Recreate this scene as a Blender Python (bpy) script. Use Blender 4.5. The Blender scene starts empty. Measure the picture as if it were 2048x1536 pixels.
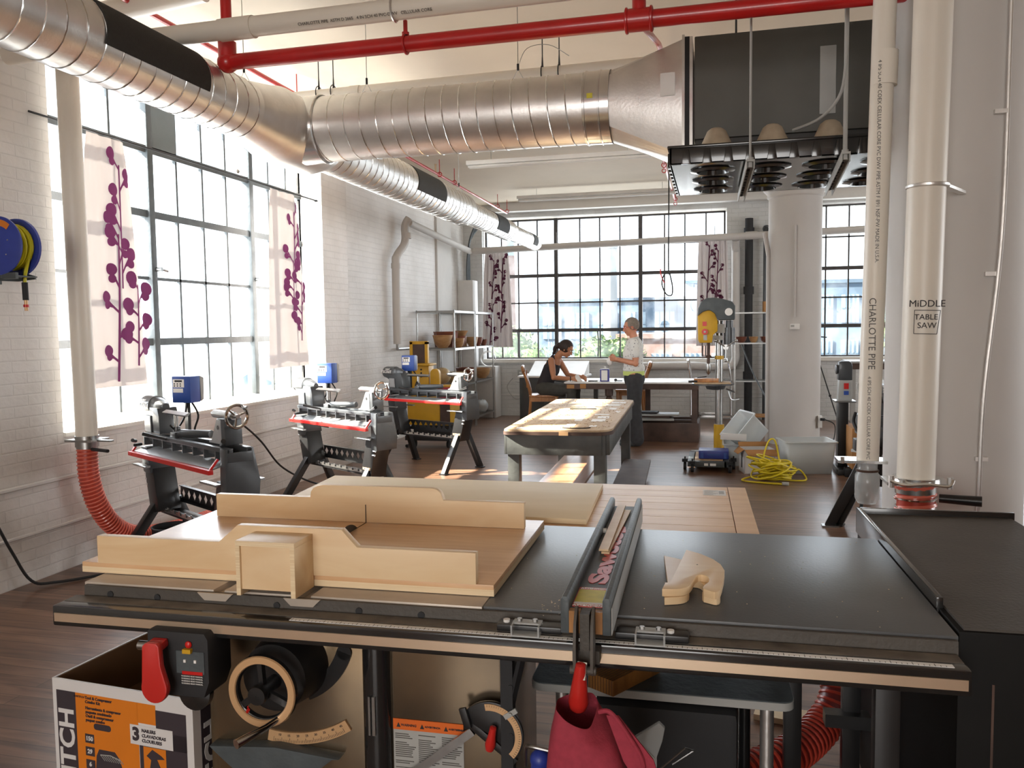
import bpy, bmesh, math, random
from mathutils import Vector, Matrix, Euler
random.seed(7)
C = bpy.context.scene.collection
SC = bpy.context.scene
R_ = math.radians

# ---------------------------------------------------------------- camera
cam_data = bpy.data.cameras.new('camera'); cam = bpy.data.objects.new('camera', cam_data); C.objects.link(cam)
_y, _p, _r = R_(14.1465), R_(3.8874), R_(-0.7266)
_fw = Vector((-math.sin(_y)*math.cos(_p), math.cos(_y)*math.cos(_p), -math.sin(_p)))
_rt = Vector((math.cos(_y), math.sin(_y), 0)); _up = _rt.cross(_fw)
_r2 = math.cos(_r)*_rt + math.sin(_r)*_up; _u2 = -math.sin(_r)*_rt + math.cos(_r)*_up
cam.matrix_world = Matrix(((_r2.x, _u2.x, -_fw.x, 0), (_r2.y, _u2.y, -_fw.y, 0), (_r2.z, _u2.z, -_fw.z, 1.52), (0, 0, 0, 1)))
cam_data.sensor_width = 36; cam_data.lens = 1633.3/2048*36; cam_data.clip_start = .05; cam_data.clip_end = 500
SC.camera = cam

# ---------------------------------------------------------------- light and exposure
vs = SC.view_settings
vs.view_transform = 'Standard'; vs.look = 'None'; vs.gamma = 1; vs.use_curve_mapping = False; vs.exposure = 0.28
w = bpy.data.worlds.new('sky'); SC.world = w; w.use_nodes = True
_bg = w.node_tree.nodes['Background']; _bg.inputs[0].default_value = (.86, .93, 1, 1); _bg.inputs[1].default_value = 2.6
sun_d = bpy.data.lights.new('sun', 'SUN'); sun_d.energy = 42; sun_d.angle = R_(1.0); sun_d.color = (1, .90, .74)
sun = bpy.data.objects.new('sun', sun_d); C.objects.link(sun)
sun.rotation_euler = Vector((1, .25, -.77)).to_track_quat('-Z', 'Y').to_euler(); sun.location = (-20, 2, 18)
def daylight(name, loc, rot, sx, sy, e, col):
    d = bpy.data.lights.new(name, 'AREA'); d.shape = 'RECTANGLE'; d.size = sx; d.size_y = sy; d.energy = e; d.color = col
    o = bpy.data.objects.new(name, d); C.objects.link(o); o.location = loc; o.rotation_euler = rot; return o
# daylight through the window openings and added fill (the lamps sit in the openings, shining inwards)
daylight('window_daylight_fill', (-4.42, 6.2, 2.2), (0, R_(-90), 0), 2.4, 3.6, 210, (.95, .97, 1))
daylight('window_daylight_fill', (-1.9, 14.02, 2.2), (R_(-90), 0, 0), 4.0, 2.3, 110, (.92, .96, 1))
daylight('window_daylight_fill', (3.4, 14.02, 2.2), (R_(-90), 0, 0), 3.6, 2.3, 80, (.92, .96, 1))
daylight('window_daylight_fill', (9.02, 7.2, 2.2), (0, R_(90), 0), 2.4, 5.5, 170, (1, .98, .96))  # fill lamp at an unseen window added in the right wall
daylight('window_daylight_fill', (-.6, -6.02, 2.2), (R_(90), 0, 0), 3.8, 2.4, 185, (1, .93, .86))  # fill lamp at an unseen window added behind the camera

# ---------------------------------------------------------------- materials
def lin(c):
    if isinstance(c, str):
        c = [int(c[i:i+2], 16)/255 for i in (0, 2, 4)]
    return tuple((v/12.92 if v <= .04045 else ((v+.055)/1.055)**2.4) for v in c) + (1,)
def nodes(name):
    m = bpy.data.materials.new(name); m.use_nodes = True; nt = m.node_tree
    return m, nt, nt.nodes['Principled BSDF']
def add(nt, t, **k):
    n = nt.nodes.new(t)
    for a, v in k.items(): setattr(n, a, v)
    return n
def mat(name, col, rough=.6, metal=0, var=.12, scale=8, bump=.0, bscale=None, spec=.5, dark=None, stretch=None, coat=0, thr=None):
    """painted / plain surface with a little procedural mottling"""
    m, nt, b = nodes(name); L = nt.links
    tc = add(nt, 'ShaderNodeTexCoord'); mp = add(nt, 'ShaderNodeMapping'); L.new(tc.outputs['Object'], mp.inputs[0])
    if stretch: mp.inputs['Scale'].default_value = stretch
    nz = add(nt, 'ShaderNodeTexNoise'); nz.inputs['Scale'].default_value = scale; nz.inputs['Detail'].default_value = 6
    L.new(mp.outputs[0], nz.inputs['Vector'])
    rp = add(nt, 'ShaderNodeValToRGB'); c = lin(col); d = lin(dark) if dark else tuple(max(0, v*(1-var*2)) for v in c[:3])+(1,)
    lo, hi = thr or (.3, .7)
    rp.color_ramp.elements[0].position = lo; rp.color_ramp.elements[1].position = hi
    rp.color_ramp.elements[0].color = d; rp.color_ramp.elements[1].color = c
    L.new(nz.outputs['Fac'], rp.inputs[0]); L.new(rp.outputs[0], b.inputs['Base Color'])
    b.inputs['Roughness'].default_value = rough; b.inputs['Metallic'].default_value = metal; b.inputs['Specular IOR Level'].default_value = spec
    if coat: b.inputs['Coat Weight'].default_value = coat; b.inputs['Coat Roughness'].default_value = .08
    if bump:
        n2 = add(nt, 'ShaderNodeTexNoise'); n2.inputs['Scale'].default_value = bscale or scale*4; L.new(mp.outputs[0], n2.inputs['Vector'])
        bp = add(nt, 'ShaderNodeBump'); bp.inputs['Strength'].default_value = bump; bp.inputs['Distance'].default_value = .02
        L.new(n2.outputs['Fac'], bp.inputs['Height']); L.new(bp.outputs[0], b.inputs['Normal'])
    return m
def wood(name, c1, c2, scale=3, stretch=(1, 12, 12), rough=.5, fine=.35, coat=0, plank=None, gap='3a2c22', rot=None):
    m, nt, b = nodes(name); L = nt.links
    tc = add(nt, 'ShaderNodeTexCoord'); mp = add(nt, 'ShaderNodeMapping'); L.new(tc.outputs['Object'], mp.inputs[0]); mp.inputs['Scale'].default_value = stretch
    if rot: mp.inputs['Rotation'].default_value = rot
    n = add(nt, 'ShaderNodeTexNoise'); n.inputs['Scale'].default_value = scale; n.inputs['Detail'].default_value = 8; n.inputs['Distortion'].default_value = .8
    L.new(mp.outputs[0], n.inputs['Vector'])
    rp = add(nt, 'ShaderNodeValToRGB'); rp.color_ramp.elements[0].position = .3; rp.color_ramp.elements[1].position = .7
    rp.color_ramp.elements[0].color = lin(c2); rp.color_ramp.elements[1].color = lin(c1)
    L.new(n.outputs['Fac'], rp.inputs[0]); out = rp.outputs[0]
    if plank:  # (board width axis vector scale, board width, board length)
        bk = add(nt, 'ShaderNodeTexBrick'); mp2 = add(nt, 'ShaderNodeMapping'); L.new(tc.outputs['Object'], mp2.inputs[0])
        if plank[2] == 'y': mp2.inputs['Rotation'].default_value = (0, 0, R_(90))
        L.new(mp2.outputs[0], bk.inputs['Vector'])
        bk.inputs['Scale'].default_value = 1; bk.inputs['Brick Width'].default_value = plank[1]; bk.inputs['Row Height'].default_value = plank[0]
        bk.inputs['Mortar Size'].default_value = plank[3] if len(plank) > 3 else .0025; bk.inputs['Mortar Smooth'].default_value = .2
        bk.inputs['Color1'].default_value = (.62, .62, .62, 1); bk.inputs['Color2'].default_value = (1, 1, 1, 1); bk.inputs['Mortar'].default_value = (.25, .22, .2, 1)
        mx = add(nt, 'ShaderNodeMix', data_type='RGBA', blend_type='MULTIPLY'); mx.inputs[0].default_value = 1
        L.new(out, mx.inputs[6]); L.new(bk.outputs[0], mx.inputs[7]); out = mx.outputs[2]
    L.new(out, b.inputs['Base Color']); b.inputs['Roughness'].default_value = rough
    if coat: b.inputs['Coat Weight'].default_value = coat; b.inputs['Coat Roughness'].default_value = .2
    bp = add(nt, 'ShaderNodeBump'); bp.inputs['Strength'].default_value = fine*.3; bp.inputs['Distance'].default_value = .004
    L.new(n.outputs['Fac'], bp.inputs['Height']); L.new(bp.outputs[0], b.inputs['Normal'])
    return m
def brick_mat(name, col, axis, strength=.5):
    """white painted brick: axis is the world axis the wall runs along"""
    m, nt, b = nodes(name); L = nt.links
    tc = add(nt, 'ShaderNodeTexCoord'); sp = add(nt, 'ShaderNodeSeparateXYZ'); cb = add(nt, 'ShaderNodeCombineXYZ')
    L.new(tc.outputs['Object'], sp.inputs[0]); L.new(sp.outputs[axis], cb.inputs[0]); L.new(sp.outputs['Z'], cb.inputs[1])
    bk = add(nt, 'ShaderNodeTexBrick'); L.new(cb.outputs[0], bk.inputs['Vector'])
    bk.inputs['Scale'].default_value = 1; bk.inputs['Brick Width'].default_value = .21; bk.inputs['Row Height'].default_value = .068
    bk.inputs['Mortar Size'].default_value = .006; bk.inputs['Mortar Smooth'].default_value = .6
    c = lin(col); bk.inputs['Color1'].default_value = c; bk.inputs['Color2'].default_value = tuple(v*.975 for v in c[:3])+(1,)
    bk.inputs['Mortar'].default_value = tuple(v*.93 for v in c[:3])+(1,)
    nz = add(nt, 'ShaderNodeTexNoise'); nz.inputs['Scale'].default_value = 1.3; nz.inputs['Detail'].default_value = 8; L.new(tc.outputs['Object'], nz.inputs[0])
    rp = add(nt, 'ShaderNodeValToRGB'); rp.color_ramp.elements[0].color = (.8, .78, .75, 1); rp.color_ramp.elements[1].color = (1, 1, 1, 1)
    rp.color_ramp.elements[0].position = .3; rp.color_ramp.elements[1].position = .6
    L.new(nz.outputs['Fac'], rp.inputs[0])
    mx = add(nt, 'ShaderNodeMix', data_type='RGBA', blend_type='MULTIPLY'); mx.inputs[0].default_value = 1
    L.new(bk.outputs[0], mx.inputs[6]); L.new(rp.outputs[0], mx.inputs[7]); L.new(mx.outputs[2], b.inputs['Base Color'])
    n2 = add(nt, 'ShaderNodeTexNoise'); n2.inputs['Scale'].default_value = 22; n2.inputs['Detail'].default_value = 4; L.new(tc.outputs['Object'], n2.inputs[0])
    ad = add(nt, 'ShaderNodeMath', operation='MULTIPLY_ADD'); L.new(bk.outputs['Fac'], ad.inputs[0]); ad.inputs[1].default_value = -1; L.new(n2.outputs['Fac'], ad.inputs[2])
    bp = add(nt, 'ShaderNodeBump'); bp.inputs['Strength'].default_value = strength; bp.inputs['Distance'].default_value = .012
    L.new(ad.outputs[0], bp.inputs['Height']); L.new(bp.outputs[0], b.inputs['Normal']); b.inputs['Roughness'].default_value = .55
    return m
def glass_mat(name, tint=(.93, .97, 1), gloss=.07, dust=.12, rough=.02):
    """thin dusty pane"""
    m, nt, b = nodes(name); L = nt.links; nt.nodes.remove(b); out = nt.nodes['Material Output']
    tr = add(nt, 'ShaderNodeBsdfTransparent'); tr.inputs[0].default_value = tint+(1,)
    gl = add(nt, 'ShaderNodeBsdfGlossy'); gl.inputs['Roughness'].default_value = rough
    df = add(nt, 'ShaderNodeBsdfTranslucent'); df.inputs[0].default_value = (.9, .93, .95, 1)
    nz = add(nt, 'ShaderNodeTexNoise'); nz.inputs['Scale'].default_value = 2.2; nz.inputs['Detail'].default_value = 5
    tc = add(nt, 'ShaderNodeTexCoord'); L.new(tc.outputs['Object'], nz.inputs[0])
    mr = add(nt, 'ShaderNodeMapRange'); mr.inputs['From Min'].default_value = .4; mr.inputs['From Max'].default_value = .7; mr.inputs['To Max'].default_value = dust*2; L.new(nz.outputs['Fac'], mr.inputs[0])
    m1 = add(nt, 'ShaderNodeMixShader'); m1.inputs[0].default_value = gloss; L.new(tr.outputs[0], m1.inputs[1]); L.new(gl.outputs[0], m1.inputs[2])
    m2 = add(nt, 'ShaderNodeMixShader'); L.new(mr.outputs[0], m2.inputs[0]); L.new(m1.outputs[0], m2.inputs[1]); L.new(df.outputs[0], m2.inputs[2])
    L.new(m2.outputs[0], out.inputs[0]); return m
def clear_mat(name, tint, alpha=.55, rough=.25):
    """translucent plastic"""
    m, nt, b = nodes(name); b.inputs['Base Color'].default_value = lin(tint); b.inputs['Roughness'].default_value = rough; b.inputs['Alpha'].default_value = alpha
    return m
def cloth_mat(name, col):
    m, nt, b = nodes(name); L = nt.links; out = nt.nodes['Material Output']
    b.inputs['Base Color'].default_value = lin(col); b.inputs['Roughness'].default_value = .9
    t = add(nt, 'ShaderNodeBsdfTranslucent'); t.inputs[0].default_value = lin(col)
    mx = add(nt, 'ShaderNodeMixShader'); mx.inputs[0].default_value = .06
    nz = add(nt, 'ShaderNodeTexNoise'); nz.inputs['Scale'].default_value = 300
    bp = add(nt, 'ShaderNodeBump'); bp.inputs['Strength'].default_value = .1; L.new(nz.outputs['Fac'], bp.inputs['Height']); L.new(bp.outputs[0], b.inputs['Normal'])
    L.new(b.outputs[0], mx.inputs[1]); L.new(t.outputs[0], mx.inputs[2]); L.new(mx.outputs[0], out.inputs[0]); return m

MT = dict(
 wallX=brick_mat('painted_brick_left', 'e2deda', 'Y', .3), wallY=brick_mat('painted_brick_far', 'd0d0ce', 'X'),
 plaster=mat('plaster_white', 'd8d5d1', .7, var=.05, scale=2, bump=.15, bscale=18),
 colw=mat('column_white', 'c6c1bc', .65, var=.05, scale=1.5, bump=.12, bscale=9),
 ceil=mat('ceiling_paint', 'd6c8b4', .8, var=.05, scale=1.2, bump=.1, bscale=10),
 warmwall=mat('back_wall_paint', 'b98a5e', .8, var=.1, scale=1.5),
 floor=wood('floor_boards', '93705a', '664a3a', 2.2, (1.0, 9, 9), .36, plank=(.083, 1.9, 'x', .0018), coat=.15),
 steel_gray=mat('window_paint', '50575a', .5, var=.15, scale=12, bump=.1), bronze=mat('window_bronze', '4a4644', .6, var=.15, scale=12),
 sill=mat('sill_paint', 'e4e0d8', .6, var=.05), pane=glass_mat('window_pane', dust=.07), panel=mat('gray_panel', '70787a', .8, var=.05),
 galv=mat('galvanised', 'ebe9e6', .38, .92, var=.1, scale=5, bump=.04, bscale=60), galv2=mat('galvanised_bright', 'e2e2e0', .22, .95, var=.06, scale=9),
 foil=mat('black_wrap', '33322f', .8, var=.1, scale=60, bump=.2, bscale=180),
 red=mat('red_pipe', 'c01818', .35, var=.12, scale=5, coat=.3), redp=mat('red_paint', 'c8201c', .35, var=.05),
 pvc=mat('pvc_white', 'e2dacd', .4, var=.04, scale=2), ink=mat('ink_gray', '5b5854', .7, var=.05), inkb=mat('ink_black', '2c2a2c', .7, var=.02),
 gray=mat('heater_gray', '5c5b55', .6, var=.12, scale=3, bump=.05), dgray=mat('heater_dark', '3b3b3a', .5), lgray=mat('light_gray', 'a8a8a4', .5, var=.05),
 blackp=mat('black_plastic', '232323', .18, var=.1, coat=.4), black=mat('black_paint', '1d1d1e', .35, var=.1, coat=.1), blackm=mat('black_matte', '262628', .7, var=.1),
 chrome=mat('chrome', 'e0e0e0', .12, 1, var=.03), steel=mat('steel', 'b0b0ae', .3, 1, var=.1, scale=20), iron=mat('cast_iron', 'c4b8aa', .4, .25, var=.12, scale=5),
 lam=mat('black_laminate', '5a5c5e', .36, var=.12, scale=4, bump=.03, bscale=120, dark='505254'), sanded=mat('dusty_black', '504a43', .6, var=.16, scale=3.5, bump=.1, bscale=90),
 lathe=mat('lathe_gray', '44474a', .38, var=.08, coat=.2), lathew=mat('lathe_satin', 'b4b6b8', .3, .6, var=.05),
 blue=mat('blue_box', '2c4fa0', .45, var=.05), bluer=mat('reel_blue', '2c3f9a', .4, var=.1, scale=10), yellow=mat('yellow_paint', 'cfa01f', .45, var=.08), hose=mat('yellow_hose', 'd8cf20', .4, var=.05),
 ply=wood('birch_ply', 'ead0a8', 'dcb98c', 2.4, (1, 5, 5), .45, fine=.2), plyd=wood('birch_ply_deck', 'e4bd92', 'd3a67a', 2.2, (1.2, 14, 9), .38, fine=.2, coat=.2), plye=wood('ply_edge', 'f0dcb8', 'dcc096', 30, (.04, .04, 12), .6),
 plyp=wood('pale_ply', 'f2dfbe', 'e8d2aa', 1.4, (1, 4, 4), .6, fine=.1), oak=wood('plank_oak', 'e8c49a', 'd6ab7e', 2, (1, 7, 7), .4),
 bench=wood('bench_board', 'c2a887', 'a98d6d', 3, (6, 1, 6), .6), benchp=mat('bench_painted', '585a58', .5, var=.25, scale=5, dark='3c3e3e', bump=.1), brown=mat('brown_stain', '5a443a', .6, var=.25, scale=7),
 orange_w=wood('chair_wood', 'b57b43', '8f5b2f', 3, (6, 6, 1), .4, coat=.3), shelfw=wood('shelf_board', 'b08363', '8a6248', 2, (8, 1, 8), .35, coat=.3), block=wood('end_grain', 'b07a3e', '7a4f24', 22, (1, 1, .3), .5),
 bowl=wood('turned_wood', 'c09a6c', '96683f', 5, (1, 1, 3), .45, coat=.2), bowld=wood('turned_dark', '8a4f38', '5f3224', 5, (1, 1, 3), .4, coat=.2), bowll=wood('turned_pale', 'd3bd94', 'b79a6d', 5, (1, 1, 3), .5),
 paper=mat('paper', 'eceae6', .8, var=.03), card=mat('cardboard', 'b58350', .8, var=.06, scale=10), cardin=mat('cardboard_inside', '6b4a2c', .9, var=.05), white=mat('white_paint', 'e6e4e0', .5, var=.03),
 boxw=mat('carton_white', 'd9d6d4', .5, var=.03), boxo=mat('carton_orange', 'd97a18', .5, var=.03), boxb=mat('carton_black', '3a3238', .5, var=.03),
 redh=mat('handle_red', 'c42a24', .3, var=.04, coat=.3), tan=mat('scale_tan', 'd6ad80', .35, .3, var=.04), warm_satin=mat('satin_face', 'dcc4a8', .28, .7, var=.05),
 cabin=mat('saw_cabinet', 'a08a6c', .24, .85, var=.22, scale=2.6, dark='5e564c', bump=.02, bscale=3), cartb=mat('cart_black', '161514', .6, var=.1, spec=.15), pulp=mat('paper_pulp', 'b3a38c', .9, var=.1, scale=20), dust=mat('rail_dust', '7d7468', .7, var=.2, scale=12, dark='4e4740'), rrib=mat('hose_rib', 'e0705c', .3, var=.05, coat=.3), pink=mat('bag_fabric', 'a33546', .85, var=.1, scale=60, bump=.1), rhose=mat('red_hose', 'b8402f', .35, var=.1), rhosed=mat('dark_red_hose', '6d1f1c', .4, var=.1),
 frost=clear_mat('frosted_bin', 'dfe4e4', .62, .35), clear=clear_mat('clear_plastic', 'd8dcdc', .4, .08), toolb=mat('tool_gray', '4a4f50', .45, var=.1),
 skin=mat('skin', 'b9805e', .55, var=.05, scale=20), skinf=mat('skin_fair', 'c88a6c', .55, var=.05, scale=20), hairb=mat('hair_brown', '33241d', .6, var=.2, scale=60), hairg=mat('hair_gray', '8c8074', .8, var=.2, scale=90),
 tank=mat('tank_top', '2f2b30', .85, var=.1), trous=mat('trousers', '4b4a45', .9, var=.15, scale=20), trous2=mat('dark_trousers', '3a3a3c', .9, var=.15, scale=20), lime=mat('lime_band', 'c9d77e', .8, var=.03),
 cur=cloth_mat('curtain_cloth', 'c9c0bd'), plum=mat('plum_print', '8e3f78', .9, var=.05), plumd=mat('plum_print_dark', '5c2540', .9, var=.05),
 cord=mat('black_cord', '1c1c1c', .5), ycord=mat('yellow_cord', 'dcc51c', .4, var=.05), orange=mat('warning_orange', 'd9661c', .5, var=.03), yell=mat('label_yellow', 'd9cc30', .5, var=.12, scale=30), purple=mat('can_blue', '2f2f86', .4),
 bld=mat('facade_haze_blue', '5c7084', .9, var=.15, scale=.4), bldr=mat('facade_brick', '85706a', .9, var=.1, scale=.3), bldw=mat('facade_pale', '989da1', .9, var=.05, scale=.3), bldg=mat('facade_glass', '8499a9', .3, var=.05), leaf=mat('leaves', '66824c', .9, var=.35, scale=1.5), grd=mat('street', '83837e', .9, var=.1, scale=.2), rubber=mat('rubber', '2a2a2a', .8), concrete=mat('concrete', '9a968e', .9),  # bld: distance haze put into the facade color as a bluish tint
)
def speck_mat():
    m = mat('speckled_cloth', 'dcdcd8', .9, var=.02, scale=40); nt = m.node_tree; b = nt.nodes['Principled BSDF']; L = nt.links
    v = add(nt, 'ShaderNodeTexVoronoi'); v.inputs['Scale'].default_value = 32; tc = nt.nodes['Texture Coordinate']; L.new(tc.outputs['Object'], v.inputs[0])
    r = add(nt, 'ShaderNodeValToRGB'); r.color_ramp.elements[0].position = .17; r.color_ramp.elements[0].color = lin('4a4c54'); r.color_ramp.elements[1].position = .24; r.color_ramp.elements[1].color = lin('dcdcd8')
    L.new(v.outputs['Distance'], r.inputs[0]); L.new(r.outputs[0], b.inputs['Base Color']); return m
MT['speck'] = speck_mat()

# ---------------------------------------------------------------- mesh builder
def rotm(rot): return Euler([R_(a) for a in rot]).to_matrix().to_4x4() if rot else Matrix()
class M:
    def __init__(s): s.bm = bmesh.new(); s.X = Matrix()
    def _v(s, vs): return [s.bm.verts.new(s.X @ Vector(v)) for v in vs]
    def box(s, x0, x1, y0, y1, z0, z1):
        v = s._v([(x, y, z) for x in (x0, x1) for y in (y0, y1) for z in (z0, z1)])
        for f in ((0, 1, 3, 2), (4, 6, 7, 5), (0, 4, 5, 1), (2, 3, 7, 6), (0, 2, 6, 4), (1, 5, 7, 3)): s.bm.faces.new([v[i] for i in f])
        return s
    def cbox(s, c, size, rot=None):
        old = s.X; s.X = old @ Matrix.Translation(c) @ rotm(rot); a, b, d = [k/2 for k in size]; s.box(-a, a, -b, b, -d, d); s.X = old; return s
    def bar(s, p0, p1, w, h=None, up=(0, 0, 1)):
        """rectangular bar from p0 to p1, w across, h along 'up'"""
        h = h or w; p0, p1 = Vector(p0), Vector(p1); d = (p1-p0); l = d.length; d.normalize(); u = Vector(up)
        if abs(d.dot(u)) > .99: u = Vector((0, 1, 0))
        sx = d.cross(u).normalized(); uu = sx.cross(d)
        mt = Matrix((sx, d, uu)).transposed().to_4x4(); mt.translation = (p0+p1)/2
        old = s.X; s.X = old @ mt; s.box(-w/2, w/2, -l/2, l/2, -h/2, h/2); s.X = old; return s
    def rings(s, rs, close=False, cap=True):
        """list of vertex rings (equal count)"""
        R = [s._v(r) for r in rs]; n = len(R[0]); m = len(R)
        for i in range(m if close else m-1):
            a, b = R[i], R[(i+1) % m]
            for j in range(n):
                k = (j+1) % n
                try: s.bm.faces.new((a[j], a[k], b[k], b[j]))
                except ValueError: pass
        if cap and not close: s.bm.faces.new(R[0][::-1]); s.bm.faces.new(R[-1])
        return s
    def tube(s, pts, r, seg=10, closed=False, cap=True):
        P = [Vector(p) for p in pts]; n = len(P); rs = r if isinstance(r, (list, tuple)) else [r]*n; out = []; pu = None
        for i in range(n):
            a = P[i-1] if (i or closed) else P[0]; b = P[(i+1) % n] if (i < n-1 or closed) else P[-1]
            d = (b-a).normalized()
            if pu is None: u = Vector((0, 0, 1)) if abs(d.z) < .9 else Vector((1, 0, 0))
            else: u = pu
            u = (u-d*u.dot(d)).normalized(); v = d.cross(u); pu = u
            out.append([P[i]+(u*math.cos(2*math.pi*k/seg)+v*math.sin(2*math.pi*k/seg))*rs[i] for k in range(seg)])
        return s.rings(out, closed, cap)
    def cyl(s, p0, p1, r, r2=None, seg=20): return s.tube([p0, p1], [r, r if r2 is None else r2], seg)
    def lathe(s, prof, c=(0, 0, 0), axis='Z', seg=28, rot=None, cap=False):
        A = {'Z': Matrix(), 'X': Matrix.Rotation(math.pi/2, 4, 'Y'), 'Y': Matrix.Rotation(-math.pi/2, 4, 'X')}[axis]
        old = s.X; s.X = old @ Matrix.Translation(c) @ rotm(rot) @ A
        s.rings([[(r*math.cos(2*math.pi*k/seg), r*math.sin(2*math.pi*k/seg), z) for k in range(seg)] for r, z in prof], cap=cap); s.X = old; return s
    def torus(s, c, R, r, axis='Z', seg=32, ms=8, rot=None):
        A = {'Z': Matrix(), 'X': Matrix.Rotation(math.pi/2, 4, 'Y'), 'Y': Matrix.Rotation(-math.pi/2, 4, 'X')}[axis]
        old = s.X; s.X = old @ Matrix.Translation(c) @ rotm(rot) @ A
        s.tube([(R*math.cos(2*math.pi*k/seg), R*math.sin(2*math.pi*k/seg), 0) for k in range(seg)], r, ms, True); s.X = old; return s
    def prism(s, poly, axis, a, b):
        """2-D outline extruded from a to b along an axis ('X': poly is (y,z), 'Y': (x,z), 'Z': (x,y))"""
        def P(p, t): return {'X': (t, p[0], p[1]), 'Y': (p[0], t, p[1]), 'Z': (p[0], p[1], t)}[axis]
        A = s._v([P(p, a) for p in poly]); B = s._v([P(p, b) for p in poly]); n = len(poly)
        s.bm.faces.new(A); s.bm.faces.new(B[::-1])
        for i in range(n): s.bm.faces.new((A[i], A[(i+1) % n], B[(i+1) % n], B[i]))
        return s
    def quad(s, pts): s.bm.faces.new(s._v(pts)); return s
    def sphere(s, c, r, sc=(1, 1, 1), seg=16, rot=None):
        old = s.X; s.X = old @ Matrix.Translation(c) @ rotm(rot); n = seg//2
        s.rings([[(r*sc[0]*max(math.sin(math.pi*i/n), .01)*math.cos(2*math.pi*k/seg), r*sc[1]*max(math.sin(math.pi*i/n), .01)*math.sin(2*math.pi*k/seg), r*sc[2]*math.cos(math.pi*i/n)) for k in range(seg)] for i in range(n+1)]); s.X = old; return s
    def text(s, txt, size, mtx, depth=.0006, bold=0, spacing=1, align='CENTER'):
        cu = bpy.data.curves.new('t', 'FONT'); cu.body = txt; cu.size = size; cu.extrude = depth; cu.offset = bold; cu.align_x = align; cu.align_y = 'CENTER'; cu.space_character = spacing; cu.resolution_u = 3
        o = bpy.data.objects.new('t', cu); me = bpy.data.meshes.new_from_object(o)
        me.transform(s.X @ mtx); s.bm.from_mesh(me); bpy.data.objects.remove(o); bpy.data.curves.remove(cu); bpy.data.meshes.remove(me); return s
def facing(loc, normal, up):
    """matrix placing text (x right, y up, z out) at loc"""
    n = Vector(normal).normalized(); u = Vector(up); u = (u-n*u.dot(n)).normalized(); x = u.cross(n)
    m = Matrix((x, u, n)).transposed().to_4x4(); m.translation = Vector(loc); return m
BASE = {}
def put(m, name, mt, parent=None, base=(0, 0, 0), bev=0, smooth=True, ang=35, **tags):
    b = Vector(BASE.get(parent.name, (0, 0, 0))) if parent else Vector(base)
    bm = m.bm
    bmesh.ops.recalc_face_normals(bm, faces=bm.faces)
    if bev: bmesh.ops.bevel(bm, geom=[e for e in bm.edges if len(e.link_faces) == 2 and e.calc_face_angle(0) > .6], offset=bev, segments=2, affect='EDGES', profile=.6, clamp_overlap=True)
    bmesh.ops.translate(bm, verts=bm.verts, vec=-b)
    me = bpy.data.meshes.new(name); bm.to_mesh(me); bm.free()
    if smooth:
        for p in me.polygons: p.use_smooth = True
        me.set_sharp_from_angle(angle=R_(ang))
    me.materials.append(MT[mt] if isinstance(mt, str) else mt)
    o = bpy.data.objects.new(name, me); C.objects.link(o)
    if parent: o.parent = parent; BASE[o.name] = b
    else: o.location = b; BASE[o.name] = b
    for k, v in tags.items():
        if v: o[{'cat': 'category'}.get(k, k)] = v
    return o
def thing(name, label, cat, base=(0, 0, 0), frame=None, group=None):
    """Empty at the thing's base; parts are modelled in the frame's coordinates"""
    o = bpy.data.objects.new(name, None); C.objects.link(o); o.empty_display_size = .1
    F = frame or Matrix(); o.matrix_world = F @ Matrix.Translation(base); BASE[o.name] = Vector(base)
    o['label'] = label; o['category'] = cat
    if group: o['group'] = group
    return o
def solo(m, name, mt, label, cat, base, frame=None, group=None, **k):
    o = put(m, name, mt, None, base, label=label, cat=cat, group=group, **k)
    if frame: o.matrix_world = frame @ Matrix.Translation(base)
    return o
def struct(m, name, mt, parent=None, **k):
    o = put(m, name, mt, parent, **k)
    if not parent: o['kind'] = 'structure'
    return o
def copy_tree(o, parent=None):
    c = o.copy(); C.objects.link(c); c.parent = parent; BASE[c.name] = BASE.get(o.name, Vector((0, 0, 0)))
    for ch in list(o.children): copy_tree(ch, c)
    return c
def clone(o, mw, label=None):
    c = copy_tree(o); c.matrix_world = mw
    if label: c['label'] = label
    return c
def helix(p0, p1, r, pitch, w=.004, seg=22):
    """points of a seam winding round a duct"""
    p0, p1 = Vector(p0), Vector(p1); d = p1-p0; l = d.length; d.normalize(); u = Vector((0, 0, 1)); s_ = d.cross(u).normalized(); n = int(l/pitch*seg)
    return [p0+d*(l*i/n)+(u*math.cos(2*math.pi*i/seg)+s_*math.sin(2*math.pi*i/seg))*r for i in range(n+1)]
def smoothpath(pts, n=6):
    P = [Vector(p) for p in pts]; out = []
    for i in range(len(P)-1):
        a, b, c, d = P[max(i-1, 0)], P[i], P[i+1], P[min(i+2, len(P)-1)]
        for k in range(n):
            t = k/n; out.append(.5*((2*b)+(c-a)*t+(2*a-5*b+4*c-d)*t*t+(3*b-a-3*c+d)*t**3))
    out.append(P[-1]); return out
# ================================================================ the room
XL, XO, YF, ZC = -4.08, -4.35, 13.9, 3.65     # left wall face, left glazing plane, far wall glazing, ceiling
m = M(); m.box(-4.7, 9.2, -6.2, 14.3, -.12, 0); struct(m, 'floor', 'floor')
m = M(); m.box(-4.7, 9.2, -6.2, 14.3, ZC, ZC+.2); struct(m, 'ceiling', 'ceil')
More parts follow.
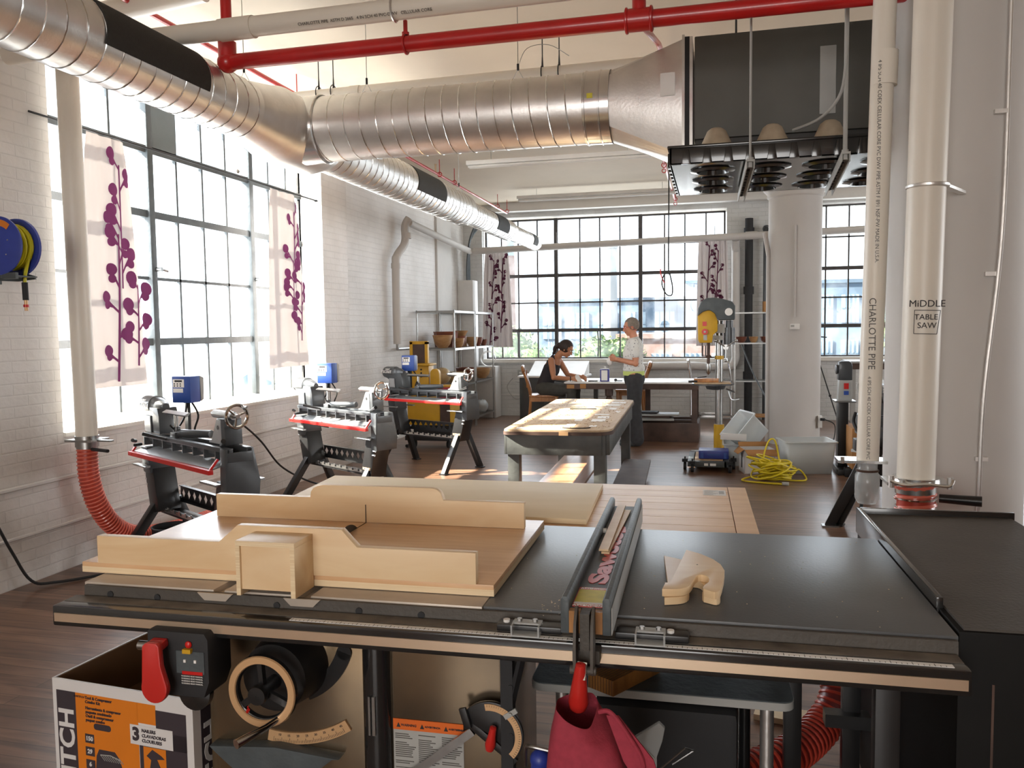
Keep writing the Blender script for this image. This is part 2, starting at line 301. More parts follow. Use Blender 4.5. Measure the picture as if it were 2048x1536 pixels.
# left wall: pier, breast wall under the window, lintel, pilaster, far recessed part
m = M()
m.box(-4.62, XL, -6.2, 4.36, 0, ZC); m.box(-4.62, XL-.0, 4.36, 8.02, 0, .86); m.box(-4.62, XL, 4.36, 8.02, 3.46, ZC)
m.box(-4.62, XL, 8.02, 8.62, 0, ZC); m.box(-4.62, -4.32, 8.62, 14.3, 0, ZC)
struct(m, 'wall_left', 'wallX')
m = M(); m.prism([(-4.62, .86), (-4.62, .95), (-4.37, .935), (XL+.02, .885), (XL+.02, .86)], 'Y', 4.36, 8.02); struct(m, 'trim_1', 'sill')
# far wall with two openings
m = M()
for x0, x1 in ((-4.7, -3.98), (.14, 1.47), (5.3, 9.2)): m.box(x0, x1, YF-.12, 14.3, 0, ZC)
for x0, x1 in ((-3.98, .14), (1.47, 5.3)): m.box(x0, x1, YF-.12, 14.3, 0, .97); m.box(x0, x1, YF-.12, 14.3, 3.42, ZC)
struct(m, 'wall_far', 'wallY')
m = M(); m.box(-3.98, .14, YF-.2, YF+.2, .93, .99); m.box(1.47, 5.3, YF-.2, YF+.2, .95, 1.01); struct(m, 'trim_2', 'sill')
m = M(); m.box(-3.75, .9, YF-.32, YF-.12, 3.5, ZC); m.box(.9, 5.3, YF-.3, YF-.12, 3.46, ZC); struct(m, 'trim_3', 'plaster', bev=.01)
# unseen right and back walls; large openings added to let in fill light
m = M(); m.box(9.0, 9.2, -6.2, 4.0, 0, ZC); m.box(9.0, 9.2, 10.2, 14.3, 0, ZC); m.box(9.0, 9.2, 4.0, 10.2, 0, .9); m.box(9.0, 9.2, 4.0, 10.2, 3.5, ZC); struct(m, 'wall_right', 'plaster')
m = M(); m.box(-4.7, -2.6, -6.2, -6, 0, ZC); m.box(1.4, 9.2, -6.2, -6, 0, ZC); m.box(-2.6, 1.4, -6.2, -6, 0, .9); m.box(-2.6, 1.4, -6.2, -6, 3.5, ZC); struct(m, 'wall_back', 'warmwall')
# pipes of conduit pressed in the paint of the left wall (thin trim lines)
m = M(); m.tube([(XL+.01, 2.0, .60), (XL+.01, 4.4, .60), (XL+.01, 8.0, .60)], .014, 6); m.tube([(XL+.008, 2, .30), (XL+.008, 8, .30)], .011, 6); struct(m, 'trim_4', 'plaster')
m = M(); m.box(-4.3, .9, YF-.135, YF-.12, .36, .375); m.box(-4.3, .9, YF-.135, YF-.12, .60, .615); struct(m, 'trim_5', 'plaster')

def window(name, mtf, L0, L1, z0, z1, thick, thin, bars, fmat, P, heavy=()):
    """P(a,z,d): a along wall, z up, d into the room -> world"""
    def bx(m, a0, a1, za, zb, d0, d1):
        p, q = P(a0, za, d0), P(a1, zb, d1); m.box(min(p[0], q[0]), max(p[0], q[0]), min(p[1], q[1]), max(p[1], q[1]), za, zb)
    m = M(); bx(m, L0, L0+.03, z0, z1, -.025, .025); bx(m, L1-.03, L1, z0, z1, -.025, .025); bx(m, L0, L1, z0, z0+.025, -.025, .025); bx(m, L0, L1, z1-.03, z1, -.025, .025)
    for a in thick: bx(m, a-.032, a+.032, z0, z1, -.04, .05)
    fr = struct(m, name, fmat, bev=.004); 
    m = M(); 
    for a in thin: bx(m, a-.011, a+.011, z0, z1, -.012, .016)
    for z in bars:
        h = .028 if z in heavy else .012
        bx(m, L0, L1, z-h, z+h, -.02 if z in heavy else -.012, .03 if z in heavy else .016)
    put(m, 'glazing_bars', fmat, fr)
    m = M(); p, q = P(L0, z0, .002), P(L1, z1, .002)
    m.quad([(p[0], p[1], z0), (q[0], q[1], z0), (q[0], q[1], z1), (p[0], p[1], z1)]); put(m, 'pane', 'pane', fr)
    return fr
w1 = window('window_1', None, 4.36, 8.05, .9, 3.46, [5.6, 7.03], [4.5, 4.83, 5.2, 5.96, 6.31, 6.66, 7.39, 7.73], [1.45, 1.95, 2.45, 2.95], 'steel_gray', lambda a, z, d: (XO+d, a), heavy=(1.45, 2.45, 2.95))
m = M(); m.box(XO-.02, XO+.03, 5.64, 5.95, 2.97, 3.45); put(m, 'gray_infill_panel', 'panel', w1)
for yy in (5.62, 7.05):
    m = M(); m.cyl((XO+.05, yy, 2.02), (XO+.10, yy, 2.02), .018, seg=10); m.cyl((XO+.08, yy, 2.02), (XO+.08, yy+.09, 2.01), .012, seg=8); put(m, 'latch', 'steel', w1)
m = M(); m.cyl((XO+.05, 7.75, 1.44), (XO+.14, 7.6, .94), .008, seg=6); m.cbox((XO+.06, 7.76, 1.46), (.05, .1, .05)); put(m, 'stay', 'white', w1)
w2 = window('window_2', None, -3.95, .12, .99, 3.39, [-2.69, -1.255], [-3.66, -3.36, -3.02, -2.28, -1.94, -1.60, -.86, -.53, -.19], [1.48, 1.955, 2.42, 2.9], 'bronze', lambda a, z, d: (a, YF-d), heavy=(1.48, 2.42))
w3 = window('window_3', None, 1.47, 5.3, 1.01, 3.41, [2.38, 3.85], [1.66, 2.0, 2.72, 3.08, 3.44, 4.2, 4.6, 5.0], [1.5, 1.95, 2.41, 2.9], 'bronze', lambda a, z, d: (a, YF-d), heavy=(1.5, 2.41))
for (xa, wn) in ((-3.38, w2), (-1.98, w2), (-.25, w2)):
    m = M(); m.tube([(xa, YF-.05, 1.49), (xa+.02, YF-.08, 1.3), (xa+.01, YF-.06, 1.02)], .011, 6); put(m, 'latch', 'bronze', wn)
w4 = window('window_fill_4', None, 4.0, 10.2, .9, 3.5, [6.0, 8.1], [4.5, 5.0, 5.5, 6.5, 7.0, 7.5, 8.6, 9.1, 9.6], [1.5, 2.1, 2.8], 'bronze', lambda a, z, d: (9.1-d, a))  # unseen right window, added to let in fill light
w5 = window('window_fill_5', None, -2.6, 1.4, .9, 3.5, [-.6], [-2.1, -1.6, -1.1, -.1, .4, .9], [1.5, 2.1, 2.8], 'bronze', lambda a, z, d: (a, -6.1+d))  # unseen back window, added to let in fill light

# round columns with flared capitals
def column(x, y, r, label, flare=True, group=None):
    t = thing('column', label, 'column', (x, y, 0))
    m = M(); m.lathe([(r, 0), (r, 3.12)], (x, y, 0), seg=48); put(m, 'shaft', 'colw', t)
    m = M(); m.lathe([(r, 3.12), (r+.02, 3.14), (r+.02, 3.18), (r+.22, 3.4), (r+.22, 3.5)], (x, y, 0), seg=48); m.box(x-r-.3, x+r+.3, y-r-.3, y+r+.3, 3.5, ZC); put(m, 'capital', 'colw', t)
    return t
c1 = column(.955, 11.1, .325, 'thick white round column between the drill press and the right window')
m = M(); m.tube([(.93, 10.765, 1.62), (.93, 10.765, 2.75)], .012, 6); put(m, 'conduit', 'colw', c1)
m = M(); m.tube([(.63, 11.0, 0), (.63, 11.0, 2.4), (.58, 11.0, 2.7)], .03, 8); put(m, 'edge_pipe', 'colw', c1)
c2 = column(1.09, 4.28, .30, 'large white round column in the foreground behind the pipes')
m = M(); m.tube(smoothpath([(1.10, 3.955, .05), (1.12, 3.955, .7), (1.13, 3.95, 1.2), (1.185, 3.955, 1.9), (1.20, 3.97, 2.75), (1.20, 3.97, 3.12)], 10), .0085, 8)
for k in range(3): m.cbox((1.13+.02*k, 3.965, [.92, 1.73, 2.42][k]), (.05, .02, .018))
put(m, 'armored_cable', 'galv', c2)
t = thing('thermostat', 'small white wall thermostat with gray screen on the middle column', 'thermostat', (.925, 10.76, 1.5))
m = M(); m.box(.875, .99, 10.735, 10.775, 1.465, 1.535); put(m, 'body', 'white', t, bev=.005)
m = M(); m.box(.885, .925, 10.73, 10.736, 1.495, 1.52); put(m, 'screen', 'lgray', t)
t = thing('outlet_box', 'white outlet box with a black plug at the foot of the middle column', 'outlet', (1.27, 10.95, .3))
m = M(); m.box(1.235, 1.285, 10.88, 10.96, .22, .37); put(m, 'body', 'white', t, bev=.004)
m = M(); m.cyl((1.26, 10.86, .33), (1.31, 10.84, .33), .018, seg=10); m.tube(smoothpath([(1.31, 10.84, .33), (1.42, 10.8, .27), (1.4, 10.7, .1), (1.33, 10.6, .02)]), .007, 6); put(m, 'plug_and_cord', 'cord', t)

# ---------------------------------------------------------------- ductwork
YX, XY, ZD, RX, RY = 5.18, -2.85, 2.885, .215, .176
t = thing('trunk_duct', 'large spiral metal duct running from the tee to the heater', 'duct', (XY, YX, ZD))
m = M(); m.lathe([(RX, XY+.20), (RX, -.64)], (0, YX, ZD), 'X', 48)
put(m, 'tube', 'galv', t)
m = M(); m.tube(helix((XY+.24, YX, ZD), (-.80, YX, ZD), RX, .112), .0045, 5); put(m, 'seam', 'galv2', t)
m = M(); m.lathe([(RX+.004, -.80), (RX+.006, -.64)], (0, YX, ZD), 'X', 48); m.torus((-.79, YX, ZD), RX+.004, .006, 'X', 40, 6); m.torus((-.7, YX, ZD), RX+.006, .005, 'X', 40, 6); put(m, 'collar', 'galv2', t)
m = M(); m.cbox((-.75, YX-RX*.98-.006, ZD+.02), (.035, .006, .03)); put(m, 'yellow_tag', 'yell', t, label='yellow tag')
t = thing('reducer_duct', 'tapering metal transition from the round duct to the square heater flange', 'duct', (-.4, YX, ZD))
seg = 32; ring0 = []; ring1 = []
for k in range(seg):
    a = 2*math.pi*k/seg; c_, s_ = math.cos(a), math.sin(a); ring0.append((-.64, YX+RX*c_, ZD+RX*s_)); q = max(abs(c_), abs(s_)); ring1.append((-.205, YX+.25*c_/q, 2.845+.325*s_/q))
m = M(); m.rings([ring0, ring1], cap=False); put(m, 'taper', 'galv', t, ang=25)
m = M(); m.box(-.205, -.19, YX-.27, YX+.27, 2.50, 3.19); m.box(-.165, -.145, YX-.26, YX+.26, 2.51, 3.18); put(m, 'flange', 'galv2', t)
m = M(); m.box(-.192, -.163, YX-.262, YX+.262, 2.51, 3.18); put(m, 'gasket', 'blackm', t)
m = M(); m.quad([(-.33, YX-.2475, 2.86), (-.245, YX-.253, 2.86), (-.245, YX-.253, 2.99), (-.33, YX-.2475, 2.99)]); put(m, 'sticker', 'paper', t, label='small white sticker')
t = thing('branch_duct', 'spiral metal duct with black wrap bands running toward the far window', 'duct', (XY, 6, ZD))
def seg_duct(y0, y1, r, pitch):
    m = M(); m.lathe([(r, y0), (r, y1)], (XY, 0, ZD), 'Y', 40); put(m, 'tube', 'galv', t)
    m = M(); m.tube(helix((XY, y0+.02, ZD), (XY, y1-.02, ZD), r, pitch), .0042, 5); put(m, 'seam', 'galv2', t)
seg_duct(-2, 5.0, RY, .115); seg_duct(5.3, 9.0, RY, .115)
m = M(); m.lathe([(RY, 9.0), (RY+.004, 9.05), (.14, 9.22)], (XY, 0, ZD), 'Y', 40); put(m, 'taper', 'galv', t)
seg_duct(9.22, 11.2, .137, .1)
m = M(); m.lathe([(.137, 11.2), (.137, 11.22), (.115, 11.35)], (XY, 0, ZD), 'Y', 40); put(m, 'taper', 'galv', t)
seg_duct(11.35, 12.95, .112, .09)
def wrap(y0, y1, r, a0, a1):
    m = M(); n = 18; I = []
    for rr in (r+.003, r+.007):
        I.append([[(XY+rr*math.cos(R_(a0+(a1-a0)*k/n)), y, ZD+rr*math.sin(R_(a0+(a1-a0)*k/n))) for k in range(n+1)] for y in (y0, y1)])
    o = I[1]; m.rings([o[0]+I[0][0][::-1], o[1]+I[0][1][::-1]]); put(m, 'black_wrap', 'foil', t, label='black rubbery wrap band')
wrap(3.22, 4.0, RY, -20, 95); wrap(7.2, 8.0, RY, -25, 100); wrap(10.2, 10.75, .137, -40, 110); wrap(12.4, 12.68, .112, -40, 110)
t = thing('duct_tee', 'polished metal tee fitting where the two ducts meet', 'duct', (XY, YX, ZD))
m = M(); m.lathe([(RX+.012, 4.86), (RX+.03, 4.93), (RX+.03, 5.42), (RY+.01, 5.62)], (XY, 0, ZD), 'Y', 40); m.lathe([(RY, 4.55), (RX+.012, 4.86)], (XY, 0, ZD), 'Y', 40)
put(m, 'body', 'galv', t)
m = M(); m.lathe([(RX+.012, XY+.1), (RX+.006, XY+.27)], (0, YX, ZD), 'X', 40); m.torus((XY+.26, YX, ZD), RX+.008, .007, 'X', 40, 6); put(m, 'collar', 'galv2', t)

# ---------------------------------------------------------------- heater and what hangs under it
t = thing('unit_heater', 'dark gray box heater hung from rods at the end of the duct', 'heater', (.6, 5.2, 2.56))
m = M(); m.box(-.135, 1.45, 4.93, 5.46, 2.60, 3.18); put(m, 'casing', 'gray', t, bev=.006)
m = M(); m.box(-.13, 1.44, 4.94, 5.45, 2.50, 2.598); put(m, 'underside', 'dgray', t, bev=.004)
m = M(); m.box(.545, .69-.06, 4.922, 4.929, 2.69, 3.06); put(m, 'name_plate', 'lgray', t, bev=.004, label='pale gray access plate')
for x in (.10, .9, 1.3):
    m = M(); m.cyl((x, 5.2, 3.17), (x, 5.2, ZC), .006, seg=6); put(m, 'hanger_rod', 'blackm', t)
t = thing('heater_tray', 'black glossy plastic nesting tray hung below the heater', 'tray', (.5, 5, 2.36))
m = M(); X0, X1, Y0, Y1, Z0, Z1 = -.25, .95, 4.46, 5.5, 2.37, 2.46
m.box(X0, X1, Y0, Y0+.012, Z0, Z1+.01); m.box(X0, X1, Y1-.012, Y1, Z0, Z1); m.box(X0, X0+.012, Y0, Y1, Z0, Z1); m.box(X1-.012, X1, Y0, Y1, Z0, Z1)
m.box(X0-.01, X1+.01, Y0-.012, Y0+.03, Z1-.004, Z1+.008); m.box(X0-.012, X0+.03, Y0, Y1, Z1-.004, Z1+.008)
for k in range(11): x = X0+.06+k*.108; m.prism([(x, Z0), (x+.05, Z0), (x+.038, Z1-.012), (x+.012, Z1-.012)], 'Y', Y0-.014, Y0+.002)
for k in range(9): y = Y0+.07+k*.112; m.prism([(y, Z0), (y+.05, Z0), (y+.038, Z1-.012), (y+.012, Z1-.012)], 'X', X0-.014, X0+.002)
put(m, 'rim', 'blackp', t, bev=.002)
m = M(); cx = [X0+.22+.29*i for i in range(4)]; cy = [Y0+.2+.32*j for j in range(3)]
# floor sheet with round holes opening into cups
for x in [X0]+[c+.1 for c in cx]:
    pass
for j in range(len(cy)+1):
    ya = Y0 if j == 0 else cy[j-1]+.085; yb = Y1 if j == len(cy) else cy[j]-.085; m.box(X0, X1, ya, yb, Z0, Z0+.008)
for j in range(3):
    for i in range(len(cx)+1):
        xa = X0 if i == 0 else cx[i-1]+.085; xb = X1 if i == len(cx) else cx[i]-.085; m.box(xa, xb, cy[j]-.085, cy[j]+.085, Z0, Z0+.008)
for x in cx:
    for y in cy: m.lathe([(.086, Z0), (.1, Z0+.006), (.062, Z0+.13), (.03, Z0+.165), (.001, Z0+.17)], (x, y, 0), seg=20); m.lathe([(.12, Z0-.006), (.086, Z0-.014), (.08, Z0+.01)], (x, y, 0), seg=20)
put(m, 'deck', 'blackp', t)
for x in (cx[0]+.02, cx[1]+.02, cx[2]+.02, cx[3]+.05):
    m = M(); m.lathe([(.10, 2.465), (.085, 2.50), (.05, 2.575), (.03, 2.59), (.001, 2.592)], (x, 4.66, 0), seg=20); m.lathe([(.1, 2.465), (.1, 2.44)], (x, 4.66, 0), seg=20); put(m, 'cone', 'pulp', t, label='tan pulp cone poking up through the tray')
def strut(x0, y0, x1, y1, z, label, cable=False):
    t = thing('strut_hanger', label, 'hanger', (x0, y0, z), group='strut hangers under the heater tray')
    m = M(); d = Vector((x1-x0, y1-y0, 0)); m.bar((x0, y0, z), (x1, y1, z), .042, .01); s_ = d.normalized().cross(Vector((0, 0, 1)))*.018
    m.bar(Vector((x0, y0, z-.02))+s_, Vector((x1, y1, z-.02))+s_, .005, .04); m.bar(Vector((x0, y0, z-.02))-s_, Vector((x1, y1, z-.02))-s_, .005, .04); put(m, 'channel', 'lgray', t)
    m = M()
    for k in range(12): m.cbox((x0+(x1-x0)*(k+.5)/12, y0+(y1-y0)*(k+.5)/12, z-.0075), (.016, .05, .006)); 
    put(m, 'slot_holes', 'blackm', t)
    m = M(); m.cyl((x0, y0+.03, z-.03), (x0, y0+.03, ZC), .006 if not cable else .011, seg=8); m.cyl((x1, y1-.03, z), (x1, y1-.03, 2.37), .006, seg=8); m.cyl((x0, y0+.03, z-.03), (x0, y0+.03, z+.02), .016, seg=6); put(m, 'threaded_rod', 'lgray', t)
    return t
strut(.155, 4.30, .14, 5.42, 2.34, 'galvanized strut channel on a thin rod, left of the two under the black tray')
t2 = strut(.60, 4.30, .66, 5.42, 2.35, 'galvanized strut channel on a thick conduit, right of the two under the tray', True)
m = M(); m.tube(smoothpath([(.60, 4.32, 2.85), (.58, 4.34, 2.65), (.5, 4.45, 2.56), (.38, 4.6, 2.54)]), .008, 8); put(m, 'flexible_cable', 'lgray', t2)

# ---------------------------------------------------------------- overhead pipes
t = thing('sprinkler_main', 'thick red sprinkler pipe crossing under the ceiling', 'pipe', (0, 4.15, 3.02))
ZR, YR = 3.022, 4.15
m = M(); m.tube([(-2.66, YR, ZR), (4.5, YR, ZR)], .042, 20); put(m, 'pipe', 'red', t)
m = M(); m.sphere((-2.66, YR, ZR), .058, (1, 1, 1), 14); m.cyl((-2.66, YR, ZR), (-2.66, YR, ZR+.11), .05, seg=16); m.cyl((-2.66, YR, ZR+.1), (-2.66, YR, ZC), .03, seg=14); put(m, 'elbow_riser', 'red', t)
m = M(); m.cyl((-.44, YR, ZR), (-.32, YR, ZR), .055, seg=18); m.torus((-.44, YR, ZR), .055, .008, 'X', 24, 6); m.torus((-.32, YR, ZR), .055, .008, 'X', 24, 6); m.cyl((-.38, YR, ZR), (-.38, YR, ZC), .034, seg=14); put(m, 'tee_fitting', 'red', t)
m = M(); m.torus((-1.60, YR, ZR), .049, .006, 'X', 24, 6); m.cyl((-1.6, YR, ZR+.045), (-1.6, YR, ZR+.12), .012, seg=8); m.cyl((-1.6, YR, ZR+.045), (-1.6, YR, ZR+.06), .02, seg=8); m.cyl((-1.6, YR, ZR+.1), (-1.6, YR, ZC), .006, seg=6); put(m, 'clamp_hanger', 'red', t)
m = M(); m.tube([(-.38, YR+.03, ZR), (-.385, 5.6, 3.38), (-.385, 6.6, 3.5)], .018, 10); put(m, 'branch_pipe', 'red', t)
t = thing('sprinkler_branch', 'thin red sprinkler pipe running back to the far wall along the left side', 'pipe', (-3.4, 8, 3.5))
m = M(); m.tube([(-3.38, 1.5, 3.49), (-3.4, 8, 3.47), (-3.42, 13.35, 3.44)], .017, 10); put(m, 'pipe', 'red', t)
for y in (6.3, 9.9, 10.5, 12.7, 13.3):
    m = M(); m.cyl((-3.4, y, 3.47), (-3.4, y, ZC), .005, seg=6); m.torus((-3.4, y, 3.465), .028, .006, 'Y', 14, 5); put(m, 'hanger', 'red', t)
for y in (9.75,):
    m = M(); m.cyl((-3.4, y, 3.47), (-3.4, y, 3.56), .012, seg=8); m.cyl((-3.4, y, 3.56), (-3.4, y, 3.565), .02, seg=8); put(m, 'sprinkler_head', 'warm_satin', t)
t = thing('sprinkler_drop', 'short red sprinkler line behind the heater tray', 'pipe', (-.5, 11, 3.5))
m = M(); m.tube([(-.65, 10.2, 3.55), (-.66, 13.4, 3.50)], .016, 8); put(m, 'pipe', 'red', t)
for y in (10.4, 13.2):
    m = M(); m.cyl((-.65, y, 3.5), (-.65, y, ZC), .006, seg=6); m.torus((-.65, y, 3.51), .028, .007, 'Y', 14, 5); m.torus((-.65, y, 3.44), .024, .006, 'Y', 14, 5); put(m, 'hanger', 'red', t)
t = thing('pvc_drain', 'fat cream plastic drain pipe beside the red main', 'pipe', (0, 4, 3.15))
m = M(); m.tube([(-4.0, 4.0, 3.135), (4.5, 4.0, 3.165)], .052, 22); m.cyl((-2.60, 4.0, 3.139), (-2.4, 4.0, 3.14), .058, seg=22); put(m, 'pipe', 'pvc', t)
m = M(); m.text('CHARLOTTE PIPE  ASTM D 2665   4 IN SCH 40 PVC-DWV   CELLULAR CORE', .022, facing((-1.75, 3.955, 3.107), (0, -.75, -.62), (0, -.6, .8)), bold=0); put(m, 'printing', 'ink', t)
m = M(); m.torus((-1.6, 4.0, 3.142), .056, .006, 'X', 20, 5); m.cyl((-1.6, 4.0, 3.2), (-1.6, 4, ZC), .006, seg=6); put(m, 'strap', 'galv', t)
t = thing('pvc_drain', 'cream plastic drain pipe half hidden behind the trunk duct', 'pipe', (0, 5.75, 3.3))
m = M(); m.tube([(-3.6, 5.75, 3.275), (1.0, 5.75, 3.31)], .052, 20); m.cyl((-2.66, 5.75, 3.28), (-2.58, 5.75, 3.28), .058, seg=20); put(m, 'pipe', 'pvc', t)
for x in (-2.92, -2.80, -1.2, -1.08):
    m = M(); m.cyl((x, 5.75, 3.3), (x, 5.75, ZC), .004, seg=5); m.cyl((x, 5.75, 3.33), (x, 5.75, 3.42), .009, .004, seg=6); m.torus((x, 5.75, 3.3), .056, .004, 'X', 16, 4); put(m, 'wire_hanger', 'blackm', t)
def cable(x, y, z, zt, label, tail=False):
    t = thing('duct_cable', label, 'cable', (x, y, z), group='cable hangers holding the ducts')
    m = M(); m.cyl((x, y, z+.07), (x, y, zt-.03), .0025, seg=5); m.tube([(x-.04, y, z-.005), (x, y, z+.07), (x+.04, y, z-.005)], .0022, 5); m.torus((x, y, zt-.02), .016, .003, 'Y', 14, 5); put(m, 'wire', 'steel', t)
    m = M(); m.cyl((x, y, z+.06), (x, y, z+.1), .008, seg=6); put(m, 'crimp', 'blackm', t)
    if tail: m = M(); m.tube(smoothpath([(x, y, z+.08), (x+.06, y, z+.19), (x+.2, y, z+.2), (x+.33, y, z+.12)]), .002, 5); put(m, 'loose_tail', 'steel', t)
cable(-2.28, YX, ZD+RX, ZC, 'cable hanger on the trunk duct nearest the tee')
cable(-1.24, YX, ZD+RX, ZC, 'cable hanger on the trunk duct with a long curved loose tail', True)
cable(XY, 4.62, ZD+RY, ZC, 'cable hanger on the branch duct just before the tee')
cable(XY+.02, 8.9, ZD+RY, ZC, 'cable hanger on the branch duct near its first taper')
for i, (a, b, c, d, z, lb) in enumerate(((-2.96, 9.66, -.72, 9.7, 3.5, 'long white strip light on the ceiling beyond the trunk duct'), (-3.0, 12.4, -.5, 12.5, 3.5, 'long white strip light closest to the far window'), (-1.95, 3.4, 2.4, 3.4, 3.4, 'long strip light above the cream drain pipe'), (.95, 12.5, 3.4, 12.5, 3.5, 'strip light in front of the right far window'))):
    t = thing('strip_light', lb, 'light fixture', ((a+c)/2, b, z), group='fluorescent strip lights')
    m = M(); m.box(a, c, b-.06, b+.06, z, z+.05); put(m, 'housing', 'white', t, bev=.006)
    m = M(); m.cyl((a+.02, b-.03, z-.018), (c-.02, b-.03, z-.018), .016, seg=10); m.cyl((a+.02, b+.03, z-.018), (c-.02, b+.03, z-.018), .016, seg=10); put(m, 'tube_lamps', 'white', t)
    m = M(); m.cyl((a+.3, b, z+.04), (a+.3, b, ZC), .003, seg=5); m.cyl((c-.3, b, z+.04), (c-.3, b, ZC), .003, seg=5); put(m, 'hanger', 'steel', t)
t = thing('hanging_cord', 'black cord hanging from the ceiling ending in a loop', 'cord', (-.52, 9, 2.0))
m = M(); m.tube(smoothpath([(-.51, 9, ZC), (-.512, 9, 2.8), (-.515, 9, 2.15), (-.5, 9, 2.08), (-.475, 9, 1.96), (-.48, 9, 1.86), (-.54, 9, 1.87), (-.585, 9, 1.98), (-.56, 9, 2.08), (-.515, 9, 2.09)]), .007, 6); put(m, 'cable', 'cord', t)
m = M(); m.tube(smoothpath([(-.6, 9, 2.14), (-.595, 9, 2.08), (-.56, 9, 1.99)]), .006, 6); put(m, 'red_end', 'redp', t)

# white pipes along the left and far walls
t = thing('wall_drain', 'white drain pipe crossing the far windows and turning down the left wall', 'pipe', (-1, 13.5, 2.9))
m = M(); m.tube([(-4.05, 13.45, 2.84), (2.9, 13.45, 2.97)], .055, 16); m.tube([(-4.15, 10.75, 3.0), (-4.1, 13.45, 2.84)], .05, 16)
m.tube(smoothpath([(-4.15, 10.75, 3.06), (-4.2, 10.72, 2.95), (-4.2, 10.7, 2.72), (-4.22, 10.45, 2.52), (-4.22, 10.4, 2.35), (-4.22, 10.4, 1.33)], 5), .055, 14); m.cyl((-4.22, 10.4, 2.35), (-4.22, 10.4, 2.42), .063, seg=14); m.cyl((-4.18, 10.73, 2.78), (-4.18, 10.73, 2.86), .063, seg=14); m.cyl((.42, 13.45, 2.925), (.6, 13.45, 2.93), .064, seg=14)
put(m, 'pipe', 'colw', t)
m = M(); m.tube([(-4.22, 10.4, 1.33), (-4.22, 10.4, 1.26), (-4.2, 10.75, 1.26)], .022, 8); put(m, 'foot_fitting', 'steel', t)
for x in (-2.6, -.05): m = M(); m.cyl((x, 13.45, 2.9), (x, 13.45, 3.1), .005, seg=5); put(m, 'hanger', 'steel', t)
t = thing('downpipe', 'white painted downpipe between the far window and the black stack', 'pipe', (.3, 13.68, 1))
m = M(); m.tube(smoothpath([(.27, 13.5, 2.88), (.27, 13.6, 2.75), (.28, 13.66, 2.6), (.28, 13.68, 1.3), (.27, 13.68, .95), (.1, 13.66, .86), (-.5, 13.64, .88), (-1.2, 13.64, .87)], 5), .065, 14); put(m, 'pipe', 'colw', t)
t = thing('soil_stack', 'thick black cast iron pipe rising up the far wall', 'pipe', (.48, 13.66, 0))
m = M(); m.cyl((.48, 13.66, 0), (.48, 13.66, 3.22), .062, seg=16); put(m, 'pipe', 'blackm', t)
for z in (.66, 2.02, 2.95): m = M(); m.cyl((.48, 13.66, z), (.48, 13.66, z+.12), .08, seg=16); put(m, 'collar', 'blackm', t)
t = thing('riser_pipe', 'narrow dark riser pipe with valves right of the thick black one', 'pipe', (.73, 13.7, 0))
m = M(); m.cyl((.73, 13.7, 0), (.73, 13.7, 3.1), .028, seg=12); put(m, 'pipe', 'lathe', t)
m = M(); m.cyl((.73, 13.7, 1.72), (.73, 13.7, 1.9), .035, seg=12); put(m, 'tan_tape', 'card', t, label='tan tape band')
m = M(); m.sphere((.74, 13.66, 3.02), .05, (1, 1, 1.3), 10); m.torus((.74, 13.6, 3.04), .05, .01, 'Y', 14, 5); put(m, 'valve', 'lathe', t)
t = thing('cable_riser', 'bundle of gray cables running down into a white box in the far left corner', 'cables', (-4.05, 13.2, 1.5))
for k in range(5):
    m = M(); m.tube(smoothpath([(-3.95, 13.2+.05*k, 3.2), (-4.08-.01*k, 13.36+.04*k, 3.0), (-4.15, 13.42+.04*k, 2.6), (-4.15, 13.42+.04*k, 2.2)]), .014, 7); put(m, 'cable', 'steel_gray', t)
m = M(); m.box(-4.315, -4.04, 13.38, 13.68, 0.0, 2.35); put(m, 'casing', 'plaster', t, bev=.01)
m = M(); m.box(-4.33, -4.285, 12.3, 13.0, 0, ZC); struct(m, 'trim_6', 'plaster', bev=.01)
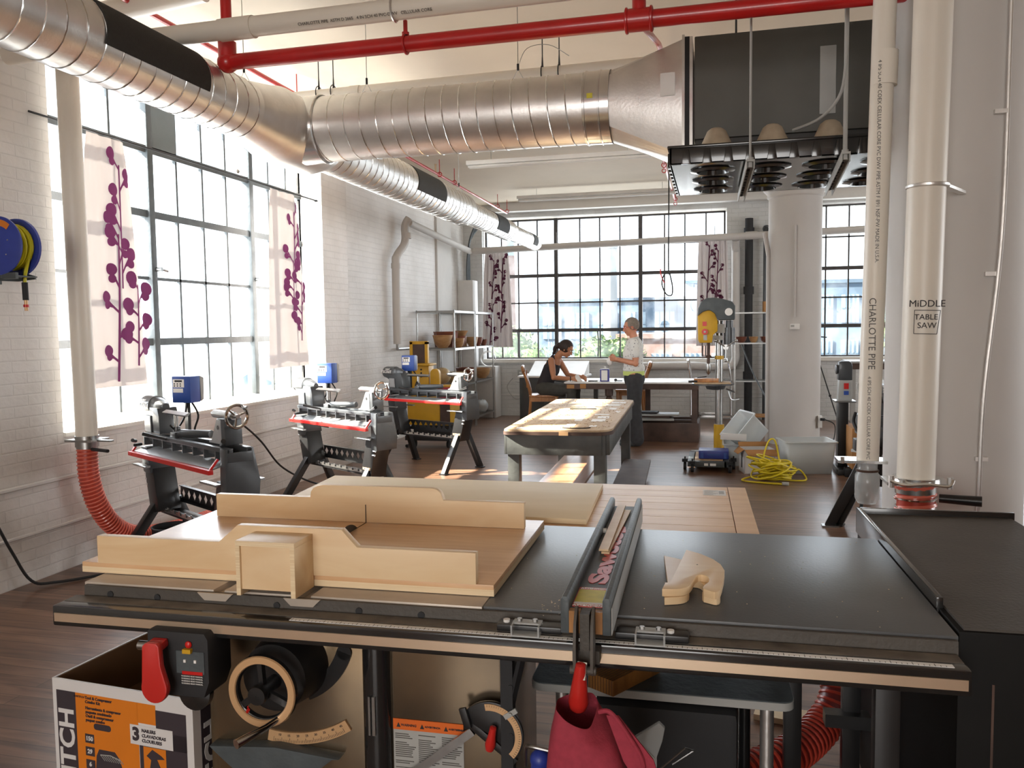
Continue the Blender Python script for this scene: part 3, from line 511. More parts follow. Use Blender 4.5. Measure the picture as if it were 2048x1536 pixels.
# dust pipe at the left window
t = thing('dust_pipe', 'tall white dust collection pipe in front of the left window', 'pipe', (-3.92, 4.37, 0))
m = M(); m.cyl((-3.92, 4.38, .86), (-3.92, 4.36, 3.3), .066, seg=26); m.tube([(-3.92, 4.36, 3.28), (-3.8, 4.36, 3.45), (-2.9, 4.3, 3.5)], .066, 20); put(m, 'pipe', 'pvc', t)
m = M(); m.box(-4.02, -3.82, 4.30, 4.46, .835, .85); m.bar((-3.84, 4.37, .842), (-3.70, 4.34, .845), .03, .01); m.cyl((-3.92, 4.38, .80), (-3.92, 4.38, .87), .071, seg=24); put(m, 'blast_gate', 'steel', t)
m = M(); m.cyl((-3.84, 4.33, .79), (-3.68, 4.28, .79), .011, seg=8); put(m, 'black_lever', 'blackm', t, label='black gate lever')
def hose(name, label, pts, r, mt='rhose', rib='rrib', pitch=.024, frame=None, wire='redp'):
    t = thing(name, label, 'hose', pts[0], frame)
    P = smoothpath(pts, 14); m = M(); L = 0; Q = [P[0]]
    # resample so that ribs are evenly spaced
    D = [0]
    for a, b in zip(P, P[1:]): D.append(D[-1]+(b-a).length)
    n = int(D[-1]/(pitch/2)); out = []; rs = []; j = 0
    for i in range(n+1):
        s_ = D[-1]*i/n
        while j < len(D)-2 and D[j+1] < s_: j += 1
        out.append(P[j].lerp(P[j+1], (s_-D[j])/max(D[j+1]-D[j], 1e-6))); rs.append(r*(1 if i % 2 else .93))
    m.tube(out, r*.95, 20); put(m, 'corrugated_tube', mt, t, ang=80)
    # helical wire rib
    m = M(); H = []; pu = None; tot = D[-1]; nn = int(tot/pitch*14); j = 0
    for i in range(nn+1):
        s_ = tot*i/nn
        while j < len(D)-2 and D[j+1] < s_: j += 1
        p = P[j].lerp(P[j+1], (s_-D[j])/max(D[j+1]-D[j], 1e-6)); d = (P[min(j+1, len(P)-1)]-P[max(j-1, 0)]).normalized()
        if pu is None: pu = Vector((1, 0, 0))
        pu = (pu-d*pu.dot(d)).normalized(); v = d.cross(pu); a = 2*math.pi*i/14; H.append(p+(pu*math.cos(a)+v*math.sin(a))*r*.97)
    m.tube(H, pitch*.24, 5); put(m, 'spiral_rib', rib, t)
    m = M(); m.tube(out[:3], [r*1.04]*3, 20); put(m, 'cuff', 'steel', t); return t
hose('dust_hose', 'ribbed translucent red hose hanging from the left white pipe', [(-3.92, 4.38, .81), (-3.92, 4.38, .62), (-3.91, 4.43, .42), (-3.90, 4.56, .24), (-3.88, 4.76, .13), (-3.85, 5.1, .085), (-3.82, 5.5, .08)], .063)
# dust pipes at the near column
t = thing('dust_pipe', 'fat white dust pipe with a hand-drawn note in front of the near column', 'pipe', (.83, 3.78, 0))
A, B = Vector((.826, 3.78, .86)), Vector((.868, 3.78, ZC)); m = M(); m.cyl(A, B, .075, seg=32); put(m, 'pipe', 'pvc', t)
dA = (B-A).normalized()
def on_pipe(z, off=0): k = (z-A.z)/(B.z-A.z); p = A.lerp(B, k); return facing((p.x+off, p.y-.0765, z), (0, -1, 0), dA)
m = M(); m.text('MiDDLE', .040, on_pipe(1.60, .002)); m.text('TABLE', .032, on_pipe(1.545, .0)); m.text('SAW', .034, on_pipe(1.51, .004))
for (x0, z0, x1, z1) in ((-.05, 1.575, .048, 1.572), (-.05, 1.575, -.052, 1.478), (-.052, 1.478, .036, 1.475), (.036, 1.475, .048, 1.572)): m.bar((A.x+.016+x0, A.y-.0765, z0), (A.x+.016+x1, A.y-.0765, z1), .002, .0025)
put(m, 'handwritten_note', 'inkb', t)
m = M(); m.text('SH 15C', .06, facing((.902, 3.735, 2.82), (.75, -.66, 0), (0, 0, 1)) @ Matrix.Rotation(R_(-90), 4, 'Z'), bold=.002); put(m, 'pipe_marking', 'inkb', t)
m = M(); m.torus((.848, 3.78, 2.09), .076, .009, 'Z', 30, 6); m.bar((.92, 3.79, 2.09), (1.03, 3.97, 2.085), .03, .012); put(m, 'strap', 'galv', t)
m = M(); m.cyl((.826, 3.78, .85), (.826, 3.78, .865), .095, seg=30); m.box(.70, .95, 3.70, 3.86, .838, .85); m.tube(smoothpath([(.71, 3.69, .86), (.76, 3.68, .845), (.85, 3.68, .85), (.93, 3.68, .845), (.95, 3.69, .87)]), .007, 8); put(m, 'blast_gate', 'galv2', t)
for x in (.715, .94): m = M(); m.cyl((x, 3.70, .83), (x, 3.70, .88), .012, seg=8); put(m, 'wing_screw', 'galv', t)
m = M(); m.cyl((.90, 3.7, .79), (1.05, 3.66, .79), .018, .022, seg=12); put(m, 'black_lever', 'black', t, label='black grip lever')
t = hose('dust_hose', 'short red and clear ribbed hose under the fat white pipe at the near column', [(.826, 3.78, .84), (.826, 3.78, .79), (.826, 3.77, .68), (.828, 3.74, .55), (.83, 3.66, .42), (.82, 3.5, .2), (.7, 3.2, .1)], .078, 'rhose', pitch=.045)
m = M(); m.cyl((.826, 3.78, .78), (.826, 3.78, .85), .072, .078, seg=26); put(m, 'gray_reducer', 'lgray', t)
for z in (.735, .775, .70): m = M(); m.torus((.826, 3.775, z), .079, .005, 'Z', 30, 5); put(m, 'clamp_ring', 'chrome', t)
t = thing('dust_pipe', 'narrow white plastic pipe printed with gray lettering left of the near column', 'pipe', (.69, 4.1, 0))
m = M(); m.cyl((.687, 4.1, .882), (.741, 4.1, ZC), .050, seg=24); m.cyl((.728, 4.1, 2.60), (.732, 4.1, 2.75), .057, seg=24); put(m, 'pipe', 'pvc', t)
m = M()
for s_, z, sz in (('4 IPS SCH 40 COEX CELLULAR CORE PVC', 1.085, .021), ('CHARLOTTE PIPE', 1.475, .0425), ('4 IPS SCH 40 COEX CELLULAR CORE PVC DWV PIPE ASTM F 891 NSF-PW MADE IN U.S.A.', 2.25, .023)):
    m.text(s_, sz, facing((.687+.0195*(z-.88)-.011, 4.0487, z), (-.1, -1, 0), (0, 0, 1)) @ Matrix.Rotation(R_(-90), 4, 'Z'))
put(m, 'printing', 'ink', t)
m = M(); m.box(.55, .765, 4.04, 4.17, .873, .886); m.cyl((.568, 4.04, .873), (.568, 4.04, .904), .009, seg=8); put(m, 'blast_gate', 'galv2', t)
m = M(); m.lathe([(.044, .873), (.044, .829), (.055, .811), (.055, .704), (.044, .678), (.001, .673)], (.687, 4.1, 0), seg=24); put(m, 'clear_canister', 'clear', t, label='clear plastic canister')
m = M(); m.torus((.687, 4.1, .833), .047, .0055, 'Z', 24, 5); put(m, 'copper_clamp', 'brown', t, label='copper clamp')
# ================================================================ table saw and what is around it (frame S: turned 1.5 degrees)
S = Matrix.Rotation(R_(1.52), 4, 'Z')
def rrect(x0, x1, y0, y1, r, n=5):
    o = []
    for cx, cy, a in ((x1-r, y1-r, 0), (x0+r, y1-r, 90), (x0+r, y0+r, 180), (x1-r, y0+r, 270)):
        for k in range(n+1): o.append((cx+r*math.cos(R_(a+90*k/n)), cy+r*math.sin(R_(a+90*k/n))))
    return o
def arcpoly(cx, cz, r0, r1, a0, a1, n=20):
    return [(cx+r0*math.cos(R_(a0+(a1-a0)*k/n)), cz+r0*math.sin(R_(a0+(a1-a0)*k/n))) for k in range(n+1)]+[(cx+r1*math.cos(R_(a1+(a0-a1)*k/n)), cz+r1*math.sin(R_(a1+(a0-a1)*k/n))) for k in range(n+1)]
saw = thing('table_saw', 'big cabinet table saw with black extension table and long front rail', 'table saw', (-.6, 2.2, 0), S)
m = M()
for x0, x1 in ((-1.59, -1.205), (-1.175, -.965), (-.935, -.492)): m.box(x0, x1, 1.84, 2.63, .825, .86)
m.box(-1.59, -.492, 1.845, 2.625, .822, .845); put(m, 'iron_top', 'iron', saw, bev=.003)
m = M(); m.box(-.490, .545, 1.845, 2.66, .828, .86); put(m, 'extension_table', 'lam', saw, bev=.002)
m = M(); m.box(-.49, .545, 1.85, 2.65, .775, .827); put(m, 'extension_frame', 'black', saw)
m = M(); m.prism([(1.838, .855), (1.838, .79), (1.8215, .79), (1.8215, .796), (1.824, .80), (1.828, .855)], 'X', -1.58, .54); put(m, 'front_angle', 'sanded', saw)
for x in (-1.50, -1.36, -1.02, -.80, -.64):
    m = M(); m.cyl((x, 1.824, .835), (x, 1.834, .835), .009, seg=10); put(m, 'bolt', 'blackm', saw)
for xc in (-1.19, -.95):
    m = M(); m.prism([(xc-.05, .857), (xc+.05, .857), (xc+.03, .838), (xc-.03, .838)], 'Y', 1.821, 1.8265); put(m, 'slot_notch', 'iron', saw, label='bare metal notch at the mitre slot')
m = M(); m.box(-1.60, .54, 1.735, 1.82, .777, .83); put(m, 'rail_tube', 'blackp', saw, bev=.006)
m = M(); m.box(-1.595, .535, 1.772, 1.817, .8302, .8309); put(m, 'rail_dust', 'dust', saw, label='dusty rear half of the rail top')
m = M(); m.box(-1.592, .532, 1.732, 1.7355, .790, .812); put(m, 'rail_stripe', 'warm_satin', saw, label='satin metal stripe on the rail')  # tan base color stands in for the warm reflection along the stripe
m = M(); m.box(-.945, .51, 1.746, 1.762, .8302, .8312); put(m, 'ruler_tape', 'paper', saw, label='white ruler tape')
m = M()
for k in range(139): x = -.94+k*.0104; m.box(x, x+.0012, 1.746, 1.762-(.010 if k % 4 else .004), .8313, .8316)
put(m, 'ruler_marks', 'inkb', saw)
m = M(); m.box(-1.27, -.825, 1.90, 2.45, .06, .80); m.box(-1.29, -.80, 1.93, 2.5, 0, .07); put(m, 'cabinet', 'cabin', saw, bev=.008)  # brown in this material paints warm reflections onto gray metal
m = M(); m.cyl((-.79, 1.91, .03), (-.79, 1.91, .80), .038, seg=24); m.box(-.825, -.755, 1.91, 2.2, .03, .80); put(m, 'corner_post', 'blackp', saw)
m = M(); m.box(-.755, -.462, 1.905, 2.35, .10, .79); put(m, 'motor_cover', 'cabin', saw, bev=.01)
m = M(); m.box(-.80, -.795, 1.866, 1.8725, .50, .60); m.box(-.79, -.782, 1.866, 1.872, .50, .60); put(m, 'door_catch', 'steel', saw)
# bevel slot, scale, dust panel
m = M(); cx, cz = -1.05, .755
m.prism(arcpoly(cx, cz, .165, .205, -68, -18), 'Y', 1.893, 1.902); m.cyl((cx+.185*math.cos(R_(-18)), 1.893, cz+.185*math.sin(R_(-18))), (cx+.185*math.cos(R_(-18)), 1.902, cz+.185*math.sin(R_(-18))), .0199, seg=20)
m.cyl((-1.02, 1.80, .66), (-1.02, 1.902, .66), .085, .10, seg=32); put(m, 'bevel_slot', 'black', saw)
m = M(); m.prism(arcpoly(-1.04, .77, .30, .33, -100, -57, 28), 'Y', 1.894, 1.9); sc_ = put(m, 'bevel_scale', 'tan', saw, label='curved angle scale with a tan reflection in its color')  # beige reflection on the scale painted as its base color
m = M()
for k in range(46):
    a = R_(-97+k*.82); l = .012 if k % 5 == 0 else .007; p0 = (-1.04+.327*math.cos(a), 1.8935, .77+.327*math.sin(a)); p1 = (-1.04+(.327-l)*math.cos(a), 1.8935, .77+(.327-l)*math.sin(a)); m.bar(p0, p1, .0006, .0008)
for k, s_ in enumerate(('10', '15', '20', '25', '30', '35', '40', '45')):
    a = R_(-94+k*4.8); m.text(s_, .0085, facing((-1.04+.308*math.cos(a), 1.8935, .77+.308*math.sin(a)), (0, -1, 0), (-math.cos(a), 0, -math.sin(a))))
put(m, 'scale_marks', 'inkb', sc_)
m = M(); n = 18; m.prism([(-1.25, .43)]+[(-1.25+.37*k/n, .43-.095*math.sin(math.pi*min(k/n*1.05, 1))) for k in range(1, n)]+[(-.88, .43), (-1.06, .445)], 'Y', 1.86, 1.90); put(m, 'dust_panel', 'steel_gray', saw, bev=.003)
# hand wheel
WX, WY, WZ = -1.018, 1.745, .652
m = M(); m.lathe([(.068, .01), (.083, .012), (.090, .002), (.088, -.008), (.078, -.010), (.068, -.004), (.066, .006)], (WX, WY, WZ), 'Y', 48); hw = put(m, 'hand_wheel', 'blackp', saw)
m = M(); m.lathe([(.070, -.0085), (.0775, -.0118), (.0775, -.0100), (.0865, -.0095), (.0885, -.0075)], (WX, WY, WZ), 'Y', 48); m.lathe([(.0885, -.0078), (.0865, -.0118), (.071, -.0122), (.069, -.009)], (WX, WY, WZ), 'Y', 48); put(m, 'wheel_face', 'tan', hw, label='satin face of the wheel rim, tan reflection in its color')  # the rim's beige reflection is put into the face color
m = M(); m.lathe([(.001, -.035), (.022, -.034), (.024, -.02), (.016, .0), (.018, .06)], (WX, WY, WZ), 'Y', 28)
for a in (95, 215, 335): m.bar((WX, WY, WZ), (WX+.074*math.cos(R_(a)), WY+.002, WZ+.074*math.sin(R_(a))), .012, .016)
put(m, 'wheel_hub', 'black', hw)
m = M(); m.cyl((-1.043, 1.712, .612), (-1.038, 1.708, .620), .004, seg=8); m.text('4', .01, facing((-1.04, 1.7095, .625), (0, -1, 0), (0, 0, 1))); put(m, 'hub_mark', 'redp', hw, label='red mark on the hub')
m = M(); m.tube([(-.975, 1.74, .590), (-.990, 1.70, .583), (-1.018, 1.64, .578), (-1.024, 1.628, .577)], [.006, .008, .0105, .0115], 20); put(m, 'crank_knob', 'chrome', hw, label='polished crank handle')
# switch box
m = M(); m.prism([(-1.30, .80), (-1.145, .80), (-1.135, .785), (-1.135, .68), (-1.15, .64), (-1.26, .64), (-1.30, .70)], 'Y', 1.70, 1.80); sb = put(m, 'switch_box', 'blackm', saw, bev=.006)
m = M(); m.box(-1.22, -1.145, 1.698, 1.7, .70, .755); put(m, 'switch_label', 'steel_gray', sb)
m = M(); m.box(-1.205, -1.150, 1.697, 1.6985, .698, .706); m.sphere((-1.185, 1.697, .772), .009, (1, .6, 1), 10); put(m, 'red_light', 'redp', sb, label='red lamp and red label strip')
m = M(); m.box(-1.198, -1.176, 1.690, 1.7, .752, .762); put(m, 'yellow_switch', 'yellow', sb, label='yellow rocker switch')
for x in (-1.196, -1.168): m = M(); m.box(x-.003, x+.003, 1.695, 1.699, .728, .735); put(m, 'screw_light', 'paper', sb)
m = M()
for k in range(4): m.text('WARNING READ MANUAL', .0048, facing((-1.178, 1.6965, .694-.006*k), (0, -1, 0), (0, 0, 1)))
put(m, 'small_print', 'paper', sb)
m = M(); n = 14; out = [(-1.282, .778), (-1.272, .786), (-1.243, .786), (-1.236, .778), (-1.233, .73)]
for k in range(n+1): a = R_(20-220*k/n); out.append((-1.2535+.035*math.cos(a), .676+.037*math.sin(a)))
m.prism(out, 'Y', 1.655, 1.672); m.bar((-1.26, 1.672, .77), (-1.26, 1.70, .775), .04, .02); put(m, 'stop_paddle', 'redh', sb, bev=.005, label='red stop paddle')
m = M(); m.cyl((-1.345, 1.73, .747), (-1.295, 1.73, .747), .0115, seg=18); put(m, 'round_bar', 'steel', sb)
m = M(); m.lathe([(.03, .0), (.042, -.012), (.042, -.03), (.001, -.04)], (-1.19, 1.75, .64), 'Y', 24); put(m, 'cable_knob', 'blackp', sb)
# warning label on motor cover
m = M(); m.box(-.748, -.562, 1.902, 1.9045, .505, .533); lb = put(m, 'warning_strip', 'orange', saw, label='orange warning strip')
m = M()
for k, s_ in enumerate(('WARNING', 'ADVERTENCIA', 'AVERTISSEMENT')):
    x = -.739+.063*k; m.prism([(x, .512), (x+.011, .512), (x+.0055, .524)], 'Y', 1.9010, 1.9018); m.text(s_, .0085 if k == 0 else .0062, facing((x+.0125, 1.9015, .518), (0, -1, 0), (0, 0, 1)), align='LEFT', bold=.0002)
put(m, 'warning_text', 'inkb', lb)
m = M(); m.box(-.748, -.562, 1.903, 1.9045, .20, .505); put(m, 'warning_panel', 'lgray', saw)
m = M(); random.seed(3)
for c_ in range(3):
    z = .495
    while z > .22:
        x0 = -.743+.062*c_; w_ = random.uniform(.03, .055); m.box(x0, x0+w_, 1.9022, 1.903, z-.0022, z); z -= .0052 if random.random() > .12 else .012
put(m, 'fine_print', 'ink', lb, kind='stuff')
for x, y in ((.415, 1.89), (.47, 2.60), (.30, 2.60)):
    m = M(); m.box(x-.026, x+.026, y-.02, y+.02, 0, .775); put(m, 'leg', 'black', saw, bev=.004)
m = M(); m.box(.39, .52, 2.55, 2.6, .3, .34); m.box(-.44, .4, 2.6, 2.63, .70, .775); put(m, 'leg_brace', 'black', saw)
m = M(); m.box(-.455, -.425, 1.86, 1.89, .40, .775)
for z in (.72, .66, .60, .54): m.cyl((-.43, 1.858, z), (-.43, 1.862, z), .006, seg=8)
m.bar((-.44, 1.88, .58), (-.40, 1.86, .74), .02, .01); put(m, 'hanger_bracket', 'blackm', saw)
# blade
m = M(); m.cyl((-1.0525, 2.33, .80), (-1.0495, 2.33, .80), .115, seg=40); put(m, 'blade', 'dgray', saw)

# rip fence
t = thing('rip_fence', 'long gray rip fence with red lettering clamped across the saw table', 'fence', (-.225, 1.7, .862), S)
for x0, x1 in ((-.280, -.262), (-.190, -.172)):
    m = M(); m.prism([(x0, .864), (x1, .864), (x1, .938), (x1-.004, .945), (x0+.004, .945), (x0, .938)], 'Y', 1.70, 2.745); put(m, 'side_board', 'steel_gray', t, bev=.002)
m = M(); m.box(-.262, -.19, 1.72, 2.745, .864, .915); put(m, 'channel', 'dgray', t)
m = M(); m.box(-.171, -.1695, 1.70, 2.74, .866, .925); put(m, 'face_strip', 'lgray', t)
m = M(); m.text('SawStop', .095, facing((-.222, 2.18, .9155), (0, 0, 1), (-1, 0, 0)) @ Matrix.Diagonal((1.75, .66, 1, 1)), bold=.0045, spacing=1.0); put(m, 'red_lettering', 'redp', t, label='big red lettering')
m = M(); m.prism(rrect(-.26, -.192, 1.725, 1.86, .006), 'Z', .915, .9158); put(m, 'label_border', 'redh', t)
m = M(); m.box(-.258, -.194, 1.755, 1.842, .9158, .9163); put(m, 'yellow_label', 'yell', t, label='yellow attention label')
m = M(); m.box(-.258, -.194, 1.743, 1.755, .9158, .9163); m.text('ATTENTION', .0105, facing((-.226, 1.850, .9162), (0, 0, 1), (0, 1, 0)), bold=.0002); m.text('ATTENTION', .0115, facing((-.226, 1.734, .9162), (0, 0, 1), (0, 1, 0)), bold=.0002); put(m, 'attention_text', 'paper', t)
m = M(); m.cyl((-.262, 2.38, .92), (-.252, 2.38, .92), .008, seg=12); put(m, 'white_plug', 'paper', t)
m = M(); m.box(-.262, -.238, 1.70, 1.722, .866, .914); m.box(-.214, -.19, 1.70, 1.722, .866, .914); put(m, 'wood_core', 'block', t)
m = M(); m.box(-.236, -.216, 1.68, 1.72, .835, .915); m.box(-.255, -.197, 1.70, 1.735, .800, .829); m.prism([(1.70, .925), (1.688, .93), (1.66, .90), (1.652, .86), (1.652, .80), (1.664, .79), (1.69, .80), (1.70, .86)], 'X', -.247, -.241); m.prism([(1.70, .925), (1.688, .93), (1.66, .90), (1.652, .86), (1.652, .80), (1.664, .79), (1.69, .80), (1.70, .86)], 'X', -.211, -.205); m.cyl((-.255, 1.665, .80), (-.20, 1.665, .80), .009, seg=12); put(m, 'clamp_bracket', 'sanded', t)
for x0, x1 in ((-.44, -.29), (-.17, -.01)):
    m = M(); m.box(x0, x1, 1.768, 1.808, .8315, .848); put(m, 'glide_bar', 'black', t, bev=.004)
for x in (-.42, -.05): m = M(); m.cyl((x, 1.788, .848), (x, 1.788, .854), .008, seg=12); put(m, 'white_screw', 'white', t)
for x0 in (-.40, -.125):
    m = M(); m.box(x0, x0+.065, 1.737, 1.785, .8335, .837); m.box(x0, x0+.004, 1.737, 1.785, .837, .858); m.box(x0+.061, x0+.065, 1.737, 1.785, .837, .858); m.box(x0, x0+.065, 1.76, 1.785, .854, .858); put(m, 'cursor_lens', 'clear', t)
    m = M(); m.cyl((x0+.014, 1.772, .858), (x0+.014, 1.772, .864), .006, seg=6); m.cyl((x0+.05, 1.772, .858), (x0+.05, 1.772, .864), .006, seg=6); put(m, 'lens_screws', 'steel', t)
m = M(); m.bar((-.228, 1.66, .82), (-.231, 1.645, .788), .022, .006); put(m, 'lever_arm', 'galv2', t)
m = M(); m.lathe([(.001, 0), (.010, .002), (.0125, .02), (.0175, .06), (.0215, .092), (.0185, .108), (.009, .118), (.001, .12)], (-.230, 1.645, .822), 'Z', 24, rot=(193, 5, 0)); put(m, 'red_handle', 'redh', t, label='red teardrop clamp handle')
for i, (x, y, w_, l, z, a, lb) in enumerate(((-.222, 2.405, .022, .52, .9165, 2, 'thin pale wood strip lying lower on the rip fence'), (-.236, 2.43, .026, .56, .9225, 0, 'wider pale wood strip lying on top on the rip fence'))):
    m = M(); m.cbox((x, y, z+.0025), (w_, l, .005), (0, 0, -a)); solo(m, 'wood_strip', 'ply', lb, 'wood strip', (x, y, z), S, group='wood strips on the fence', smooth=False)

# crosscut sled
sl = thing('crosscut_sled', 'birch plywood crosscut sled with tall front and rear fences', 'sled', (-1.07, 2.2, .862), S)
m = M(); m.box(-1.655, -.48, 1.91, 2.60, .8625, .8785); put(m, 'base_edge', 'plye', sl)
m = M(); m.box(-1.655, -1.0525, 1.9105, 2.5995, .878, .8905); m.box(-1.0495, -.4805, 1.9105, 2.5995, .878, .8905); put(m, 'base', 'plyd', sl, bev=.001)
def board(prof, y0, y1, name):
    m = M(); m.prism(prof, 'Y', y0, y1); put(m, name, 'ply', sl, bev=.0015)
ff = [(-1.60, .891), (-.524, .891), (-.524, .970), (-.836, .970), (-.878, 1.014), (-1.171, 1.014), (-1.227, .967), (-1.60, .967)]
board(ff, 1.905, 1.93, 'front_fence')
rf = [(-1.597, .891), (-.521, .891), (-.521, .973), (-.786, .973), (-.789, .985), (-.795, .998), (-.808, 1.008), (-.827, 1.011), (-1.20, 1.011), (-1.222, 1.007), (-1.238, .998), (-1.246, .985), (-1.248, .968), (-1.597, .968)]
board(rf, 2.475, 2.50, 'rear_fence')
m = M(); m.box(-1.0525, -1.0500, 2.473, 2.4752, .892, .95); m.box(-1.0525, -1.0500, 2.25, 2.4752, .8900, .8912); put(m, 'saw_kerf', 'brown', sl)
m = M(); m.box(-1.118, -.957, 1.806, 1.905, .988, 1.001); m.box(-1.118, -1.106, 1.806, 1.905, .862, .988); m.box(-.970, -.957, 1.806, 1.905, .862, .988); put(m, 'blade_guard_box', 'ply', sl, bev=.001)
m = M(); m.box(-1.1175, -.9575, 1.8052, 1.806, .9885, 1.0005); m.box(-1.1175, -1.1065, 1.8052, 1.806, .8625, .988); m.box(-.9695, -.9575, 1.8052, 1.806, .8625, .988); put(m, 'guard_edges', 'plye', sl)
m = M(); m.box(-1.106, -.970, 1.812, 1.826, .877, .988); put(m, 'guard_panel', 'ply', sl)

# push blocks
UP = [(-.021, 2.292), (.019, 2.255), (.051, 2.207), (.068, 2.164), (.076, 2.111), (.072, 2.048), (.065, 1.98), (.061, 1.950), (.056, 1.937), (.048, 1.931), (.042, 1.933), (.022, 1.952), (.021, 1.965), (.024, 1.978), (.035, 2.007), (.037, 2.032), (.034, 2.050), (.027, 2.060), (.018, 2.064), (.010, 2.060), (.004, 2.046), (-.001, 2.020), (-.005, 1.99), (-.010, 1.968), (-.018, 1.953), (-.028, 1.943), (-.043, 1.937), (-.074, 1.932), (-.068, 1.985), (-.056, 1.985)]
m = M(); m.prism(UP, 'Z', .8805, .8985); t = solo(m, 'push_block', 'ply', 'curved pale wooden push block lying on top of the other', 'push block', (0, 2.05, .8805), S, group='wooden push blocks', bev=.001)
m = M(); m.cyl((.008, 2.15, .8975), (.008, 2.15, .8988), .0022, seg=8); put(m, 'screw_hole', 'inkb', t)
m = M(); mm = Matrix.Translation((-.068, 1.926, 0)) @ Matrix.Rotation(R_(10.6), 4, 'Z') @ Matrix.Translation((.074, -1.932, 0)); pts = [mm @ Vector((p[0], p[1], 0)) for p in UP]; m.prism([(p.x, p.y) for p in pts], 'Z', .8615, .8795)
solo(m, 'push_block', 'ply', 'curved wooden push block underneath, tip and heel sticking out', 'push block', (0, 2.0, .8615), S, group='wooden push blocks', bev=.001)
random.seed(5); m = M()
for k in range(90):
    x, y = (random.gauss(-.30, .03), random.gauss(1.87, .02)) if k < 45 else (random.uniform(-.48, .5), random.uniform(1.87, 2.6)); s_ = random.uniform(.0008, .002); m.cbox((x, y, .8608), (s_*1.5, s_, .0008), (0, 0, random.uniform(0, 180)))
solo(m, 'sawdust', 'plye', 'pale sawdust crumbs scattered on the black saw table', 'sawdust', (0, 2.2, .861), S, kind='stuff')

# outfeed table and sheet
t = thing('outfeed_table', 'low outfeed table of oak planks behind the saw', 'table', (-.6, 3.1, 0), S)
m = M()
for k in range(7):
    y0 = 2.70+.1165*k; m.box(-1.45, .134, y0, y0+.1125, .822, .842)
m.box(.137, .208, 2.70, 3.515, .822, .842); put(m, 'plank_top', 'oak', t, smooth=False)
m = M(); m.box(-1.45, .205, 2.70, 3.51, .80, .8215); m.box(-1.43, .19, 2.72, 2.74, .70, .80); m.box(-1.43, .19, 3.47, 3.49, .70, .80); m.box(.17, .19, 2.72, 3.49, .70, .80); put(m, 'frame', 'brown', t)
for x in (-1.40, .13):
    for y in (2.75, 3.42): m = M(); m.box(x, x+.05, y, y+.05, 0, .80); put(m, 'leg', 'brown', t)
m = M(); m.quad([(.035, 3.33, .8425), (.125, 3.33, .8425), (.125, 3.44, .8425), (.035, 3.44, .8425)]); put(m, 'white_sticker', 'paper', t, label='white printed sticker')
m = M()
for k in range(6): m.box(.04, .075+.01*(k % 3), 3.345+.015*k, 3.349+.015*k, .8428, .8430)
m.box(.098, .118, 3.36, 3.42, .8428, .8430); put(m, 'sticker_print', 'lgray', t)
m = M(); m.prism([(-1.56, 2.79), (-.362, 2.755), (-.375, 3.40), (-1.60, 3.42)], 'Z', .8435, .862); solo(m, 'plywood_sheet', 'plyp', 'pale plywood sheet lying on the oak outfeed table', 'plywood sheet', (-1.0, 3.1, .8435), S, bev=.0008)

# black cart on the right
t = thing('black_cart', 'black steel cabinet with a dusty lipped top at the right edge', 'cabinet', (.8, 2.4, 0), S)
m = M(); m.box(.553, 1.035, 1.872, 2.985, .02, .862); put(m, 'body', 'cartb', t, bev=.006)
m = M(); m.box(.565, 1.03, 1.88, 2.975, .862, .868); put(m, 'dusty_top', 'sanded', t)
m = M(); m.box(.548, .563, 2.02, 2.99, .80, .887); m.box(.548, 1.04, 2.975, 2.99, .80, .887); put(m, 'lip', 'blackp', t, bev=.003)
m = M(); m.box(.62, .625, 1.8705, 1.8725, .1, .75); m.box(.72, .7215, 1.8705, 1.8725, .1, .75); put(m, 'door_gap', 'brown', t)
m = M(); m.cyl((.60, 1.88, 0), (.60, 1.88, .02), .02, seg=10); m.cyl((1.0, 2.9, 0), (1.0, 2.9, .02), .02, seg=10); put(m, 'foot', 'rubber', t)
# gray table below
t = thing('side_table', 'gray laminate side table with pale edge standing under the saw extension', 'table', (-.08, 2.4, 0), S)
m = M(); m.prism(rrect(-.44, .255, 2.14, 2.60, .035), 'Z', .527, .548); put(m, 'edge_band', 'lgray', t)
m = M(); m.prism(rrect(-.438, .253, 2.142, 2.598, .034), 'Z', .548, .5505); put(m, 'top', 'steel_gray', t)
for x, y in ((-.36, 2.2), (.19, 2.2), (-.36, 2.54), (.15, 2.5)):
    m = M(); m.cyl((x, y, 0), (x, y, .527), .018, seg=18); put(m, 'leg', 'galv' if y < 2.3 else 'black', t)
m = M(); m.box(-.33, .17, 2.3, 2.55, .46, .52); put(m, 'drawer', 'lgray', t)
m = M(); m.cbox((-.185, 2.2, .5725), (.085, .21, .042), (0, 0, -33)); t = solo(m, 'laminated_block', 'block', 'striped laminated wood block on the gray side table', 'wood block', (-.185, 2.2, .5515), S, bev=.001)
m = M()
for k in range(9): m.X = Matrix.Translation((-.185, 2.2, .5725)) @ Matrix.Rotation(R_(-33), 4, 'Z'); m.box(-.038+k*.0095, -.0365+k*.0095, -.1056, .1054, -.0205, .0214)
m.X = Matrix(); put(m, 'glue_lines', 'brown', t)
t = thing('shop_vacuum', 'dark boxy machine on a gray base beneath the side table', 'machine', (-.1, 2.4, 0), S)
m = M(); m.box(-.28, .12, 2.26, 2.46, .10, .45); put(m, 'body', 'blackm', t, bev=.02)
m = M(); m.box(-.30, .16, 2.10, 2.46, .04, .10); put(m, 'base', 'lgray', t, bev=.01)
for x in (-.26, .1): m = M(); m.cyl((x, 2.2, .025), (x+.03, 2.2, .025), .025, seg=14); put(m, 'caster', 'rubber', t)
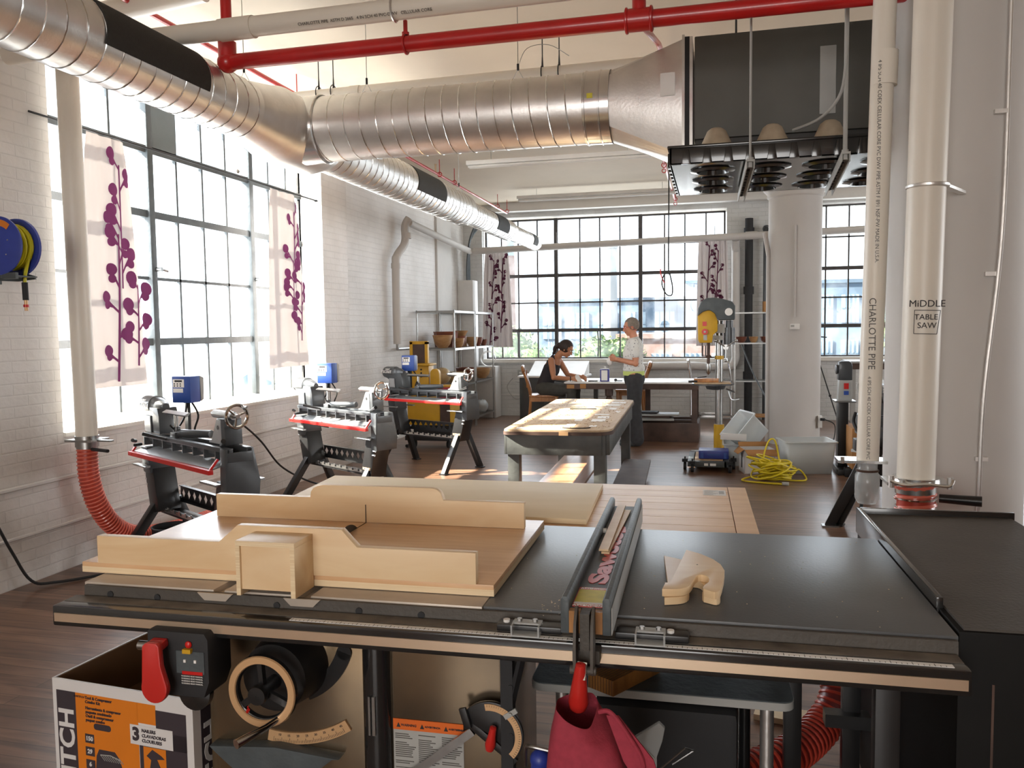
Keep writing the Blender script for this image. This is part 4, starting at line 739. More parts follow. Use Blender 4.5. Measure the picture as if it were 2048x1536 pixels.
hose('dust_hose', 'dark red ribbed hose curving over the floor under the saw', [(.02, 2.52, .08), (.15, 2.62, .085), (.30, 2.75, .09), (.43, 2.93, .11), (.50, 3.0, .20), (.52, 3.1, .35), (.50, 3.3, .5)], .062, 'rhosed', 'rhose', pitch=.026, frame=S)
m = M(); m.cbox((.33, 3.22, .012), (.19, .11, .022), (0, 0, -12)); solo(m, 'wood_offcut', 'plyp', 'flat pale board offcut on the floor behind the gray side table', 'wood offcut', (.33, 3.22, 0), S)
# carton
t = thing('carton', 'white and orange open carton with big STITCH lettering left of the saw', 'cardboard box', (-1.775, 1.912, 0), S @ Matrix.Translation((-1.775, 1.912, 0)) @ Matrix.Rotation(R_(-6), 4, 'Z') @ Matrix.Translation((1.775, -1.912, 0)))
X0, Y0, W, D, HH = -1.775, 1.912, .482, .42, .55
m = M(); th = .006
m.box(X0, X0+W, Y0, Y0+th, 0, HH); m.box(X0, X0+W, Y0+D-th, Y0+D, 0, HH); m.box(X0, X0+th, Y0+th, Y0+D-th, 0, HH); m.box(X0+W-th, X0+W, Y0+th, Y0+D-th, 0, HH); m.box(X0, X0+W, Y0, Y0+D, .0, .006); put(m, 'walls', 'boxw', t)
m = M(); m.box(X0+th, X0+W-th, Y0+D-.012, Y0+D-th, .01, HH-.002); m.box(X0+th, X0+.01, Y0+th, Y0+D-th, .01, HH-.002); m.box(X0+th, X0+W-th, Y0+.02, Y0+D-th, .40, .404); put(m, 'inside', 'cardin', t)
m = M(); e = .0008; fy = Y0-e; m.box(X0+.014, X0+.083, fy, Y0, .01, HH-.032); m.box(X0+.302, X0+.46, fy, Y0, .01, HH-.105); m.box(X0+.36, X0+.46, fy, Y0, .4, HH-.045); put(m, 'black_band', 'boxb', t)
m = M(); m.box(X0+.083, X0+.30, fy, Y0, .01, HH-.032); m.box(X0+.298, X0+.36, fy, Y0, HH-.088, HH-.032)
for z in (.33, .22): m.box(X0+.315, X0+.39, fy-.0003, Y0, z, z+.068)
put(m, 'orange_panel', 'boxo', t)
m = M(); m.text('BOSTITCH', .082, facing((X0+.050, fy-.0004, .275), (0, -1, 0), (-1, 0, 0)) @ Matrix.Diagonal((1.0, .92, 1, 1)), bold=.0022, depth=.0004); m.box(X0+.272, X0+.415, fy-.0006, Y0, HH-.150, HH-.095)
m.text('150', .017, facing((X0+.128, fy-.0012, .391), (0, -1, 0), (0, 0, 1)), bold=.0006); m.text('29', .017, facing((X0+.128, fy-.0012, .354), (0, -1, 0), (0, 0, 1)), bold=.0006); m.text('6', .017, facing((X0+.128, fy-.0012, .317), (0, -1, 0), (0, 0, 1)), bold=.0006)
put(m, 'white_print', 'boxw', t)
m = M(); n_ = -.0011
for z in (.391, .354, .317): m.box(X0+.112, X0+.144, fy-.0005, Y0, z-.013, z+.013)
m.prism([(X0+.15, .345), (X0+.16, .365), (X0+.215, .365), (X0+.232, .345), (X0+.26, .25), (X0+.27, .05), (X0+.13, .05), (X0+.14, .25)], 'Y', fy-.0004, Y0)
m.prism(rrect(X0+.145, X0+.205, HH-.130, HH-.112, .008), 'Y', fy-.0006, Y0)
for k, s_ in enumerate(('Tool & Compressor', 'Combo Kit', 'Herramienta & compresor', 'paquete combinado', 'Outil & compresseur', 'paquet combo')): m.text(s_, .0115, facing((X0+.118, fy-.0008, HH-.042-.0115*k-(.006 if k > 1 else 0)), (0, -1, 0), (0, 0, 1)), align='LEFT', bold=.0003)
m.text('BOSTITCH', .008, facing((X0+.078, fy-.0008, HH-.042), (0, -1, 0), (0, 0, 1)), align='LEFT')
m.text('3', .05, facing((X0+.292, fy-.0012, HH-.122), (0, -1, 0), (0, 0, 1)), bold=.0022)
for k, s_ in enumerate(('NAILERS', 'CLAVADORAS', 'CLOUEUSES')): m.text(s_, .0125, facing((X0+.312, fy-.0012, HH-.108-.014*k), (0, -1, 0), (0, 0, 1)), align='LEFT', bold=.0003)
for z in (.345, .235): m.prism([(X0+.325, z+.028), (X0+.345, z+.048), (X0+.375, z+.034), (X0+.385, z+.026), (X0+.36, z+.022), (X0+.372, z-.002), (X0+.335, z-.006), (X0+.34, z+.018)], 'Y', fy-.0009, Y0)
put(m, 'black_print', 'boxb', t)
m = M(); m.box(X0+W, X0+W+e, Y0+.03, Y0+.12, .01, HH-.035); put(m, 'side_band', 'boxb', t)
m = M(); m.text('BOSTITCH', .085, facing((X0+W+.0016, Y0+.075, .27), (1, 0, 0), (0, -1, 0)), bold=.003, depth=.0004); put(m, 'side_lettering', 'boxw', t)
m = M()
for k in range(9): m.bar((X0+.165+.008*k, fy-.0008, .35), (X0+.18+.008*k, fy-.0008, .335), .0015, .001)
m.tube([(X0+.165, fy-.001, .350), (X0+.2, fy-.001, .353), (X0+.235, fy-.001, .344)], .0015, 5); m.text('150', .02, facing((X0+.19, fy-.001, .29), (0, -1, 0), (0, 0, 1))); put(m, 'picture_highlights', 'lgray', t)
# mitre gauge hanging on the cabinet
t = thing('miter_gauge', 'black miter gauge with tan half-round scale and red knob hung on the saw', 'miter gauge', (-.47, 1.86, .56), S)
m = M(); m.prism(arcpoly(-.482, .535, .0, .082, -42, 155, 26)[26:], 'Y', 1.862, 1.874); m.bar((-.545, 1.868, .565), (-.42, 1.868, .47), .018, .012, (0, 1, 0)); m.bar((-.55, 1.855, .60), (-.535, 1.855, .55), .018, .01, (0, 1, 0)); put(m, 'head', 'black', t, bev=.002)
m = M(); m.prism(arcpoly(-.482, .535, .062, .078, -42, 100, 26), 'Y', 1.859, 1.862); sc_ = put(m, 'scale', 'tan', t, label='tan curved scale')
m = M()
for k in range(30): a = R_(-38+k*4.6); m.bar((-.482+.076*math.cos(a), 1.8585, .535+.076*math.sin(a)), (-.482+.071*math.cos(a), 1.8585, .535+.071*math.sin(a)), .0006, .0006)
put(m, 'scale_marks', 'inkb', sc_)
m = M(); m.lathe([(.001, 0), (.008, .002), (.010, .03), (.0135, .05), (.010, .066), (.001, .07)], (-.470, 1.845, .565), 'Z', 20, rot=(190, 12, 0)); put(m, 'red_knob', 'redh', t, label='red teardrop knob')
m = M(); m.bar((-.53, 1.872, .535), (-.70, 1.872, .40), .020, .009, (0, 1, 0)); put(m, 'bar', 'steel', t, label='steel guide bar')
m = M(); m.bar((-.445, 1.858, .585), (-.415, 1.858, .605), .012, .006, (0, 1, 0)); m.cyl((-.43, 1.85, .595), (-.43, 1.856, .595), .005, seg=8); put(m, 'pointer', 'lgray', t)
# cloth bag at the front rail
t = thing('tote_bag', 'crumpled dark pink cloth bag hanging open under the rail', 'bag', (-.21, 1.62, .6), S)
m = M(); rs = []
for k, (z, x0, x1, y0, y1) in enumerate(((.728, -.285, -.20, 1.60, 1.72), (.700, -.29, -.185, 1.59, 1.72), (.68, -.295, -.165, 1.585, 1.74), (.63, -.30, -.14, 1.58, 1.75), (.55, -.305, -.12, 1.575, 1.76), (.40, -.31, -.11, 1.57, 1.76), (.2, -.30, -.11, 1.58, 1.76))):
    ring = []
    for j in range(24):
        a = 2*math.pi*j/24; cx_, cy_ = (x0+x1)/2, (y0+y1)/2; f_ = 1+.05*math.sin(3*a+k)+.03*math.sin(7*a+2*k); sx, sy = abs(math.cos(a))**.7*math.copysign(1, math.cos(a)), abs(math.sin(a))**.7*math.copysign(1, math.sin(a)); ring.append((cx_+(x1-x0)/2*sx*f_, cy_+(y1-y0)/2*sy*f_, z-(.025*(sx+1)/2*(.5-sy*.5) if k < 2 else 0)+.006*math.sin(2*a)))
    rs.append(ring)
m.rings(rs, cap=False); b = put(m, 'cloth', 'pink', t, ang=60); sm = b.modifiers.new('thickness', 'SOLIDIFY'); sm.thickness = .002; sm.offset = -1; ss = b.modifiers.new('smooth', 'SUBSURF'); ss.levels = 1; ss.render_levels = 2
m = M(); m.prism([(-.175, .725), (-.15, .725), (-.08, .64), (-.06, .58), (-.10, .57), (-.14, .63)], 'Y', 1.628, 1.633); m.tube(smoothpath([(-.19, 1.63, .73), (-.165, 1.62, .735), (-.13, 1.62, .69), (-.1, 1.625, .63), (-.11, 1.63, .56)]), .005, 8); put(m, 'strap_flap', 'pink', t)
m = M(); m.tube(smoothpath([(-.36, 1.70, .56), (-.355, 1.68, .61), (-.34, 1.66, .625), (-.30, 1.66, .62)]), .004, 8); solo(m, 'wire_basket', 'steel', 'bent gray wire handle left of the pink bag', 'basket', (-.34, 1.68, .56), S)
m = M(); m.sphere((-.325, 1.68, .588), .022, (1, 1, 1), 14); m.cyl((-.325, 1.68, .45), (-.325, 1.68, .585), .02, seg=14); solo(m, 'spray_bottle', 'bluer', 'blue bottle cap showing left of the pink bag', 'bottle', (-.325, 1.68, .45), S)
t = thing('blade_guard', 'clear plastic blade guard and wire stand on the gray base right of the bag', 'blade guard', (-.1, 1.9, .5), S)
m = M(); m.prism([(-.15, .525), (-.135, .545), (-.08, .585), (-.066, .572), (-.072, .54), (-.085, .50), (-.085, .46), (-.12, .46)], 'Y', 1.90, 1.915); put(m, 'guard', 'clear', t, bev=.003)
m = M(); m.prism([(-.15, .525), (-.12, .53), (-.09, .50), (-.085, .42), (-.12, .42)], 'Y', 1.895, 1.90); put(m, 'metal_plate', 'lgray', t)
m = M(); m.tube([(-.08, 1.9, .47), (-.02, 1.92, .52), (.0, 1.95, .50), (-.05, 1.95, .46)], .0025, 6); m.tube([(-.10, 1.905, .1), (-.10, 1.905, .46)], .006, 8); m.box(-.16, -.04, 1.85, 1.97, .06, .1); put(m, 'stand_rod', 'steel', t)
# ================================================================ wood lathes (lathe frame: x along the bed, y to the back)
def LF(x, y, a): return Matrix.Translation((x, y, 0)) @ Matrix.Rotation(R_(a), 4, 'Z')
def holes_plate(m, x0, x1, z0, z1, n, y0, y1, round_at=None):
    """perforated brace: diamond cut-outs, one round"""
    w_ = (x1-x0)/n; zc = (z0+z1)/2
    for i in range(n):
        a, b = x0+i*w_, x0+(i+1)*w_; c_ = (a+b)/2; K = 16
        if i == round_at: inner = [(c_+.034*math.cos(2*math.pi*k/K), zc+.034*math.sin(2*math.pi*k/K)) for k in range(K)]
        else:
            hw, hh = .028, .036; inner = []
            for k in range(K):
                t_ = 2*math.pi*k/K; d = abs(math.cos(t_))/hw+abs(math.sin(t_))/hh; inner.append((c_+math.cos(t_)/d, zc+math.sin(t_)/d))
        outer = []
        for k in range(K):
            t_ = 2*math.pi*k/K; cx_, sz = math.cos(t_), math.sin(t_); q = max(abs(cx_)/(w_/2), abs(sz)/((z1-z0)/2)); outer.append((c_+cx_/q, zc+sz/q))
        for y in (y0, y1):
            A = m._v([(p[0], y, p[1]) for p in inner]); B = m._v([(p[0], y, p[1]) for p in outer])
            for k in range(K): m.bm.faces.new((A[k], A[(k+1) % K], B[(k+1) % K], B[k]))
        A = m._v([(p[0], y0, p[1]) for p in inner]); B = m._v([(p[0], y1, p[1]) for p in inner])
        for k in range(K): m.bm.faces.new((A[k], A[(k+1) % K], B[(k+1) % K], B[k]))
    return m
def make_lathe(label, F):
    t = thing('wood_lathe', label, 'lathe', (0, .2, 0), F, group='wood lathes')
    m = M(); m.box(-.63, .56, .10, .135, .835, .862); m.box(-.63, .56, .215, .25, .835, .862); m.box(-.63, .56, .125, .135, .81, .84); m.box(-.63, .56, .215, .225, .81, .84)
    for k in range(9): x = -.61+k*.145; m.box(x, x+.012, .10, .25, .782, .838)
    put(m, 'bed', 'lathe', t, bev=.002)
    m = M(); m.prism([(.012, .752), (.03, .742), (.15, .768), (.15, .776), (.035, .750), (.012, .760)], 'X', -.60, .50); put(m, 'chip_tray', 'lathew', t)
    m = M(); m.bar((-.58, 0, .742), (.56, 0, .742), .028, .026); m.bar((-.56, 0, .745), (-.56, .04, .80), .02, .012); m.bar((.535, 0, .745), (.545, .05, .81), .02, .012); m.cyl((-.52, -.014, .742), (-.52, -.016, .742), .006, seg=8); put(m, 'red_bar', 'redp', t, bev=.003, label='bright red guard bar')
    # end leg housings
    m = M(); m.prism([(.09, .86), (.12, .86), (.12, .81), (.22, .81), (.22, .86), (.26, .86), (.30, .66), (.29, .56), (.09, .56), (.085, .66)], 'X', .49, .56); put(m, 'tail_housing', 'lathe', t, bev=.006)
    m = M(); m.prism([(.08, .775), (.26, .775), (.28, .62), (.10, .60)], 'X', -.63, -.52); put(m, 'head_housing', 'lathe', t, bev=.006)
    # headstock
    m = M(); m.lathe([(.001, -.80), (.030, -.80), (.034, -.775), (.062, -.765), (.067, -.74), (.067, -.60), (.058, -.59), (.05, -.55), (.045, -.52), (.028, -.49), (.024, -.47), (.001, -.47)], (0, .20, 1.035), 'X', 32); hd = put(m, 'headstock', 'lathe', t)
    m = M(); m.cyl((-.825, .20, 1.035), (-.80, .20, 1.035), .026, seg=24); put(m, 'hand_wheel_cap', 'white', hd, label='pale end cap')
    m = M(); m.text('SCOUT', .042, facing((-.68, .1325, 1.042), (0, -1, 0), (0, 0, 1)), bold=.001); m.text('ROBUST', .018, facing((-.68, .1405, 1.072), (0, -1, .35), (0, .3, 1)), bold=.0005); put(m, 'lettering', 'white', hd)
    m = M(); m.prism([(-.665, .862), (-.44, .862), (-.45, .98), (-.47, 1.03), (-.74, 1.03), (-.72, .99), (-.655, .95)], 'Y', .14, .27); m.prism([(-.66, .862), (-.55, .862), (-.56, .975), (-.655, .975)], 'Y', .132, .14); put(m, 'neck', 'lathe', t, bev=.004)
    m = M(); m.prism([(-.655, .87), (-.555, .87), (-.565, .97), (-.65, .97)], 'Y', .129, .133); put(m, 'satin_plate', 'lathew', t)
    # speed control box
    BXM = Matrix.Translation((-.575, .39, 0)) @ Matrix.Rotation(R_(27), 4, 'Z') @ Matrix.Translation((.575, -.39, 0))
    m = M(); m.X = BXM; m.box(-.655, -.505, .34, .44, 1.045, 1.225); bx = put(m, 'control_box', 'blue', t, bev=.006, label='blue speed control box')
    m = M(); m.X = BXM; m.prism([(.45, 1.05), (.475, 1.06), (.48, 1.21), (.44, 1.225)], 'X', -.654, -.506); put(m, 'box_back', 'lgray', bx)
    m = M(); m.X = BXM; m.box(-.645, -.555, .3385, .34, 1.15, 1.205); m.box(-.645, -.565, .3385, .34, 1.115, 1.143); put(m, 'keypad', 'paper', bx)
    m = M(); m.X = BXM; m.box(-.63, -.57, .338, .3386, 1.186, 1.200)
    for k in range(6): m.box(-.638+.024*(k % 3), -.626+.024*(k % 3), .338, .3386, 1.156+.014*(k//3), 1.164+.014*(k//3))
    put(m, 'display', 'inkb', bx)
    m = M(); m.prism([(-.60, 1.05), (-.55, 1.05), (-.55, .85), (-.60, .85)], 'Y', .38, .40); m.box(-.60, -.55, .26, .40, .85, .86); put(m, 'control_post', 'black', t)
    m = M(); m.tube(smoothpath([(-.53, .40, 1.05), (-.48, .42, .96), (-.50, .40, .86), (-.45, .38, .74)]), .007, 6); m.tube(smoothpath([(-.56, .38, 1.05), (-.56, .36, .95), (-.60, .33, .87)]), .007, 6); put(m, 'cable', 'cord', t)
    # tool rest and banjo
    m = M(); m.prism([(.125, 1.012), (.155, 1.028), (.165, 1.024), (.14, 1.0)], 'X', -.36, -.03); m.cyl((-.20, .148, .90), (-.20, .148, 1.01), .0135, seg=14); put(m, 'tool_rest', 'steel', t)
    m = M(); m.cyl((-.20, .148, .862), (-.20, .148, .93), .022, seg=16); m.tube([(-.20, .15, .885), (.08, .24, .895)], [.028, .024], 14); m.cbox((-.2, .15, .878), (.07, .06, .03)); put(m, 'banjo', 'lathe', t, bev=.002)
    m = M(); m.cyl((-.20, .13, .915), (-.155, .09, .945), .006, seg=8); m.cyl((-.25, .10, .85), (-.36, .0, .885), .008, .012, seg=10); m.cyl((-.56, .03, .82), (-.53, .0, .83), .012, seg=10); m.cyl((-.52, .05, .80), (-.5, .0, .80), .011, seg=10); put(m, 'clamp_levers', 'black', t)
    # tailstock
    m = M(); m.prism([(.235, .865), (.44, .865), (.43, 1.02), (.34, 1.02), (.325, .985), (.265, .885), (.235, .88)], 'Y', .15, .26); tl = put(m, 'tailstock', 'lathe', t, bev=.006)
    m = M(); m.prism([(.245, .87), (.40, .87), (.395, 1.01), (.345, 1.01), (.275, .885), (.245, .88)], 'Y', .1465, .1505); put(m, 'satin_plate', 'lathew', tl)
    m = M(); m.cyl((.36, .1455, .965), (.36, .147, .965), .013, seg=18); put(m, 'port_hole', 'black', tl)
    m = M(); m.cyl((.22, .2, 1.035), (.455, .2, 1.035), .024, seg=24); m.cyl((.19, .2, 1.035), (.22, .2, 1.035), .012, .018, seg=14); put(m, 'quill', 'steel', tl)
    m = M(); m.torus((.49, .2, 1.035), .066, .010, 'X', 36, 8)
    for a in (20, 140, 260): m.cyl((.485, .2, 1.035), (.49, .2+.062*math.cos(R_(a)), 1.035+.062*math.sin(R_(a))), .006, seg=8)
    m.cyl((.455, .2, 1.035), (.505, .2, 1.035), .013, seg=12); m.cyl((.495, .235, 1.087), (.545, .235, 1.087), .008, seg=10); put(m, 'hand_wheel', 'chrome', tl, label='polished spoked hand wheel')
    m = M(); m.cyl((.43, .13, .87), (.60, .06, .915), .010, .014, seg=12); put(m, 'lock_lever', 'black', tl)
    # stand: two splayed end stands and a perforated brace
    for x, s_ in ((-.56, -1), (.42, 1)):
        m = M(); m.bar((x+.03*s_, .19, .64), (x-.05*s_, .19, .34), .13, .15, (0, 1, 0)); m.bar((x-.03*s_, .16, .42), (x+.0*s_, -.13, .0), .055, .055, (1, 0, 0)); m.bar((x-.03*s_, .27, .42), (x+.0*s_, .46, .0), .055, .055, (1, 0, 0)); m.cbox((x-.0*s_, -.125, .006), (.09, .07, .012)); m.cbox((x, .455, .006), (.09, .07, .012)); put(m, 'leg_stand', 'black', t, bev=.003)
        m = M()
        for k in range(4): m.cyl((x+.10*s_-.01*k*s_, .12, .62-.035*k), (x+.075*s_-.01*k*s_, .12, .62-.035*k), .009, seg=8)
        put(m, 'bolts', 'chrome', t)
        m = M(); m.cbox((x, .06, .655), (.20, .035, .012)); m.cyl((x-.1, .05, .655), (x+.12, .04, .655), .006, seg=8); m.cbox((x, .33, .655), (.20, .035, .012)); put(m, 'tool_bracket', 'steel', t)
    m = M(); holes_plate(m, -.53, .36, .398, .488, 11, .30, .306, 7); m.box(-.53, .36, .29, .32, .488, .493); m.box(-.53, .36, .30, .306, .38, .405); put(m, 'brace_panel', 'black', t)
    m = M(); m.bar((-.53, .17, .35), (.39, .17, .345), .012, .04); m.box(-.53, .38, .17, .30, .33, .336); put(m, 'lower_shelf', 'black', t)
    m = M()
    for k in range(9): m.prism([(-.46+.085*k, .352), (-.40+.085*k, .352), (-.40+.085*k, .378), (-.42+.085*k, .378), (-.42+.085*k, .368), (-.46+.085*k, .368)], 'Y', .158, .163)
    m.box(-.46, .30, .158, .163, .345, .353); put(m, 'notched_strip', 'galv2', t)
    m = M(); m.text('ROBUST', .028, facing((.40, .1015, .40), (0, -1, 0), (0, 0, 1)), bold=.001); m.text('AMERICAN BEAUTY', .012, facing((.40, .1015, .378), (0, -1, 0), (0, 0, 1))) if False else None; put(m, 'stand_mark', 'bench', t)
    return t
lt = make_lathe('gray wood lathe with red bar nearest the camera, under the left window', LF(-3.208, 4.223, -30))
b = LF(-3.208, 4.223, -30).inverted()
M2 = LF(-3.149, 6.179, -30.3); M3 = LF(-3.10, 8.31, -24); off = Matrix.Translation((0, .2, 0))
clone(lt, M2 @ off, 'gray wood lathe with red bar, middle one of the three in the row')
clone(lt, M3 @ off, 'gray wood lathe with red bar, farthest of the row, before the yellow machine')
t = thing('power_cord', 'black power cord from the wall box below the left window to the middle lathe', 'cord', (-4.03, 6.2, .7))
m = M(); m.box(-4.075, -4.0, 6.12, 6.24, .66, .80); put(m, 'outlet_box', 'steel', t, bev=.004)
m = M(); m.tube(smoothpath([(-4.0, 6.2, .72), (-3.95, 6.22, .71), (-3.9, 6.4, .55), (-3.87, 6.65, .3), (-3.8, 6.95, .12), (-3.6, 7.0, .05), (-3.3, 6.8, .02)]), .0085, 8); put(m, 'cable', 'cord', t)
m = M(); m.tube(smoothpath([(-4.06, 3.6, .62), (-4.05, 3.75, .5), (-4.02, 3.86, .25), (-3.98, 3.95, .05), (-3.9, 4.05, .015), (-3.7, 4.3, .012), (-3.4, 4.7, .012)]), .009, 8); solo(m, 'power_cord', 'cord', 'black cord drooping down the left wall onto the floor', 'cord', (-4.0, 3.9, .2))
m = M(); m.lathe([(.12, 0), (.13, .20), (.135, .20), (.125, .205), (.115, .01)], (-3.62, 4.78, 0), seg=28); m.cyl((-3.62, 4.78, 0), (-3.62, 4.78, .01), .12); solo(m, 'waste_bucket', 'blackm', 'black bucket on the floor behind the left red hose', 'bucket', (-3.62, 4.78, 0))

# ---------------------------------------------------------------- long workbench
bn = thing('workbench', 'long low workbench strewn with paper scraps, half in the sun', 'workbench', (-1.2, 7.3, 0))
cs = [(-1.585, 5.985), (-.765, 6.035), (-.853, 8.66), (-1.69, 8.74)]
def rpoly(P, r, n=5):
    out = []
    for i in range(len(P)):
        p = Vector((*P[i], 0)); a = Vector((*P[i-1], 0))-p; b = Vector((*P[(i+1) % len(P)], 0))-p; a.normalize(); b.normalize(); ri = r[i]
        for k in range(n+1):
            t_ = k/n; q = (p+a*ri)*(1-t_)**2+p*2*t_*(1-t_)+(p+b*ri)*t_**2; out.append((q.x, q.y))
    return out
m = M(); m.prism(rpoly(cs, [.06, .16, .1, .15]), 'Z', .722, .752); put(m, 'top', 'bench', bn, bev=.002)
m = M(); m.prism(rpoly([(-1.59, 5.978), (-.76, 6.028), (-.848, 8.666), (-1.696, 8.746)], [.06, .16, .1, .15]), 'Z', .712, .738); put(m, 'edge_band', 'brown', bn)
m = M(); m.cbox((-1.12, 6.004, .725), (.07, .006, .026), (0, 0, 3)); put(m, 'wood_patch', 'tan', bn, label='pale wood patch on the edge')
m = M(); m.bar((-1.56, 6.02, .635), (-.84, 6.065, .635), .03, .155); m.bar((-.80, 6.10, .635), (-.885, 8.62, .635), .03, .155); m.bar((-1.57, 6.02, .635), (-1.67, 8.69, .635), .03, .155); m.bar((-1.66, 8.69, .635), (-.89, 8.63, .635), .03, .155); put(m, 'apron', 'benchp', bn, bev=.003)
for x, y in ((-1.52, 6.09), (-.86, 6.13), (-.925, 8.5), (-1.61, 8.6)):
    m = M(); m.box(x-.045, x+.045, y-.045, y+.045, 0, .71); put(m, 'leg', 'benchp', bn, bev=.003)
m = M(); m.prism([(-.84, 6.0), (-.56, 6.05), (-.66, 8.4), (-.93, 8.4)], 'Z', .14, .16); put(m, 'low_shelf', 'brown', bn)
m = M(); m.prism([(-1.44, 6.1), (-1.06, 6.1), (-1.12, 8.5), (-1.52, 8.5)], 'Z', .20, .225); put(m, 'middle_shelf', 'shelfw', bn)
m = M(); m.box(-1.40, -1.3, 8.45, 8.5, .22, .5); put(m, 'shelf_post', 'benchp', bn)
random.seed(11)
def on_bench(u, v):
    a = Vector((*cs[0], 0)).lerp(Vector((*cs[1], 0)), u); b = Vector((*cs[3], 0)).lerp(Vector((*cs[2], 0)), u); return a.lerp(b, v)
pp = [(.58, .12, .09, .2), (.60, .26, .08, .24), (.57, .42, .09, .1), (.56, .52, .10, .28), (.57, .68, .10, .14), (.56, .80, .10, .22), (.58, .93, .09, .14), (.80, .10, .07, .12), (.80, .25, .14, .22), (.82, .34, .12, .2), (.78, .42, .16, .1), (.84, .62, .08, .2), (.80, .76, .18, .22), (.84, .86, .18, .22), (.82, .95, .14, .1), (.92, .52, .05, .16), (.25, .04, .3, .10), (.42, .035, .2, .05)]
p0 = None
for i, (u, v, w_, l) in enumerate(pp):
    p = on_bench(u, v); m = M(); m.cbox((0, 0, .0008), (w_*.8, l*.8, .0012), (0, 0, 0)); a = random.uniform(-4, 6)+2
    o = solo(m, 'paper_sheet', 'paper', 'white paper scrap lying on the long sunlit workbench', 'paper', (0, 0, 0), group='paper scraps on the workbench', smooth=False); o.location = (p.x, p.y, .7525+.0004*(i % 3)); o.rotation_euler = (0, 0, R_(a))
m = M()
for k in range(260):
    p = on_bench(random.uniform(.05, .95), random.uniform(.03, .97)); s_ = random.uniform(.003, .012); m.cbox((p.x, p.y, .7535), (s_*1.6, s_, .003), (0, random.uniform(-20, 20), random.uniform(0, 180)))
solo(m, 'wood_chips', 'bowl', 'brown wood chips sprinkled over the long workbench', 'wood chips', (-1.2, 7.3, .752), kind='stuff', smooth=False)
m = M(); m.tube(smoothpath([(-1.15, 6.13, .756), (-1.08, 6.10, .757), (-.98, 6.12, .757), (-.94, 6.16, .757)]), .004, 6); m.tube([(-1.35, 7.58, .757), (-1.10, 7.60, .757)], .005, 6); solo(m, 'carving_knife', 'blackm', 'thin dark tool lying near the front edge of the long workbench', 'tool', (-1.05, 6.12, .753))

# ---------------------------------------------------------------- yellow machine behind the far lathe
t = thing('bandsaw', 'yellow and brown shop machine behind the farthest lathe', 'machine', (-3.6, 9.9, 0))
m = M(); m.box(-3.86, -3.42, 9.8, 10.2, .30, .66); m.box(-3.42, -3.28, 9.8, 10.2, .30, .62); put(m, 'base', 'yellow', t, bev=.01)
m = M(); m.box(-3.415, -3.285, 9.795, 9.80, .31, .61); put(m, 'brown_panel', 'brown', t, label='brown side panel')
m = M(); m.box(-3.91, -3.66, 10.05, 10.1, 1.02, 1.06); m.box(-3.91, -3.87, 10.05, 10.1, .8, 1.36); m.box(-3.70, -3.66, 10.05, 10.1, .8, 1.36); m.box(-3.91, -3.66, 10.05, 10.1, 1.33, 1.37); put(m, 'frame', 'yellow', t)
m = M(); m.box(-3.87, -3.70, 10.06, 10.09, 1.06, 1.33); put(m, 'screen_panel', 'brown', t)
m = M(); m.box(-3.84, -3.58, 9.85, 10.05, .66, 1.06); m.box(-3.86, -3.55, 9.8, 10.08, 1.06, 1.085); put(m, 'column', 'yellow', t, bev=.01)
m = M()
for k in range(3): m.cyl((-3.68, 9.845, .92+.045*k), (-3.68, 9.85, .92+.045*k), .012, seg=12)
put(m, 'knobs', 'blackm', t)
m = M(); m.prism([(-3.56, .80), (-3.44, .80), (-3.44, .96)]+[(-3.50+.06*math.cos(R_(a)), .96+.06*math.sin(R_(a))) for a in range(20, 180, 20)]+[(-3.56, .96)], 'Y', 9.85, 9.92); m.box(-3.6, -3.25, 9.8, 10.0, .78, .81); put(m, 'guard', 'yellow', t, bev=.004)
m = M(); m.cyl((-3.9, 9.85, .02), (-3.9, 9.9, .02), .02); m.box(-3.9, -3.3, 9.8, 10.2, .10, .16); m.cyl((-3.24, 9.84, .1), (-3.24, 9.88, .1), .035, seg=16); m.box(-3.8, -3.3, 9.85, 10.15, .16, .30); put(m, 'rolling_base', 'black', t)
for x in (-3.82, -3.36):
    m = M(); m.cyl((x, 9.9, .05), (x+.03, 9.9, .05), .05, seg=14); put(m, 'caster', 'rubber', t)
m = M(); m.box(-3.42, -3.2, 9.72, 9.98, .62, .79); solo(m, 'red_crate', 'pink', 'dark red crate on the yellow machine under the tailstock', 'crate', (-3.3, 9.85, .62), bev=.01)

# ---------------------------------------------------------------- chrome wire racks with turned bowls
def wire_shelf(m, x0, x1, y0, y1, z):
    m.box(x0, x1, y0, y0+.006, z-.03, z); m.box(x0, x1, y1-.006, y1, z-.03, z); m.box(x0, x0+.006, y0, y1, z-.03, z); m.box(x1-.006, x1, y0, y1, z-.03, z)
    n = int((y1-y0)/.03)
    for k in range(n): y = y0+(y1-y0)*k/n; m.box(x0, x1, y, y+.004, z-.004, z)
    for k in range(3): x = x0+(x1-x0)*(k+1)/4; m.box(x, x+.005, y0, y1, z-.012, z-.004)
def rack(y0, y1, label):
    t = thing('wire_rack', label, 'shelf', (-3.97, (y0+y1)/2, 0), group='chrome wire racks in the corner')
    for x in (-4.26, -3.69):
        for y in (y0+.015, y1-.015):
            m = M(); m.cyl((x, y, 0), (x, y, 1.80), .0125, seg=12); put(m, 'post', 'steel', t)
    for z in (1.79, 1.245, .70, .14): m = M(); wire_shelf(m, -4.27, -3.68, y0, y1, z); put(m, 'wire_shelf', 'steel', t)
    return t
rack(11.25, 12.28, 'chrome wire rack nearer the camera, bowls on its middle shelf'); rack(12.31, 13.36, 'chrome wire rack farther back beside the far window')
